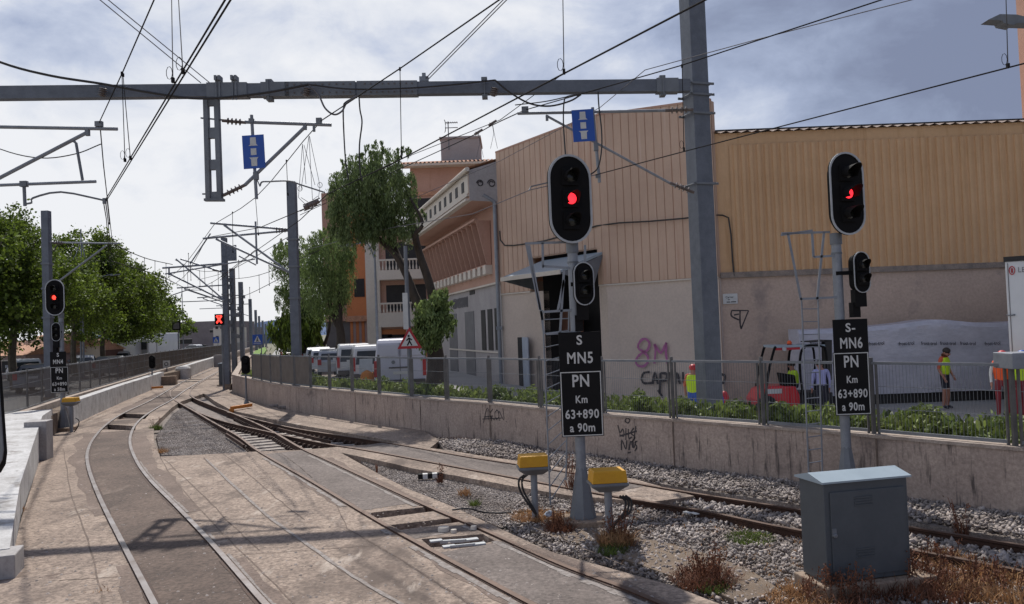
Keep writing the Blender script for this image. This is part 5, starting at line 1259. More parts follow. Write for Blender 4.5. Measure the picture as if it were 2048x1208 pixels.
wire('feeder_wire','thin pale wire from the top right down across the salmon gable',[A(1900,-20,13),A(1510,80,15),A(1290,140,16.5),A(1200,215,20),A(1000,322,24),A(780,417,28),S(600,500)],.0085,m_='wirel')
wire('feeder_wire','thin wire crossing the upper part of the pepper tree towards the slim mast',[T(1120,152,2.5),A(1000,240,22),A(803,318,26),A(670,390,31),S(600,423)],.010)
for k,(a,b,Y0,Y1) in enumerate((((430,447),(330,560),34,58),((415,474),(352,566),34,60),((511,500),(380,580),33,66),((583,470),(395,560),33,64),((450,540),(350,520),47,49),((583,545),(430,600),33,60),((640,500),(440,560),33,52))):
    p0=A(*a,Y0);p1=A(*b,Y1); m_=(p0+p1)/2-V3(0,0,.35); wire('contact_wire','thin far wire converging over the level crossing',cr([p0,m_,p1],5),.014,drops=[(m_,m_-V3(0,0,.9)),((p0*.6+p1*.4),(p0*.6+p1*.4)-V3(0,0,1.0))],loops=False,g='far wires over the crossing')
# feeder cable along the beam
pts=[(-120,70),(0,124),(100,151),(207,168),(300,185),(400,197),(520,187),(617,169)]
t=thing('feeder_cable',T(207,168),'thick black feeder cable draped along the beam from the upper left corner','cable'); mb=MB(); mb.tube(cr([T(x,y_,-.28) for x,y_ in pts],5),.027,7); mb.build('cable_run',K['cable'],t)
mb=MB(); mb.tube(cr([T(x,y_,-.28) for x,y_ in [(617,169),(700,178),(800,177),(900,170),(990,160)]],5),.018,7); mb.build('cable_run',K['cable'],t)
mb=MB(); mb.tube(cr([T(x,y_,-.28) for x,y_ in [(617,169),(637,190),(650,216),(668,229),(684,222),(694,205),(716,190)]],5),.02,7); mb.build('cable_run',K['wirel'],t)
mb=MB(); mb.tube(cr([T(x,y_,-.28) for x,y_ in [(990,160),(1020,185),(1060,207),(1100,212),(1140,202),(1162,189)]],5),.02,7); mb.build('cable_run',K['cable'],t)
mb=MB(); mb.tube(cr([T(x,y_,-.28) for x,y_ in [(1030,210),(1090,203),(1140,192),(1200,178)]],5),.012,6); mb.build('cable_run',K['cable'],t)
for px,l in ((207,'ribbed brown post insulator on the beam near the left edge'),(615,'ribbed post insulator on the beam at the left cable loop'),(990,'ribbed post insulator on the beam at the right cable loop')):
    p=T(px,170,-.28); o=MB(); pr=[(.05,0)]; 
    for i in range(4): pr+=[(.05,.02+i*.045),(.085,.03+i*.045),(.085,.04+i*.045),(.05,.05+i*.045)]
    o.lathe(p+V3(-.05,.02,-.24),pr,12,(.25,-.1,1)); o=o.build('post_insulator',K['insul'],smooth=True); tag(o,l,'insulator','post insulators along the beam')
def cbl(name,lab,pts,r=.017,m_='cable',dy=-.1): mb=MB(); mb.tube(cr([T(x,y_,dy) for x,y_ in pts],5),r,6); o=mb.build(name,K[m_],org=T(*pts[0],dy)); return tag(o,lab,'cable')
cbl('jumper_cable','left of two black jumper cables hanging before the pepper tree crown',[(715,192),(692,204),(687,215),(687,250),(691,320),(697,360)])
cbl('jumper_cable','right of two black jumper cables hanging before the pepper tree crown',[(718,193),(720,220),(724,245),(719,290),(720,340),(725,362)])
cbl('jumper_cable','black jumper cable falling behind the top of the middle signal',[(1160,190),(1135,193),(1128,205),(1127,250),(1131,312)])
cbl('jumper_cable','black jumper cable looping beside the right blue marker sign',[(1196,183),(1198,215),(1203,260),(1203,300),(1196,335),(1180,350)])
for l in ([(200,0),(402,166)],[(216,0),(420,166)]):
    a=T(*l[1]); b=T(l[0][0]-80,l[0][1]-66,-3); mb=MB(); mb.tube([a,b],.010,5); o=mb.build('guy_wire',K['wirel'],org=a); tag(o,'%s of two guy wires from the drop post to the upper left'%('left' if l[0][0]==200 else 'right'),'wire')
for dx,s_ in ((0,'upper'),(7,'lower')):
    a=T(848+dx,160); b=T(1006+dx,0,-2); b=b+(b-a)*.8; mb=MB(); mb.tube([a,b],.011,5); o=mb.build('guy_wire',K['wirel'],org=a); tag(o,'%s of two close guy wires rising right from the middle of the beam'%s_,'wire')
p=T(848,158); mb=MB(); mb.cbox(p,(.2,.1,.1)); mb.cbox(p+V3(0,0,.08),(.08,.06,.1)); o=mb.build('guy_anchor',K['galv']); tag(o,'small steel guy anchor on top of the middle of the beam','anchor')
cbl('slack_cable','thin slack cable sagging between the left edge and the left cantilever wires',[(-100,250),(0,298),(80,316),(150,308),(202,288)],.012,dy=0)
# ================================================================ SIGNALS
def stadium(w,h,n=14):
    r=w/2; out=[]
    for k in range(n+1): a=math.pi*k/n; out.append((r*math.cos(a),h/2-r+r*math.sin(a)))
    for k in range(n+1): a=math.pi+math.pi*k/n; out.append((r*math.cos(a),-(h/2-r)+r*math.sin(a)))
    return out
def head(c,w,h,yaw,lamps,parent,lit=None,hood=.26,lr=.075,litm='redlamp',off=None):
    ux=V3(math.cos(yaw),math.sin(yaw),0); nn=V3(math.sin(yaw),-math.cos(yaw),0); up=V3(0,0,1); c=Vector(c)
    sl=-.045; ux2=ux
    mb=MB(); st_=stadium(w,h); mb.extr([c+ux*x+up*z for x,z in st_],-nn*.03); bd_=mb.build('backboard',K['black'],parent)
    mb=MB(); k=len(st_); so=stadium(w*1.0,h*1.0); si_=[(x*(1-.09),z*(1-.09*w/h)) for x,z in so]
    vs=[c+ux*x+up*z+nn*.004 for x,z in so]+[c+ux*x+up*z+nn*.004 for x,z in si_]+[c+ux*x+up*z+nn*.018 for x,z in so]+[c+ux*x+up*z+nn*.018 for x,z in si_]
    fs=[]
    for i in range(k):
        j=(i+1)%k; fs+=[(2*k+i,2*k+j,3*k+j,3*k+i),(i,j,2*k+j,2*k+i),(k+j,k+i,3*k+i,3*k+j)]
    mb.add(vs,fs); mb.build('rim',K['rim'],parent)
    mb=MB(); mb.extr([c+ux*x*.7+up*z*.86-nn*.03 for x,z in st_],-nn*.16); mb.build('lamp_case',K['black'],parent)
    for i,dz in enumerate(lamps):
        q=c+up*dz; 
        mb=MB(); mb.obox(q+nn*.02,ux*lr*1.45,nn*.02,up*lr*1.45); 
        # hood: open half tube, longer at the top
        N=18; vs=[];fs=[]
        for k2 in range(N+1):
            a=-.75+ (math.pi+1.5)*k2/N; cx,cz=math.cos(a),math.sin(a); ln=hood*(.55+.45*max(0,cz))
            for (rr,l) in ((lr*1.18,.03),(lr*1.18,ln),(lr*1.10,ln),(lr*1.10,.03)): vs.append(q+ux*rr*cx+up*rr*cz+nn*l)
        for k2 in range(N):
            for e in range(4): fs.append((k2*4+e,k2*4+(e+1)%4,(k2+1)*4+(e+1)%4,(k2+1)*4+e))
        mb.add(vs,fs); hd=mb.build('hood',K['black'],parent,True)
        mb=MB(); mb.lathe(q+nn*.035,[(lr,0),(lr*.9,.012),(lr*.5,.022),(.003,.026)],18,nn); mb.build('lens',K[litm if lit==i else 'lens'],hd,True)
def plate(c,w,h,lines,parent,border=True,yaw=0,name='name_board'):
    c=Vector(c); ux=V3(math.cos(yaw),math.sin(yaw),0)+V3(0,0,0); up=V3(0,0,1); nn=V3(math.sin(yaw),-math.cos(yaw),0)
    mb=MB(); mb.obox(c,ux*w/2,nn*.006,up*h/2); pl_=mb.build(name,K['black2'],parent,bevel=.004)
    if border:
        mb=MB(); e=.018
        for s_ in (-1,1): mb.obox(c+up*s_*(h/2-e)+nn*.008,ux*(w/2-e*.6),nn*.002,up*.007); mb.obox(c+ux*s_*(w/2-e)+nn*.0085,ux*.007,nn*.002,up*(h/2-e*.7))
        mb.build('border',K['white'],pl_)
    mb=MB()
    for s_,z,size,wd in lines: put_text(mb,s_,c+up*z+nn*.009,ux,up,size,wd,1.1,.02,.0)
    mb.build('lettering',K['white'],pl_)
def signal(name,lab,bpx,Y,dims,yaw,texts,lit=1,litm='redlamp',ladder=True,group='three-lamp main signals'):
    """dims in picture rows: head top,bottom ; small head; boards"""
    B=A(*bpx,Y); z0=dims.get('z0',-.1); px0=bpx[0]
    def P(px,py,dy=0): return A(px,py,Y+dy)
    t=thing(name,(B.x,Y,z0),lab,'railway signal',group); sc=Y/F
    def zz(py): return ZT(B.x,Y,py)
    x,y_=B.x,Y
    zt_=zz(dims['pole']); 
    mb=MB(); mb.tube([(x,y_,z0),(x,y_,zt_)],.077,16); mb.build('pole',K['galv'],t,True)
    mb=MB(); zf=zz(dims['flare']); mb.lathe((x,y_,z0),[(.21,0),(.20,.12),(.15,(zf-z0)*.5),(.079,zf-z0)],8); mb.build('flared_foot',K['galvd'],t)
    mb=MB(); mb.cbox((x,y_,z0+.02),(.62,.62,.16)); mb.build('foot_block',K['plinth'],t,bevel=.02)
    mb=MB(); mb.tube([(x,y_,zt_-.12),(x,y_,zt_+.06)],.095,14); mb.tube([(x,y_,zt_-.28),(x,y_,zt_-.25)],.088,14); mb.build('collar',K['galvd'],t,True)
    hx=P(dims['hx'],(dims['h0']+dims['h1'])/2).x; h=zz(dims['h0'])-zz(dims['h1']); w=(dims['hw'])*sc/math.cos(yaw*.7)
    zc_=(zz(dims['h0'])+zz(dims['h1']))/2
    head((hx,y_-.16,zc_),w,h,yaw,[h*.245,0,-h*.245],t,lit,litm=litm,hood=dims.get('hood',.25),lr=h*.066)
    sx=P(dims['sx'],(dims['s0']+dims['s1'])/2).x; sh=zz(dims['s0'])-zz(dims['s1']); sw=dims['sw']*sc; zs=(zz(dims['s0'])+zz(dims['s1']))/2
    head((sx,y_-.14,zs),sw,sh,yaw,[sh*.18,-sh*.16],t,None,hood=.20,lr=sh*.10)
    mb=MB(); mb.cbox(((sx+x)/2,y_-.05,zs),(abs(sx-x)+.1,.06,.06)); mb.build('mounting_bracket',K['black'],t); mb=MB(); mb.cbox((sx-.03,y_-.05,zs-sh*.62),(.18,.18,.28)); mb.build('mounting_bracket',K['black'],t); mb=MB(); mb.cbox((sx-.09,y_-.02,zs-sh*.9),(.12,.16,.24)); mb.build('mounting_bracket',K['black'],t)
    for (cx,y0,y1,wpx,lines,bd_) in texts:
        hh=zz(y0)-zz(y1); c=P(cx,(y0+y1)/2); plate((c.x,y_-.12,(zz(y0)+zz(y1))/2),wpx*sc,hh,[(s_,z*hh,sz_*hh,None if wd is None else wd*wpx*sc) for s_,z,sz_,wd in lines],t,bd_)
    if ladder:
        lx0=x-.42*1; 
        def rl(px,py,dy=0.05): return A(px,py,Y+dy)
        L=dims['lad']; a0,a1,b0,b1=[rl(*q) for q in L]
        mb=MB(); mb.tube([a0,a1],.014,6); mb.build('ladder_rail',K['galv'],t); mb=MB(); mb.tube([b0,b1],.014,6); mb.build('ladder_rail',K['galv'],t)
        n=14
        for k in range(n):
            u=(k+.3)/n; mb=MB(); mb.tube([a0.lerp(a1,u),b0.lerp(b1,u)],.009,6); mb.build('ladder_rung',K['galv'],t)
        for l in dims['cage']: mb=MB(); mb.bar(rl(*l[0],-.05),rl(*l[1],-.05),.035,.02,up=(0,1,0)); mb.build('cage_bar',K['galv'],t)
    return t
BN=lambda a: [(a[0],.28,.34,None),(a[1],-.18,.40,.62)]
signal('railway_signal','nearest three-lamp signal, its board reading S MN5, between the two yellow boxes',(1166,1030),12.5,
 dict(pole=490,flare=935,h0=313,h1=489,hx=1139,hw=90,s0=526,s1=612,sx=1166,sw=44,lad=[(1101,1010),(1085,620),(1132,960),(1138,620)],
  cage=[((1050,487),(1140,484)),((1053,490),(1080,620)),((1058,490),(1085,640)),((1085,624),(1145,620)),((1128,560),(1116,620)),((1085,532),(1140,536)),((1085,485),(1086,536)),((1092,668),(1152,664)),((1082,622),(1088,668)),((1128,540),(1120,668)),((1145,500),(1146,560)),((1170,490),(1170,524))]),R(20),
 [(1158,664,741,82,BN(('S','MN5')),False),(1162,741,871,83,[('PN',.34,.26,.40),('Km',.06,.16,.28),('63+890',-.165,.19,.80),('a 90m',-.37,.18,.60)],True)])
signal('railway_signal','farther right three-lamp signal, its board reading S- MN6, behind the grey cabinet',(1697,985),13.3,
 dict(hood=.36,pole=474,flare=893,h0=309,h1=473,hx=1686,hw=76,s0=506,s1=588,sx=1716,sw=36,lad=[(1618,960),(1603,600),(1645,955),(1636,600)],
  cage=[((1563,467),(1660,464)),((1576,468),(1602,600)),((1648,464),(1634,600)),((1600,598),(1680,594)),((1624,466),(1627,514)),((1627,514),(1675,511)),((1562,470),(1625,461))]),R(13),
 [(1695,639,706,69,[('S-',.24,.36,None),('MN6',-.22,.44,.64)],False),(1698,704,829,71,[('PN',.34,.26,.40),('Km',.06,.16,.30),('63+890',-.165,.19,.82),('a 90m',-.37,.18,.62)],True)])
signal('railway_signal','distant three-lamp signal at the left, its board reading S MN4, before the slim mast',(127,860),27.9,
 dict(pole=629,flare=818,h0=559,h1=631,hx=115,hw=36,s0=645,s1=682,sx=117,sw=17,z0=.0,lad=[(120,840),(119,700),(124,840),(123,700)],cage=[]),R(8),
 [(120,703,733,32,BN(('S','MN4')),False),(123,733,785,36,[('PN',.34,.26,.40),('Km',.06,.16,.28),('63+890',-.165,.19,.80),('a 58m',-.37,.18,.60)],True)],litm='redlamp2',ladder=False)
# yellow-lidded terminal boxes
def ybox(px,pyb,Y,w,pyt,lab,cables,d=.34,yaw=0.1,h=.17):
    B=A(px,pyb,Y); t=thing('terminal_box',(B.x,Y,-.1),lab,'terminal box','yellow-lidded boxes on grey posts'); zt_=ZT(B.x,Y,pyt)
    mb=MB(); mb.tube([(B.x,Y,-.12),(B.x,Y,zt_-h)],.055,10); mb.build('post',K['galv'],t,True)
    ca,sa=math.cos(yaw),math.sin(yaw); X_=V3(ca,sa,0);Y_=V3(-sa,ca,0); c=V3(B.x,Y,0)
    def ring(hx,hy,z): return [c+X_*sx*hx+Y_*sy*hy+V3(0,0,z) for sx,sy in ((-1,-1),(1,-1),(1,1),(-1,1))]
    def loft(rings,nm,m_):
        mb=MB(); vs=[v for r_ in rings for v in r_]; fs=[(3,2,1,0)]+[(i*4+k,i*4+(k+1)%4,(i+1)*4+(k+1)%4,(i+1)*4+k) for i in range(len(rings)-1) for k in range(4)]+[tuple((len(rings)-1)*4+k for k in range(4))]
        mb.add(vs,fs); return mb.build(nm,K[m_],t,bevel=.008)
    loft([ring(w*.46,d*.46,zt_),ring(w*.5,d*.5,zt_-.012),ring(w*.54,d*.54,zt_-h)][::-1],'lid',"yellow")
    loft([ring(w*.57,d*.57,zt_-h-.002),ring(w*.57,d*.57,zt_-h-.04),ring(w*.3,d*.3,zt_-h-.13)][::-1],'tray','galvd')
    for k,pts in enumerate(cables): mb=MB(); mb.tube(cr([c+X_*x+Y_*y_+V3(0,0,z) for x,y_,z in pts],5),.017,7); mb.build('hose',K['cable'],t,True)
    return t
zb1=ZT(A(1070,1010,12.7).x,12.7,910)-.3
ybox(1070,1012,12.9,.44,909,'yellow-lidded box left of the nearest signal, with black hoses curling left',[[(-.15+k*.045,-.05,zb1-.02),(-.24+k*.05,-.05,zb1-.1),(-.22+k*.05,-.05,zb1-.28),(-.06+k*.03,-.08,zb1-.55),(0,-.09,-.02),(-.12,-.12,-.11),(-1.05,-.6,-.12)] for k in range(2)])
zb2=ZT(A(1220,1050,11.9).x,11.9,939)-.3
ybox(1219,1060,11.6,.46,938,'yellow-lidded box right of the nearest signal, with black hoses curling right',[[(.16+k*.04,-.02,zb2-.02),(.24+k*.04,-.02,zb2-.1),(.20+k*.04,-.04,zb2-.26),(.06,-.06,zb2-.40),(.05,-.06,-.1)] for k in range(3)])
ybox(143,857,27.4,.42,795,'small yellow-lidded box beside the left signal foot',[[(.15,-.05,.45),(.26,-.05,.35),(.22,-.05,.15),(.08,-.06,-.05)]],h=.14)
# near cabinet
CQ=[G(1599,1158,0),G(1657,1200-28,0)]
cbt=thing('equipment_cabinet',G(1710,1190,0),'large dark grey steel cabinet with a pale blue ridged roof, bottom right','cabinet')
z0c=.06; Fr=A(1657,1168,0.0+8.75) if False else G(1656,1168,z0c); Rr=G(1823,1148,z0c); Lb=G(1606,1146,z0c)
ux=(Rr-Fr); Wd=ux.length; ux.normalize(); uy=V3(-ux.y,ux.x,0); Dp=.46; up=V3(0,0,1)
zt_=ZT(Fr.x,Fr.y,968)
def CP(u,v,z): return Fr+ux*u+uy*v+up*(z-Fr.z)
mb=MB(); mb.obox(CP(Wd/2,Dp/2,(z0c+zt_)/2),ux*Wd/2,uy*Dp/2,up*(zt_-z0c)/2); mb.build('casing',K['cab'],cbt,bevel=.008)
mb=MB(); mb.obox(CP(Wd/2+.01,-.009,(z0c+zt_)/2-.02),ux*(Wd/2-.055),uy*.009,up*((zt_-z0c)/2-.075)); dr_=mb.build('door',K['cab'],cbt,bevel=.004)
mb=MB(); 
for zc_ in (.76,.24):
    for k in range(4): mb.obox(CP(Wd/2-.05,-.022,z0c+(zt_-z0c)*zc_+k*.028),ux*.11,uy*.006,up*.006)
mb.build('vent_slots',K['cab'],dr_)
mb=MB(); mb.lathe(CP(.09,-.02,(z0c+zt_)/2-.02),[(.022,0),(.022,.03),(.012,.035)],10,-uy); mb.obox(CP(.09,-.022,(z0c+zt_)/2+.01),ux*.025,uy*.006,up*.04); mb.build('lock',K['galvd'],dr_)
mb=MB(); e=.035; vs=[CP(-e,-e,zt_),CP(Wd+e,-e,zt_),CP(Wd+e,Dp+e,zt_),CP(-e,Dp+e,zt_),CP(-e,-e,zt_+.02),CP(Wd+e,-e,zt_+.02),CP(Wd+e,Dp+e,zt_+.02),CP(-e,Dp+e,zt_+.02),CP(-e,Dp*.5,zt_+.085),CP(Wd+e,Dp*.5,zt_+.085)]
mb.add(vs,[(0,3,2,1),(0,1,5,4),(2,3,7,6),(4,5,9,8),(6,7,8,9),(0,4,8,7,3),(1,2,6,9,5)]); mb.build('roof',K['cabroof'],cbt)
mb=MB(); mb.obox(CP(Wd/2+.08,Dp/2-.02,-.06),ux*(Wd/2+.16),uy*(Dp/2+.09),up*.11); mb.build('plinth',K['plinth'],cbt,bevel=.015)
# tall narrow cabinet and dwarf signals
def cabinet(px0,px1,pyt,pyb,lab,z=0):
    a=G(px0,pyb,z);b=G(px1,pyb-(px1-px0)*SL,z); t=thing('equipment_cabinet',(a+b)/2,lab,'cabinet'); h=ZT(a.x,a.y,pyt); mb=MB(); mb.box(a.x,b.x,a.y,a.y+.5,z-.05,h); mb.build('casing',K['cab'],t)
    mb=MB(); mb.box(a.x-.04,b.x+.04,a.y-.04,a.y+.54,h,h+.05); mb.build('roof',K['cabroof'],t); mb=MB(); mb.box(a.x+.06,b.x-.06,a.y-.02,a.y,z+.15,h-.1); mb.build('door',K['cab'],t); mb=MB(); mb.box(a.x-.1,b.x+.2,a.y-.1,a.y+.6,z-.1,z+.04); mb.build('plinth',K['plinth'],t)
cabinet(438,455,728,771,'tall narrow dark grey cabinet beside the far track')
def dwarf(px,pyt,pyh,pyb,lab,s=1.0):
    b=G(px,pyb,0); t=thing('dwarf_signal',b,lab,'dwarf signal','black low signals on short posts'); z1=ZT(b.x,b.y,pyt); z2=ZT(b.x,b.y,pyh)
    mb=MB(); mb.tube([(b.x,b.y,-.02),(b.x,b.y,z2)],.045*s,8); mb.build('post',K['galvd'],t); mb=MB(); mb.lathe((b.x,b.y,-.02),[(.13*s,0),(.06*s,.18)],8); mb.build('foot',K['galvd'],t)
    mb=MB(); h=z1-z2; w=h*.44; mb.extr([V3(b.x-.0+x,b.y-.02,z2+h/2+z) for x,z in stadium(w,h)],(0,.12,0)); mb.build('lamp_case',K['black'],t); mb=MB(); mb.cbox((b.x,b.y,z2-.06),(w*1.2,.12,.05)); mb.build('bracket',K['galvd'],t)
    for dz in (.22,-.12): mb=MB(); mb.tube([(b.x,b.y-.02,z2+h/2+h*dz),(b.x+.02,b.y-.16,z2+h/2+h*dz)],w*.32,10); mb.build('hood',K['black'],t)
dwarf(305,711,737,776,'black low signal by the end of the left white wall')
dwarf(493,711,748,806,'black low signal in front of the brown fence screen at the wall corner')
def obar(px0,py0,px1,py1,lab):
    a=G(px0,py0,.1);b=G(px1,py1,.1); mb=MB(); mb.bar(a,b,.14,.12); mb.cbox(a-V3(0,0,.1),(.16,.12,.14)); o=mb.build('point_bar',K['orange']); tag(o,lab,'bar','orange steel bars beside the switch')
obar(463,816,502,810,'orange bar on the ground beside the right low signal'); obar(297,776,326,774,'orange bar on the ground beside the left low signal')
# red cross signal and its neighbour
def xsig(px0,py0,px1,py1,Y,pyb,lab,cross=True):
    c=A((px0+px1)/2,(py0+py1)/2,Y); sc=Y/F; w=(px1-px0)*sc; h=(py1-py0)*sc; t=thing('crossing_signal',(c.x,Y,-.1),lab,'crossing signal')
    mb=MB(); mb.tube([(c.x+.1,Y+.1,-.1),(c.x+.1,Y+.1,c.z)],.06,8); mb.build('post',K['galvd'],t)
    mb=MB(); mb.cbox(c,(w,.12,h)); mb.build('signal_case',K['black'],t)
    if cross:
        mb=MB(); 
        for s_ in (-1,1): mb.bar(c+V3(-s_*w*.28,-.07,-h*.32),c+V3(s_*w*.28,-.07,h*.32),.02,.085,up=(0,0,1))
        mb.bar(c+V3(-w*.3,-.07,h*.34),c+V3(w*.3,-.07,h*.34),.02,.05)
        mb.build('cross_light',K['redlamp2'],t)
    else: mb=MB(); mb.cbox(c+V3(0,-.07,0),(w*.75,.02,h*.75)); mb.build('signal_face',K['shutter'],t)
xsig(430,628,448,650,46,730,'square black signal showing a red cross beside the far mast')
xsig(345,643,361,660,75,700,'square grey signal with no light in front of the far hall',False)
# small things by the far wall
def drum(px,py,s_,lab,m_='barrel',nm='drum',cat='drum',r=.28,h=.7):
    p=G(px,py,0); t=MB(); t.lathe(p,[(r,0),(r*1.02,h*.3),(r,h*.32),(r*1.02,h*.6),(r,h*.62),(r,h)],14); o=t.build(nm,K[m_],smooth=True); tag(o,lab,cat)
drum(359,753,1,'left of two black drums in the gap of the white wall'); drum(366,752,1,'right of two black drums in the gap of the white wall')
p=G(353,748,0); t=thing('terminal_box',p,'small orange-lidded box behind the black drums','terminal box'); mb=MB(); mb.tube([p,p+V3(0,0,.8)],.06,8); mb.build('post',K['galvd'],t); mb=MB(); mb.cbox(p+V3(0,0,.92),(.7,.4,.22)); mb.build('lid',K['orange'],t)
p=G(330,770,0); mb=MB(); mb.cbox(p+V3(.0,.3,.25),(1.2,.6,.6),.2); o=mb.build('concrete_block',K['plinth']); tag(o,'low concrete block at the end of the left white wall','block')
p=A(333,728,60); t=thing('kilometre_post',(p.x,60,.6),'small white marker with a black figure before the left fence','marker'); mb=MB(); mb.cbox(p,(.5,.05,.5)); mb.build('marker_plate',K['white'],t); mb=MB(); mb.tube([(p.x,60.05,.5),(p.x,60.05,p.z)],.04,6); mb.build('post',K['galvd'],t); mb=MB(); mb.tube([p+V3(.13*math.cos(a),-.035,.13*math.sin(a)) for a in np.linspace(0,6.28,9)],.025,4); mb.build('figure',K['black2'],t)
a=G(362,759,.01);b=G(462,757,.01); mb=MB(); mb.bar(a,b,.22,.03); mb.bar(G(340,764,.01),G(400,762,.01),.5,.02); o=mb.build('crossing_plank',K['pale']); tag(o,'pale plank strip laid across the far tracks by the drums','plank')
for px,l in ((565,'small pale stone left of the slim mast foot'),(548,'smaller dark-edged stone farther left of the slim mast foot')):
    p=G(px,816 if px>560 else 813,0); mb=MB(); mb.cbox(p+V3(0,0,.03),(.35,.2,.1),.3); o=mb.build('concrete_chunk',K['pale'],bevel=.02); tag(o,l,'stone')
# marker box on the gravel, balise in the pit, brown post at right edge
a=G(836,958,-.1); t=thing('cable_marker',a,'small black and white striped bar lying on the fine gravel','marker'); b=G(884,955,-.1); 
for i in range(5):
    mb=MB(); p=a.lerp(b,i/5); q=a.lerp(b,(i+1)/5); mb.bar(p+V3(0,0,.05),q+V3(0,0,.05),.13,.10); mb.build('stripe',K['black2' if i in (0,2,4) else 'white'],t)
t=thing('track_detector',G(915,1085,0),'white metal track detector with round lids sunk in the pit between the middle rails','detector')
for px,py in ((872,1080),(944,1077),(898,1091),(958,1086)):
    p=G(px,py,.0); mb=MB(); mb.cbox(p+V3(0,0,-.01),(.17,.10,.02),.3); mb.build('bracket_plate',K['rim'],t)
for px,py,r_,h_ in ((888,1076,.085,.10),(908,1079,.045,.07),(948,1073,.045,.09)):
    p=G(px,py,-.12); mb=MB(); mb.lathe(p,[(r_,0),(r_,.10+h_*.5),(r_*.9,.11+h_*.5)],16); mb.build('round_lid',K['cream'],t,True)
mb=MB(); mb.bar(G(900,1093,0),G(950,1088,0),.03,.03); mb.bar(G(880,1084,-.03),G(940,1080,-.03),.05,.04); mb.build('link_bar',K['rim'],t)
p=A(2042,1000,12.2); t=thing('lineside_box',(p.x,12.0,-.1),'small rusty brown box on a thin post at the right edge','box'); zt2=ZT(p.x,12.0,926); mb=MB(); mb.tube([(p.x+.03,12.0,-.1),(p.x+.03,12.0,zt2-.2)],.03,8); mb.build('post',K['insul'],t); mb=MB(); mb.box(p.x-.08,p.x+.25,11.85,12.15,zt2-.3,zt2); mb.build('casing',K['insul'],t,bevel=.03)
# crumpled foil and cable on ground
p=G(1098,1028,0); mb=MB(); mb.sph(p,.065,8,5,(1,.8,.7)); 
for v in mb.v: v+= V3(random.uniform(-.02,.02),random.uniform(-.02,.02),random.uniform(-.02,.02))
o=mb.build('crumpled_foil',K['panelblue']); tag(o,'crumpled silver-blue foil ball in the dry weeds by the nearest signal','litter')
for px,py,l in ((1375,1022,'left of two white scraps beside the rusty rail'),(1389,1024,'right of two white scraps beside the rusty rail'),(2040,1030,'white scrap of board on the stones at the right edge')):
    p=G(px,py,0); mb=MB(); mb.cbox(p+V3(0,0,-.02),(.16 if px>2000 else .07,.14,.012),.5); o=mb.build('paper_scrap',K['white']); tag(o,l,'litter')
mb=MB(); mb.tube(cr([G(905,1020,.02),G(935,1017,.05),G(965,1024,-.03),G(1000,1026,-.07),G(1060,1022,-.07)],5),.014,6); o=mb.build('ground_cable',K['cable']); tag(o,'black cable snaking over the slab edge to the left yellow-lidded box','cable')
# ================================================================ SIGNS AND LAMPS ON THE STREET
def tri_sign(px,py,Y,s_,lab):
    c=A(px,py,Y); t=thing('warning_sign',c,lab,'sign'); h=s_
    def tri(k,o_,mm,nm,par=t):
        mb=MB(); mb.extr([c+V3(-.5*h*k,o_,-.33*h*k),c+V3(.5*h*k,o_,-.33*h*k),c+V3(0,o_,.55*h*k)],(0,.01,0)); return mb.build(nm,K[mm],par)
    tri(1,0,'signred','sign_plate'); f=tri(.68,-.012,'white','sign_face')
    mb=MB(); y0=-.016
    for a,b in (((-.02,.12),(.0,-.02)),((0,-.02),(-.09,-.2)),((0,-.02),(.09,-.2)),((-.02,.1),(.1,.02)),((-.02,.1),(-.12,.0))): mb.bar(c+V3(a[0]*h,y0,a[1]*h),c+V3(b[0]*h,y0,b[1]*h),.006,.05*h,up=(0,0,1))
    mb.sph(c+V3(-.03*h,y0,.19*h),.045*h,8,5); mb.build('walker_symbol',K['black2'],t)
    return t
PY=26.2; a=V3(A(822,790,PY).x,PY,.9); tp_=ZT(a.x,PY,492)
tri_sign(819,681,PY-.1,.78,'red-edged triangular warning sign with a walking figure on the street lamp pole')
t=thing('lamp_pole',a,'dark street pole rising from the wall through the big pepper tree, carrying the triangle','pole'); mb=MB(); mb.tube([a,(a.x-.02,PY,tp_)],[.085,.06],10); mb.build('pole_shaft',K['galvd'],t,True); p=A(811,622,PY-.1); mb=MB(); mb.cbox(p,(.16,.02,1.15)); mb.build('sign_back',K['white'],t)
def lamp(px,pyb,pyt,Y,arms,lab,z0=.5,r=.07):
    p=A(px,pyb,Y); t=thing('street_lamp',(p.x,Y,z0),lab,'street lamp'); zt_=ZT(p.x,Y,pyt); mb=MB(); mb.tube([(p.x,Y,z0),(p.x,Y,zt_)],[r,r*.6],8); mb.build('pole',K['galv'],t,True)
    for (x1,y1) in arms:
        e=A(x1,y1,Y); mb=MB(); mb.tube(cr([V3(p.x,Y,zt_-.7),V3(p.x+(e.x-p.x)*.3,Y,e.z),e],4),r*.45,6); mb.build('arm',K['galv'],t)
        mb=MB(); d=.55 if e.x>p.x else -.55; mb.extr([e+V3(0,-.12,.04),e+V3(d,-.1,.0),e+V3(d,-.1,-.05),e+V3(0,-.12,-.10)],(0,.24,0)); mb.build('lamp_head',K['galv'],t)
lamp(757,745,486,33.5,[(705,489)],'tall street lamp with one pale arm between the vans and the balcony building')
lamp(168,740,458,56,[(105,520),(222,549)],'double-armed street lamp rising through the left plane trees')
lamp(163,740,520,56.6,[],'second pole right beside the double-armed left lamp')
lamp(312,718,562,100,[(280,583),(325,583)],'thin street lamp before the last plane trees',r=.1)
lamp(322,718,650,104,[],'short thin post right of the thin far street lamp',r=.09)
lamp(367,700,575,130,[(350,600),(400,580)],'far street lamp before the grey-mauve hall',r=.1)
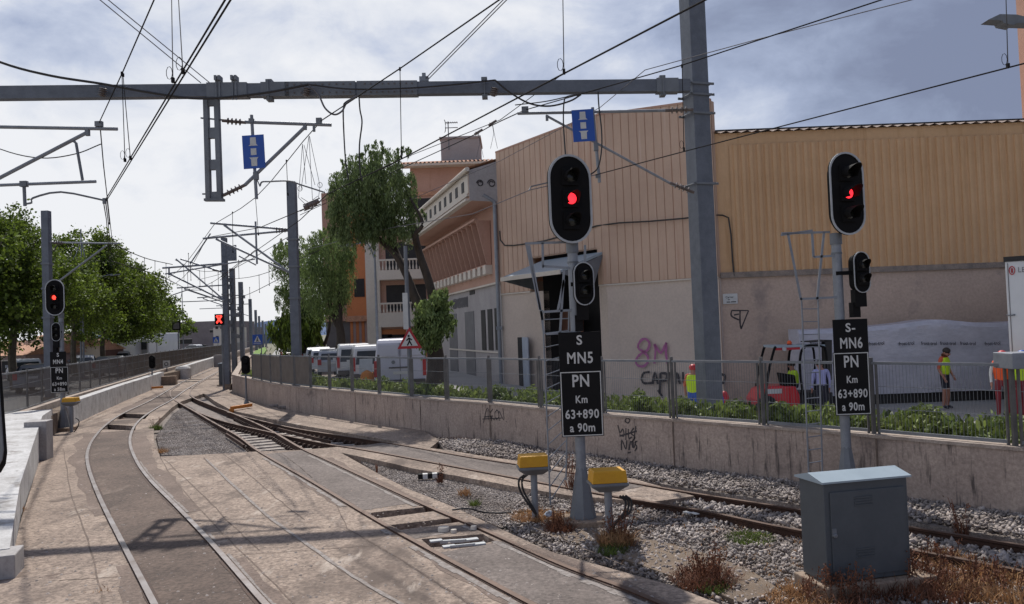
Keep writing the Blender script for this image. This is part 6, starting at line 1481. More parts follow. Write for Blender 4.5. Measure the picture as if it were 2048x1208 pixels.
p=A(2160,800,20); t=thing('street_lamp',(p.x,20,0),'street lamp whose flat dark head pokes in at the upper right corner','street lamp'); zt_=hit(2040,40,(0,20),(0,1)).z; mb=MB(); mb.tube([(p.x,20,0),(p.x,20,zt_-.3),(p.x-.3,20,zt_)],.08,8); mb.build('pole',K['galvd'],t)
a=A(1977,39,20); b=A(2000,28,20); c=A(2034,29,20); d=A(2080,40,20); e=A(2034,46,20); f=A(2005,41,20)
mb=MB(); mb.extr([a,b,c,d,A(2075,47,20),e,A(2028,50,20),A(2008,46,20),f],(0,.35,0)); mb.build('lamp_head',K['galvd'],t); mb=MB(); mb.tube([d+V3(-.1,.17,0),V3(p.x-.3,20.0,zt_)],.05,8); mb.build('arm',K['galvd'],t)
# pedestrian crossing sign, blue
def psign(px,py,Y,s_,lab):
    c=A(px,py,Y); t=thing('crossing_sign',(c.x,Y,.5),lab,'sign'); mb=MB(); mb.tube([(c.x+.25,Y+.05,.5),(c.x+.25,Y+.05,c.z)],.04,6); mb.build('post',K['galv'],t)
    mb=MB(); mb.cbox(c,(s_,.03,s_)); mb.build('sign_plate',K['blue'],t); mb=MB(); mb.extr([c+V3(-.36*s_,-.02,-.26*s_),c+V3(.36*s_,-.02,-.26*s_),c+V3(0,-.02,.40*s_)],(0,.004,0)); mb.bar(c+V3(-.4*s_,-.02,-.38*s_),c+V3(.4*s_,-.02,-.38*s_),.006,.05*s_); mb.build('sign_triangle',K['white'],t)
    mb=MB(); mb.bar(c+V3(0,-.03,.12*s_),c+V3(-.08*s_,-.03,-.22*s_),.006,.07*s_); mb.bar(c+V3(0,-.03,.0),c+V3(.09*s_,-.03,-.22*s_),.006,.06*s_); mb.sph(c+V3(0,-.03,.17*s_),.05*s_,6,4); mb.build('walker_symbol',K['black2'],t)
psign(515,679,60,.72,'blue square pedestrian crossing sign beside the far right street')
psign(432,680,120,.9,'tiny blue sign before the far hall')
# grass verge right of far fence
mb=MB(); vp=[G(497,716,.6),G(520,716,.6),G(533,700,.6),G(530,694,.6),G(512,700,.6)]; mb.prism([V3(p.x,p.y,0) for p in vp],.3,.62); o=mb.build('grass_verge',K['grass']); st(o)
# ================================================================ VEHICLES
def car(name,loc,yaw,L,Wd,H,body,lab,cat='car',kind='hatch',group=None,rearlamp='tail',roofw=.86,z0=.0):
    """front is local +Y; rear faces local -Y"""
    O=V3(*loc); ca,sa=math.cos(yaw),math.sin(yaw); X_=V3(ca,sa,0); Y_=V3(-sa,ca,0); Z_=V3(0,0,1)
    t=thing(name,loc,lab,cat,group)
    def P(x,y_,z): return O+X_*x+Y_*y_+Z_*z
    hl=L/2; w=Wd/2
    if kind=='van': prof=[(-hl,.35),(-hl,.9),(-hl+.08,H-.15),(-hl+.22,H),(hl*.55,H),(hl*.72,H*.62),(hl*.98,H*.52),(hl,.4)]; belt=H*.50
    elif kind=='hatch': prof=[(-hl,.38),(-hl+.0,H*.56),(-hl+.30,H*.95),(-hl+.55,H),(hl*.12,H),(hl*.45,H*.66),(hl*.95,H*.52),(hl,.36)]; belt=H*.6
    else: prof=[(-hl,.38),(-hl+.05,H*.62),(-hl+.6,H*.66),(-hl+1.15,H*.97),(-hl+1.6,H),(hl*.1,H),(hl*.48,H*.66),(hl*.95,H*.54),(hl,.36)]; belt=H*.64
    mb=MB(); k=len(prof); vs=[]
    for sx in (-1,1):
        for (y_,z) in prof: 
            f=1 if z<=belt else 1-(1-roofw)*(z-belt)/(H-belt); vs.append(P(sx*w*f,y_,z))
    fs=[tuple(range(k)),tuple(range(2*k-1,k-1,-1))]+[(i,(i+1)%k,(i+1)%k+k,i+k) for i in range(k)]
    mb.add(vs,fs); mb.build('body',K[body],t,bevel=.06)
    def fx(z): return w*(1 if z<=belt else 1-(1-roofw)*(z-belt)/(H-belt))
    zt0,zt1=belt+.04,H*.93
    # rear window
    def yr(z): 
        for (a,b) in zip(prof[:-1],prof[1:]):
            if a[1]<=z<=b[1] and b[0]<0: return a[0]+(b[0]-a[0])*(z-a[1])/max(b[1]-a[1],1e-6)
        return -hl
    if kind!='vanblind':
        za,zb_=(belt+.05,H*.86); 
        if body!='vanwhite':
            mb=MB(); mb.extr([P(-fx(za)*.82,yr(za)-.015,za),P(fx(za)*.82,yr(za)-.015,za),P(fx(zb_)*.8,yr(zb_)-.015,zb_),P(-fx(zb_)*.8,yr(zb_)-.015,zb_)],Y_*.02); mb.build('rear_window',K['glass'],t)
    for s_ in (-1,1):
        mb=MB(); y0,y1=(-hl+.45,hl*.2) if kind!='van' else (hl*.15,hl*.5)
        q=[P(s_*(fx(zt0)+.008),y0,zt0),P(s_*(fx(zt0)+.008),y1+.35,zt0),P(s_*(fx(zt1)+.008),y1,zt1),P(s_*(fx(zt1)+.008),y0+.25,zt1)]; mb.extr(q,-X_*s_*.01); mb.build('side_window',K['glass'],t)
        for y_ in (-hl*.62,hl*.62):
            mb=MB(); c=P(s_*(w-.1),y_,.31); mb.lathe(c-X_*s_*.1,[(.31,0),(.33,.05),(.33,.16),(.30,.20)],16,X_*s_); wl=mb.build('wheel',K['tyre'],t); mb=MB(); mb.lathe(c+X_*s_*.09,[(.19,0),(.19,.02),(.05,.03)],12,X_*s_); mb.build('rim',K['rimm'],wl)
        mb=MB(); zl0,zl1=(.65,1.25) if kind=='van' else (.68,.98); lw_=.13 if kind=='van' else .2
        mb.obox(P(s_*(w-lw_*.55),yr((zl0+zl1)/2)-.01,(zl0+zl1)/2),X_*lw_/2,Y_*.03,Z_*(zl1-zl0)/2); mb.build('tail_lamp',K[rearlamp],t)
        mb=MB(); mb.obox(P(s_*(w+.08),hl*.32,belt+.1),X_*.08,Y_*.05,Z_*.09); mb.build('wing_mirror',K[body],t)
        mb=MB(); mb.obox(P(s_*(w-.2),hl*.97,.68),X_*.16,Y_*.05,Z_*.09); mb.build('headlight',K['rim'],t)
    mb=MB(); mb.obox(P(0,-hl-.03,.42),X_*w*.96,Y_*.06,Z_*.11); mb.build('bumper',K['cardark' if kind=='van' else body],t,bevel=.02)
    mb=MB(); mb.obox(P(0,-hl-.02 if kind!='van' else -hl-.02,.78),X_*.26,Y_*.012,Z_*.055); mb.build('number_plate',K['white'],t)
    f0=[(a,b) for a,b in zip(prof[:-1],prof[1:]) if a[0]>0 and a[1]>b[1] and a[1]>H*.9]
    if f0:
        (a,b)=f0[0]; mb=MB(); mb.extr([P(-fx(a[1])*.85,a[0]+.02,a[1]-.04),P(fx(a[1])*.85,a[0]+.02,a[1]-.04),P(w*.85,b[0]+.02,b[1]+.02),P(-w*.85,b[0]+.02,b[1]+.02)],Z_*.012); mb.build('windscreen',K['glass'],t)
    if kind=='van' and body=='vanwhite':
        mb=MB(); mb.obox(P(0,-hl-.008,H*.5+.1),X_*.008,Y_*.006,Z_*(H*.38)); mb.obox(P(0,-hl-.03,.98),X_*.42,Y_*.015,Z_*.025); mb.build('door_seam',K['cardark'],t)
        mb=MB(); mb.lathe(P(0.0-.25,-hl-.005,1.18),[(.07,0),(.07,.02)],14,-Y_); mb.build('badge',K['galvd'],t)
        for s_ in (-1,1): mb=MB(); mb.obox(P(s_*.42,-hl-.0,1.62),X_*.36,Y_*.006,Z_*.2); mb.build('door_panel',K['vanwhite'],t)
    return t
yw=math.atan2(.29,1)  # the street runs a little to the left
def on_st(px,py,z=.55): return G(px,py,z)
X=hit(818,760,(0,31.0),(0,1)).x; car('parked_van',(X-.55,33.4,sz(X)+.02),yw*.35,4.9,1.95,2.05,'vanwhite','big windowless white van parked left of the pepper tree trunk','van','van')
for px,Y,L,Wd,H,body,kind,lab in (
 (722,36.5,4.2,1.72,1.78,'carwhite','van','small white van with a glazed tailgate, next to the big white van'),
 (690,40.5,4.2,1.72,1.80,'carwhite','van','second small white van, left of the first small one'),
 (663,44.5,4.0,1.7,1.5,'carsilver','hatch','silver hatchback parked behind the second small white van'),
 (647,48.5,4.0,1.7,1.48,'carwhite','hatch','white hatchback parked beyond the silver one'),
 (636,53,4.1,1.7,1.5,'carsilver','hatch','farther silver hatchback in the parked row'),
 (625,58,4.2,1.75,1.5,'cardark','hatch','dark hatchback in the parked row before the street bends'),
 (616,64,4.2,1.75,1.5,'cargrey','hatch','last grey hatchback of the parked row')):
    x=hit(px-(0 if Y<42 else 13),725,(0,Y),(0,1)).x; car('parked_van' if kind=='van' else 'parked_car',(x,Y+L/2,.56),yw*.8,L,Wd,H,body,lab,'van' if kind=='van' else 'car',kind,'vehicles parked along the right street')
x=hit(570,715,(0,69),(0,1)).x; car('driving_car',(x,71,.56),yw*.9,4.4,1.82,1.45,'cardark','dark car driving away in the middle of the right street','car','sedan')
x=hit(569,682,(0,165),(0,1)).x; car('driving_van',(x,165,.56),yw*.7,5,2.0,2.2,'carwhite','tiny white van at the far end of the right street','van','van')
# orange-nosed scooter shell between the vans
x=hit(740,750,(0,33.6),(0,1)).x; t=thing('parked_scooter',(x,33,.55),'scooter with a clear windshield and orange front between the white vans','scooter')
mb=MB(); mb.lathe((x,33.0,.9),[(.24,0),(.30,.15),(.24,.40),(.05,.52)],12); mb.build('front_cowl',K['orange'],t,True)
mb=MB(); mb.obox((x-.05,33.0,1.55),(.26,0,0),(0,.02,.0),(-.0,.1,.3)); mb.build('windshield',K['rim'],t)
for dy in (-.1,1.2): mb=MB(); mb.lathe((x-.05,33.0+dy,.82),[(.25,0),(.25,.1)],14,(1,0,0)); mb.build('wheel',K['tyre'],t)
mb=MB(); mb.cbox((x,33.8,1.15),(.3,.9,.3)); mb.build('seat',K['black'],t,bevel=.05)
# left street vehicles
for px,py,Y,yaw,L,H,body,kind,lab,cat in (
 (48,752,56,R(38),3.9,1.45,'carwhite','hatch','white hatchback seen side-on beyond the left fence','car'),
 (165,742,64,R(30),4.2,1.45,'carsilver','sedan','silver car behind the left board reading MN4','car'),
 (240,728,80,R(28),4.3,1.45,'carwhite','sedan','white car parked under the white house','car'),
 (222,752,57,R(18),4.3,1.4,'cargrey','sedan','grey car close behind the left fence mesh','car'),
 (84,792,42,R(18),4.2,1.4,'cargrey','sedan','dark grey car half hidden by the left fence below the hatchback','car'),
 (388,697,135,R(60),4.4,1.45,'carwhite','sedan','white car before the grey-mauve hall','car'),
 (335,712,115,R(60),4.3,1.4,'carwhite','sedan','small white car by the level crossing','car')):
    x=hit(px,720,(0,Y),(0,1)).x; car('parked_car',(x,Y,.56),yaw,L,1.72,H,body,lab,cat,kind,'cars on the left street')
# lorry behind left trees
x=hit(292,700,(0,88),(0,1)).x; t=thing('lorry',(x,88,.55),'white lorry with a tall cab roof beside the thin lamp posts','lorry'); mb=MB(); mb.box(x-1.2,x+1.2,88,94,1.2,3.7); mb.build('cargo_box',K['carwhite'],t,bevel=.08); mb=MB(); mb.box(x-1.15,x+1.15,86,88,.9,3.1); mb.build('cab',K['carwhite'],t,bevel=.15); mb=MB(); mb.box(x-1.0,x+1.0,85.9,86.02,2.0,2.8); mb.build('windscreen',K['glass'],t)
for sx in (-1,1):
    for y_ in (86.8,92.5): mb=MB(); mb.lathe((x+sx*1.0,y_,1.0),[(.45,0),(.45,.25)],14,(sx,0,0)); mb.build('wheel',K['tyre'],t)
# box truck at right edge
TX=22.3; xl_=hit(2014,600,(0,TX),(0,1)).x; zt_=hit(2020,523,(0,TX),(0,1)).z; t=thing('box_truck',(xl_+1.3,TX,0),'white box truck cut off by the right edge, with a red oval emblem','truck')
ta=R(33); tu=V3(math.cos(ta),-math.sin(ta),0); tw=V3(math.sin(ta),math.cos(ta),0); TO=V3(xl_,TX,0)
def tb(mb,u0,u1,v0,v1,z0,z1): return mb.obox(TO+tu*(u0+u1)/2+tw*(v0+v1)/2+V3(0,0,(z0+z1)/2),tu*(u1-u0)/2,tw*(v1-v0)/2,V3(0,0,(z1-z0)/2))
mb=MB(); tb(mb,0,2.5,0,5.5,.95,zt_); mb.build('cargo_box',K['truck'],t,bevel=.02)
mb=MB(); tb(mb,-.03,2.53,-.03,.2,zt_,zt_+.13); mb.build('roof_rail',K['dark'],t)
for u0 in (.05,1.26): mb=MB(); tb(mb,u0,u0+.02,-.012,0,1.0,zt_-.05); mb.build('door_seam',K['shutter'],t)
mb=MB(); tb(mb,.1,2.4,.1,5.3,.55,.95); mb.build('chassis',K['dark'],t)
for u0 in (.15,2.2):
    for v0 in (1.0,4.5): mb=MB(); mb.lathe(TO+tu*u0+tw*v0+V3(0,0,.45),[(.45,0),(.45,.26)],16,tu); mb.build('wheel',K['tyre'],t)
c=hit(2024,541,TO,tw)-tw*.02
rr=[(math.cos(a)*.075,math.sin(a)*.12) for a in np.linspace(0,6.283,21)[:-1]]; r2=[(x*.72,z*.78) for x,z in rr]; k=20; mb=MB()
mb.add([c+tu*x+V3(0,0,z) for x,z in rr]+[c+tu*x+V3(0,0,z) for x,z in r2],[(i,(i+1)%k,(i+1)%k+k,i+k) for i in range(k)]); mb.bar(c+V3(0,0,-.06),c+V3(0,0,.06),.03,.03); mb.build('emblem',K['signred'],t)
mb=MB(); put_text(mb,'LECINE',c+tu*.42-tw*.003,tu,(0,0,1),.2,.56,1.0,.0); mb.build('lettering',K['shutter'],t)
c=hit(2022,631,TO,tw)-tw*.03; mb=MB(); mb.tube([c-tu*.1+V3(0,0,.02),c-tw*.03,c+tu*.1+V3(0,0,.02)],.02,6); mb.build('handle',K['galvd'],t)
# grey box on the fence at right edge
p=onf(2026)[0]; a=hit(2016,722,(0,p.y-.12),(0,1)); zt_=hit(2020,706,(0,p.y-.12),(0,1)).z; zb_=hit(2020,738,(0,p.y-.12),(0,1)).z; mb=MB(); mb.box(a.x,a.x+1.0,p.y-.22,p.y+.25,zb_,zt_); o=mb.build('junction_box',K['galv'],bevel=.01); tag(o,'flat grey box fixed on the fence posts at the right edge','box')
# wrapped unit
WY=26.6; a=hit(1599,700,(0,WY),(0,1)).x; b=hit(2090,700,(0,WY),(0,1)).x; zt_=hit(1700,655,(0,WY),(0,1)).z; zb_=hit(1800,787,(0,WY),(0,1)).z
t=thing('wrapped_unit',((a+b)/2,WY,0),'long low refrigeration unit wrapped in translucent grey plastic along the stained wall','wrapped load')
mb=MB(); nx,nz=150,16; vs=[];fs=[]
rs=random.Random(3); ph=[(rs.uniform(.6,5),rs.uniform(-5,5),rs.uniform(0,6)) for _ in range(9)]
def wr(x,z): return sum(.010*math.sin(k_*x+kz*z+p_) for k_,kz,p_ in ph)+.008*math.sin(9*x+5*z)
hump=lambda x: .13*math.exp(-((x-(a+(b-a)*.575))/1.0)**2)+.03*math.sin(x*1.1)
prof_=[(0,-.0),(0,.35),(0,.7),(0,1.0),(.04,1.0)]
for i in range(nx+1):
    x=a+(b-a)*i/nx; H_=zt_-zb_+hump(x)
    for j in range(nz+1):
        z=H_*j/nz; vs.append((x,WY+wr(x,z)+(.12 if j==nz else 0),zb_+z))
    vs.append((x,WY+1.0,zb_+H_+.02)); vs.append((x,WY+1.0,zb_))
k=nz+3
for i in range(nx):
    for j in range(k-1): fs.append((i*k+j,(i+1)*k+j,(i+1)*k+j+1,i*k+j+1))
fs.append(tuple(range(k))); fs.append(tuple(range(nx*k,(nx+1)*k))[::-1]); mb.add(vs,fs); mb.build('plastic_wrap',K['wrap'],t,True)
mb=MB(); mb.box(a+.1,b-.1,WY+.1,WY+.9,-.05,zb_); mb.build('dark_base',K['dark'],t)  # near-black block filling the space below the wrapped unit
for px in (1636,1753,1813,1858,1896,1936,1985):
    c=hit(px,687,(0,WY-.06),(0,1)); mb=MB(); put_text(mb,'frost-trol',c,(1,0,.02 if px%2 else -.06),(0,0,1),.16,.50,1,.01); mb.build('lettering',K['black2'],t)
# forklift
FY=24.6
def FP(px,py,dy=0): return hit(px,py,(0,FY+dy),(0,1))
c=FP(1590,800); t=thing('forklift',(c.x,FY,-.03),'red forklift with a black guard frame and an orange beacon, turned away from the tracks','forklift')
a=FP(1514,803); b=FP(1605,775); m_=FP(1540,772)
mb=MB(); prf=[FP(1514,806),FP(1512,800),FP(1524,780),FP(1545,772),FP(1592,772),FP(1600,790),FP(1602,810),FP(1602,835),FP(1520,835)]; mb.extr([p for p in prf],(0,1.1,0)); mb.build('counterweight',K['red'],t,bevel=.05)
mb=MB(); q=FP(1540,783,-.02); mb.box(q.x-.13,q.x+.35,FY-.02,FY-.005,q.z-.07,q.z+.07); mb.build('white_panel',K['white'],t)
mb=MB(); mb.extr([FP(1602,785),FP(1665,785),FP(1668,835),FP(1602,835)],(0,1.1,0)); mb.build('body',K['dark'],t)
def fr(l,nm,w_=.07,m_='black'):
    for dy in (0,1.0): mb=MB(); mb.tube(cr([FP(*q_)+V3(0,dy,0) for q_ in l],4),w_*.55,6); mb.build(nm,K[m_],t)
fr([(1530,800),(1537,745),(1548,700),(1552,694)],'guard_post'); fr([(1606,790),(1600,740),(1602,705),(1612,692)],'guard_post'); fr([(1604,700),(1612,692),(1640,692),(1652,705),(1655,785)],'guard_post',.06)
mb=MB(); mb.extr([FP(1548,691),FP(1652,689),FP(1652,693),FP(1548,696)],(0,1.05,0)); mb.build('guard_roof',K['cabroof'],t); mb=MB(); mb.extr([FP(1550,696),FP(1600,694),FP(1600,699),FP(1550,701)],(0,.03,0)); mb.build('light_bar',K['signred'],t)
q=FP(1568,698,-.04); mb=MB(); mb.lathe(q,[(.06,0),(.06,.05)],12,(0,-1,0)); mb.build('work_light',K['rim'],t)
q=FP(1579,690,.4); mb=MB(); mb.lathe(q,[(.08,-.02),(.08,.02)],12); mb.build('beacon_base',K['dark'],t); mb=MB(); mb.sph(q+V3(0,0,.06),.075,10,6,(1,1,1.05)); mb.build('beacon',K['orvest'],t,True)
mb=MB(); mb.extr([FP(1562,746),FP(1590,750),FP(1594,772),FP(1568,772)],(0,.45,0)); mb.build('seat',K['black'],t,bevel=.03)
mb=MB(); mb.extr([FP(1622,683),FP(1664,680),FP(1664,682),FP(1622,685)],(0,.9,0)); mb.extr([FP(1650,680),FP(1664,680),FP(1664,760),FP(1652,760)],(0,.3,0)); mb.build('lifting_mast',K['dark'],t)
for px in (1535,1640): q=FP(px,832); mb=MB(); mb.lathe((q.x,FY-.05,.28),[(.3,0),(.3,.2)],16,(0,1,0)); mb.build('wheel',K['tyre'],t)
# ================================================================ PEOPLE
def person(loc,yaw,H,lab,J,mats,vest=None,hat=None,rad=None,hair=True):
    """J: joint name -> local position (x right, y away when facing -y, z up) for a 1.72 m figure"""
    D=dict(pel=(0,0,.93),waist=(0,0,1.06),chest=(0,-.01,1.30),neck=(0,0,1.47),head=(0,-.02,1.56),crown=(0,-.02,1.67),
      lsh=(-.17,0,1.41),rsh=(.17,0,1.41),lel=(-.23,.02,1.14),rel=(.23,.02,1.14),lwr=(-.24,-.06,.90),rwr=(.24,-.06,.90),
      lhip=(-.09,0,.90),rhip=(.09,0,.90),lkn=(-.10,-.02,.50),rkn=(.10,-.02,.50),lan=(-.10,.02,.09),ran=(.10,.02,.09),lto=(-.12,-.13,.04),rto=(.12,-.13,.04)); J=dict(J); fdir=J.pop('_f',(0,-1,0)); D.update(J)
    Rd=dict(pel=(.155,.12),waist=(.14,.105),chest=(.175,.115),neck=(.058,.058),head=(.078,.09),crown=(.06,.07),lsh=(.062,.062),rsh=(.062,.062),lel=(.043,.043),rel=(.043,.043),lwr=(.029,.029),rwr=(.029,.029),
      lhip=(.09,.09),rhip=(.09,.09),lkn=(.06,.06),rkn=(.06,.06),lan=(.042,.042),ran=(.042,.042),lto=(.038,.03),rto=(.038,.03)); 
    if rad: Rd.update(rad)
    E=[('pel','waist'),('waist','chest'),('chest','neck'),('neck','head'),('head','crown'),('chest','lsh'),('chest','rsh'),('lsh','lel'),('lel','lwr'),('rsh','rel'),('rel','rwr'),('pel','lhip'),('pel','rhip'),('lhip','lkn'),('rhip','rkn'),('lkn','lan'),('rkn','ran'),('lan','lto'),('ran','rto')]
    for s_ in 'lr':
        w_=Vector(D[s_+'wr']); e_=Vector(D[s_+'el']); d=(w_-e_).normalized(); sd=d.cross(V3(0,1,0)).normalized(); fw=sd.cross(d)
        pm=w_+d*.07; D[s_+'pm']=tuple(pm); Rd[s_+'pm']=(.030,.022); E.append((s_+'wr',s_+'pm'))
        for f,(o_,ln) in enumerate(((-.026,.065),(-.009,.075),(.009,.07),(.025,.055))):
            a=pm+fw*o_+d*.03; b=a+d*ln*.6; c=b+d*ln*.35+sd*.02*(1 if s_=='r' else -1)
            for nm,q,r_ in (('a',a,.009),('b',b,.008),('c',c,.007)): D[s_+str(f)+nm]=tuple(q); Rd[s_+str(f)+nm]=(r_,r_)
            E+=[(s_+'pm',s_+str(f)+'a'),(s_+str(f)+'a',s_+str(f)+'b'),(s_+str(f)+'b',s_+str(f)+'c')]
        a=w_+d*.03-fw*.03; b=a+d*.035-fw*.018; D[s_+'ta']=tuple(a);D[s_+'tb']=tuple(b);Rd[s_+'ta']=(.010,.010);Rd[s_+'tb']=(.008,.008); E+=[(s_+'wr',s_+'ta'),(s_+'ta',s_+'tb')]
    def grow(nodes,edges,scale=1.0,sub=2,rootn='pel'):
        idx={n:i for i,n in enumerate(nodes)}; me=bpy.data.meshes.new('b'); me.from_pydata([D[n] for n in nodes],[(idx[a],idx[b]) for a,b in edges],[])
        o=bpy.data.objects.new('b',me); COL.objects.link(o); m=o.modifiers.new('s','SKIN'); m.use_smooth_shade=True
        for n in nodes:
            v=me.skin_vertices[0].data[idx[n]]; v.radius=(Rd[n][0]*scale,Rd[n][1]*scale); v.use_root=(n==rootn)
        s2=o.modifiers.new('u','SUBSURF'); s2.levels=sub; s2.render_levels=sub
        dg=bpy.context.evaluated_depsgraph_get(); dg.update(); m2=bpy.data.meshes.new_from_object(o.evaluated_get(dg)); bpy.data.objects.remove(o); return m2
    k=H/1.72; M=Matrix.Translation(Vector(loc))@Matrix.Rotation(yaw,4,'Z')@Matrix.Scale(k,4)
    me=grow(list(D.keys()),E); me.transform(Matrix.Rotation(yaw,4,'Z')@Matrix.Scale(k,4))
    o=link('person',me,[K[m] for m in mats['list']],None,loc); tag(o,lab,'person')
    inv=(Matrix.Rotation(yaw,4,'Z')@Matrix.Scale(k,4)).inverted()
    segs=[(Vector(D[a]),Vector(D[b]),a,b) for a,b in E]
    for p in me.polygons:
        c=inv@p.center; best=min(segs,key=lambda s:((s[0]+(s[1]-s[0])*max(0,min(1,(c-s[0]).dot(s[1]-s[0])/max((s[1]-s[0]).length_squared,1e-9))))-c).length); a,b=best[2],best[3]
        u=(c-best[0]).dot(best[1]-best[0])/max((best[1]-best[0]).length_squared,1e-9)
        if b in('head','crown') or a=='head': z='skin'
        elif a=='chest' and b=='neck': z='top' if u<.75 else 'skin'
        elif a in('pel','waist','chest') and b in('waist','chest','lsh','rsh'): z='top' if not(a=='pel' and u<.4) else 'bottom'
        elif b in('lel','rel'): z='sleeve'
        elif b in('lwr','rwr'): z='forearm'
        elif b in('lhip','rhip') or (b in('lkn','rkn')): z='bottom' if (b[1:]!='kn' or u<mats.get('short',2)) else 'skin'
        elif b in('lan','ran'): z='calf'
        elif b in('lto','rto'): z='shoe'
        else: z='skin'
        p.material_index=mats['list'].index(mats[z])
    ORG[o.name]=Vector(loc)
    def child(nm,mesh,m_):
        c=bpy.data.objects.new(nm,mesh); mesh.materials.clear(); mesh.materials.append(K[m_]); COL.objects.link(c); c.parent=o; return c
    MR=Matrix.Rotation(yaw,4,'Z')@Matrix.Scale(k,4)
    if vest:
        D['vst']=tuple(Vector(D['chest']).lerp(Vector(D['neck']),.55)); Rd['vst']=(.11,.09)
        m2=grow(['pel','waist','chest','vst','lsh','rsh'],[('pel','waist'),('waist','chest'),('chest','vst'),('chest','lsh'),('chest','rsh')],1.24,2); m2.transform(MR); child('safety_vest',m2,vest)
    hd=Vector(D['head']); cw=Vector(D['crown'])
    hc=(hd+cw)/2; ax=(cw-hd).normalized(); fwd=Vector(fdir).normalized()
    mb=MB(); 
    if hat: mb.sph(hc+ax*.035,.108,12,8,(1,1.1,.85)); mb.obox(hc+ax*.03+fwd*.12,fwd.cross(ax)*.07,fwd*.06,ax*.008); hm=hat; nm='cap'
    else: mb.sph(hc+ax*.03-fwd*.025,.098,12,8,(1,1.08,.95)); hm='hair'; nm='hair'
    me2=bpy.data.meshes.new(nm); me2.from_pydata([MR@v for v in mb.v],[],mb.f); me2.polygons.foreach_set('use_smooth',[True]*len(me2.polygons)); child(nm,me2,hm)
    mb=MB(); fc=hd+ax*.02
    mb.obox(fc+fwd*.098,fwd.cross(ax)*.012,fwd*.022,ax*.022)
    for s_ in (-1,1): mb.sph(fc+fwd.cross(ax)*s_*.088,.026,6,4,(.5,.8,1.1))
    me2=bpy.data.meshes.new('face'); me2.from_pydata([MR@v for v in mb.v],[],mb.f); child('face',me2,'skin')
    mb=MB()
    for s_ in (-1,1): mb.sph(fc+fwd*.085+fwd.cross(ax)*s_*.034+ax*.03,.010,6,4)
    mb.obox(fc+fwd*.09-ax*.04,fwd.cross(ax)*.022,fwd*.004,ax*.005)
    me2=bpy.data.meshes.new('eyes'); me2.from_pydata([MR@v for v in mb.v],[],mb.f); child('eyes_and_mouth',me2,'hair')
    return o
def PX(px,Y): return hit(px,760,(0,Y),(0,1)).x
base_m=lambda top,sleeve,fore,bottom,calf,shoe='shorts',short=2: dict(list=list(dict.fromkeys(['skin',top,sleeve,fore,bottom,calf,shoe])),skin='skin',top=top,sleeve=sleeve,forearm=fore,bottom=bottom,calf=calf,shoe=shoe,short=short)
# man with yellow vest, facing right and looking down
person((PX(1890,24.7),24.7,-.04),R(35),1.84,'workman in a yellow vest, red shirt and dark shorts looking down before the plastic-wrapped unit',
 dict(head=(0,-.06,1.55),crown=(0,-.12,1.64),rel=(.23,.0,1.14),rwr=(.19,-.12,.94),lel=(-.23,.05,1.13),lwr=(-.22,-.08,.90),lkn=(-.11,-.03,.5),rto=(.13,-.12,.04),_f=(0,-.9,-.4)),base_m('shirtred','shirtred','skin','shorts','skin','shorts',.75),'vest')
person((PX(2004,21.9),21.9,-.04),R(-20),1.87,'worker in a red cap, orange vest and maroon trousers left of the box truck',
 dict(chest=(0,-.06,1.28),neck=(0,-.10,1.44),head=(0,-.15,1.52),crown=(0,-.17,1.62),lsh=(-.17,-.05,1.39),rsh=(.17,-.05,1.39),_f=(.5,-.87,0)),base_m('orvest','white','white','maroon','maroon'),'orvest','signred')
person((PX(2038,21.6),21.6,-.04),R(15),1.87,'worker with a blue cap and yellow vest behind the fence box, right edge',
 dict(chest=(0,-.05,1.28),neck=(0,-.08,1.44),head=(0,-.12,1.52),crown=(0,-.13,1.62)),base_m('vest','shirtred','skin','maroon','maroon'),'vest','blue')
person((PX(1386,22.5),22.5,-.04),R(150),1.74,'workman with a red cap and yellow vest half hidden left of the massive mast',
 dict(head=(0,-.04,1.55),crown=(0,-.05,1.65)),base_m('shirtred','shirtred','skin','blue','blue'),'vest','signred')
person((PX(1642,23.4),23.4,-.04),R(175),1.70,'man in a lilac shirt seen from behind, between the forklift and the MN6 board',
 dict(head=(0,-.08,1.53),crown=(0,-.12,1.62),lsh=(-.19,0,1.40),rsh=(.19,0,1.40)),base_m('shirtlilac','shirtlilac','shirtlilac','shorts','shorts'),None)
person((FP(1590,760,.5).x,FY+.5,.08),R(-80),1.62,'forklift driver in a bright yellow-green vest inside the guard frame',
 dict(pel=(0,0,.78),waist=(0,-.02,.90),chest=(0,-.05,1.12),neck=(0,-.08,1.28),head=(0,-.10,1.37),crown=(0,-.11,1.48),lsh=(-.17,-.05,1.24),rsh=(.17,-.05,1.24),lel=(-.22,-.15,1.0),rel=(.22,-.15,1.0),lwr=(-.12,-.38,1.02),rwr=(.12,-.38,1.02),lhip=(-.09,-.02,.76),rhip=(.09,-.02,.76),lkn=(-.12,-.42,.80),rkn=(.12,-.42,.80),lan=(-.12,-.50,.42),ran=(.12,-.50,.42),lto=(-.12,-.62,.38),rto=(.12,-.62,.38)),base_m('vest','vest','skin','shorts','shorts'),'vest')
p=hit(1449,800,(0,21.5),(0,1)); mb=MB(); mb.sph(p,.16,10,6,(.8,.7,1.5)); mb.sph(p+V3(-.09,-.05,-.02),.12,10,6,(.7,.6,1.4),1); o=mb.build('rounded_thing',[K['signred'],K['blue']],smooth=True); tag(o,'small red and blue rounded thing half hidden behind the leaves right of the massive mast','bag')  # red and blue rounded shape of unknown kind
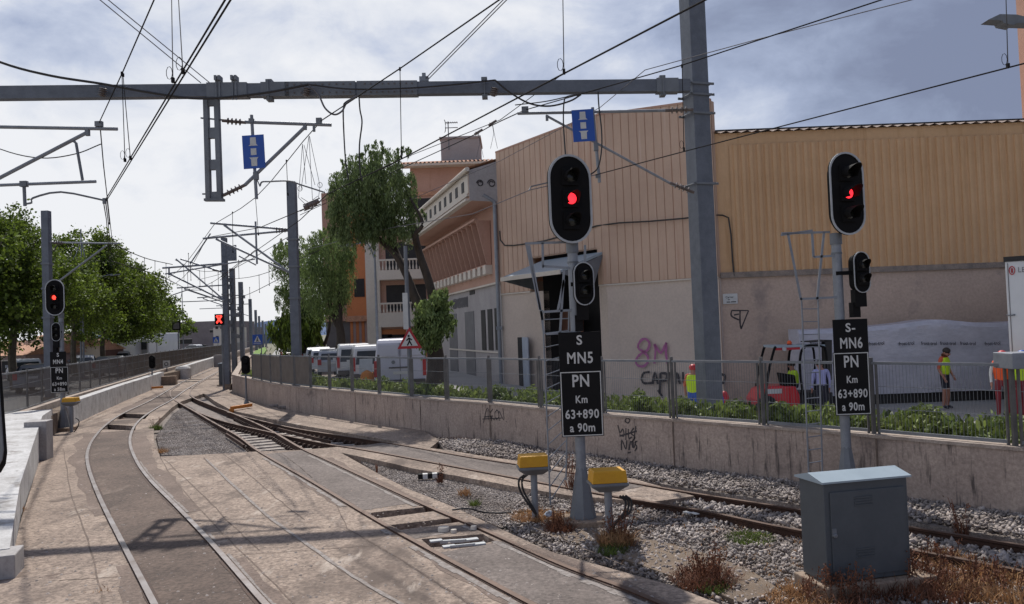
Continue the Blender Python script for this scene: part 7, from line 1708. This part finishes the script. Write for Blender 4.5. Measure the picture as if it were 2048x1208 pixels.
# ================================================================ WEEDS
def tuft(mb,c,n,h,sp,lean=.5,w=.008):
    for _ in range(n):
        a=random.random()*6.28; r_=random.random()**.5*sp; p=Vector(c)+V3(math.cos(a)*r_,math.sin(a)*r_,0); hh=h*(.4+.6*random.random()); d=V3(random.gauss(0,lean),random.gauss(0,lean),1).normalized(); q=p+d*hh*.55; e=q+(d+V3(random.gauss(0,.5),random.gauss(0,.5),-.2)).normalized()*hh*.45
        s_=V3(math.sin(a),-math.cos(a),0)*w
        mb.add([p-s_,p+s_,q+s_*.7,q-s_*.7,e],[(0,1,2,3),(3,2,4)])
def weed(px,py,h,sp,n,m_,lab,lean=.5,stalks=0,name='dry_weed',Y=None):
    c=G(px,py,-.1); t=thing(name,c,lab,'weed'); mb=MB(); tuft(mb,c,n,h,sp,lean); mb.build('blades',K[m_],t)
    if stalks:
        mb=MB(); pts=[]
        for k in range(stalks):
            a=random.random()*6.28; d=V3(math.cos(a)*.35*random.random(),math.sin(a)*.35*random.random(),1); L=h*(1+.7*random.random()); b=c+V3(math.cos(a)*sp*.5*random.random(),math.sin(a)*sp*.5*random.random(),0)
            e=b+d*L; mb.tube([b,(b+e)/2+V3(random.gauss(0,.02),0,0),e],.004,4)
            for j in range(26): u=.35+.65*random.random(); pts.append(tuple(b.lerp(e,u)+V3(random.gauss(0,.022),random.gauss(0,.022),random.gauss(0,.02))))
        mb.build('stalks',K['dryred'],t); leaves('seed_heads',np.array(pts),.022,K['dryred'],t)
    return t
weed(1410,1165,.26,.38,700,'dryred','large reddish dried weed clump left of the big cabinet, near the slab edge',.7,22)
weed(1425,1180,.14,.18,220,'weedgreen','green shoots at the heart of the reddish clump left of the big cabinet',.6)
weed(1235,1090,.30,.26,700,'dry','tall straw-coloured weed clump around the right yellow-lidded box post',.6,14)
weed(1225,1105,.16,.22,260,'weedgreen','olive weed patch in front of the right yellow-lidded box post',.6)
weed(1150,1045,.20,.36,1100,'dry','dry straw mat around the foot of the nearest signal',.9,6)
weed(1070,1035,.15,.40,900,'dry','low pale straw mat left of the nearest signal, by the slab edge',1.0)
weed(1120,1062,.24,.22,500,'dryred','rusty weed clump between the two yellow-lidded boxes',.7,8)
weed(1145,985,.45,.14,60,'dryred','thin tall red stalks behind the nearest signal pole',.25,8)
weed(1500,1078,.10,.35,420,'weedgreen','small green grass patch on the stones right of the nearest signal',.8)
weed(1700,1206,.24,.5,500,'dryred','reddish dead weeds in front of the big cabinet plinth',.6,26)
weed(1860,1180,.27,.55,900,'dryred','reddish dead weeds at the right corner of the big cabinet',.7,26)
weed(1980,1180,.24,.6,900,'dry','tangled straw weeds at the bottom right corner',.8,22)
weed(1890,1125,.16,.4,300,'dry','straw weeds beside the rusty rail right of the big cabinet',.7,10)
weed(1600,1205,.22,.35,500,'dry','straw weeds at the left corner of the cabinet plinth',.8,6)
weed(1925,1075,.34,.10,60,'dryred','single reddish stalk tuft between the rusty rails',.3,5)
weed(35,1030,.2,.16,200,'dry','straw weeds at the inner foot of the near left wall',.7)
weed(60,935,.16,.3,260,'dry','straw weeds below the grey pillar of the left wall',.7)
weed(205,1195,.16,.14,80,'dry','small straw tuft in a slab crack near the bottom left',.6)
weed(312,860,.30,.22,260,'weedgreen','green weed at the left edge of the gravel triangle in the switch',.6,4)
weed(318,905,.16,.26,200,'dry','straw weed at the near corner of the gravel triangle',.7)
weed(1275,905-15,.16,.2,100,'dryred','dark red weeds at the wall foot right of the graffiti',.7)
weed(900,882,.12,.6,420,'dryred','fallen russet leaves at the foot of the wall where the stones begin',1.4)
weed(980,880,.22,.12,90,'weedgreen','small green weed at the wall foot below the left graffiti',.5)
weed(880,965,.22,.08,50,'dryred','thin red-brown stalk beside the striped marker on the gravel',.3,3)
weed(950,1010,.16,.12,90,'weedgreen','small green-yellow weed by the black ground cable',.6)
weed(930,990,.2,.14,70,'dry','thin straw weed on the fine gravel left of the yellow-lidded box',.5)
weed(754,945,.3,.03,12,'dryred','single upright rusty stalk at the tip of the gravel wedge',.08)
mb=MB()
for _ in range(520):
    px=random.uniform(1240,2048); py=random.uniform(1010,1208); c=G(px,py,-.1)
    if inpoly(c.x,c.y,regC): tuft(mb,c,random.randint(2,7),.07,.06,.9,.006)
for _ in range(260):
    u=random.random(); px=860+u*1190; f=np.interp(px,[870,1000,1100,1240,1400,1540,1740,2048],[878,885,892,914,930,943,974,1010]); c=G(px,f+random.uniform(0,5),-.08); tuft(mb,c,4,.06,.08,1.2,.012)
tag(mb.build('dry_grass',K['dry'],org=G(1500,1100)),kind='stuff')
# soil patch between the stones
mb=MB(); sp_=[V3(*G(x,y_,-.09).xy,0) for x,y_ in ((1060,1062),(1130,1035),(1240,1070),(1330,1085),(1420,1110),(1500,1140),(1560,1180),(1480,1205),(1380,1165),(1250,1120),(1150,1085))]
mb.prism(sp_,-.14,-.084); st(mb.build('soil_patch',K['soil']))
# ================================================================ TRAIN AT THE LEFT EDGE
t=thing('train_window_frame',A(2,780,2.0),'black rounded train window frame end with a grey rim at the left edge','train part')  # rounded end of the train's window frame, close to the camera
def M2(px,py,dy=0): return A(px,py,2.0+dy)
mb=MB(); ol_=[(-60,600),(-6,600),(1,690),(16,905),(13,928),(4,944),(-8,951),(-60,955)]; mb.extr([M2(*q_) for q_ in ol_],(0,-.05,0)); mb.build('frame_edge',K['black'],t,bevel=.003)
mb=MB(); ol2=[(-60,610),(-16,610),(-9,690),(6,900),(3,920),(-4,933),(-16,940),(-60,942)]; mb.extr([M2(*q_,-.055) for q_ in ol2],(0,.004,0)); mb.build('frame_rim',K['galvd'],t)
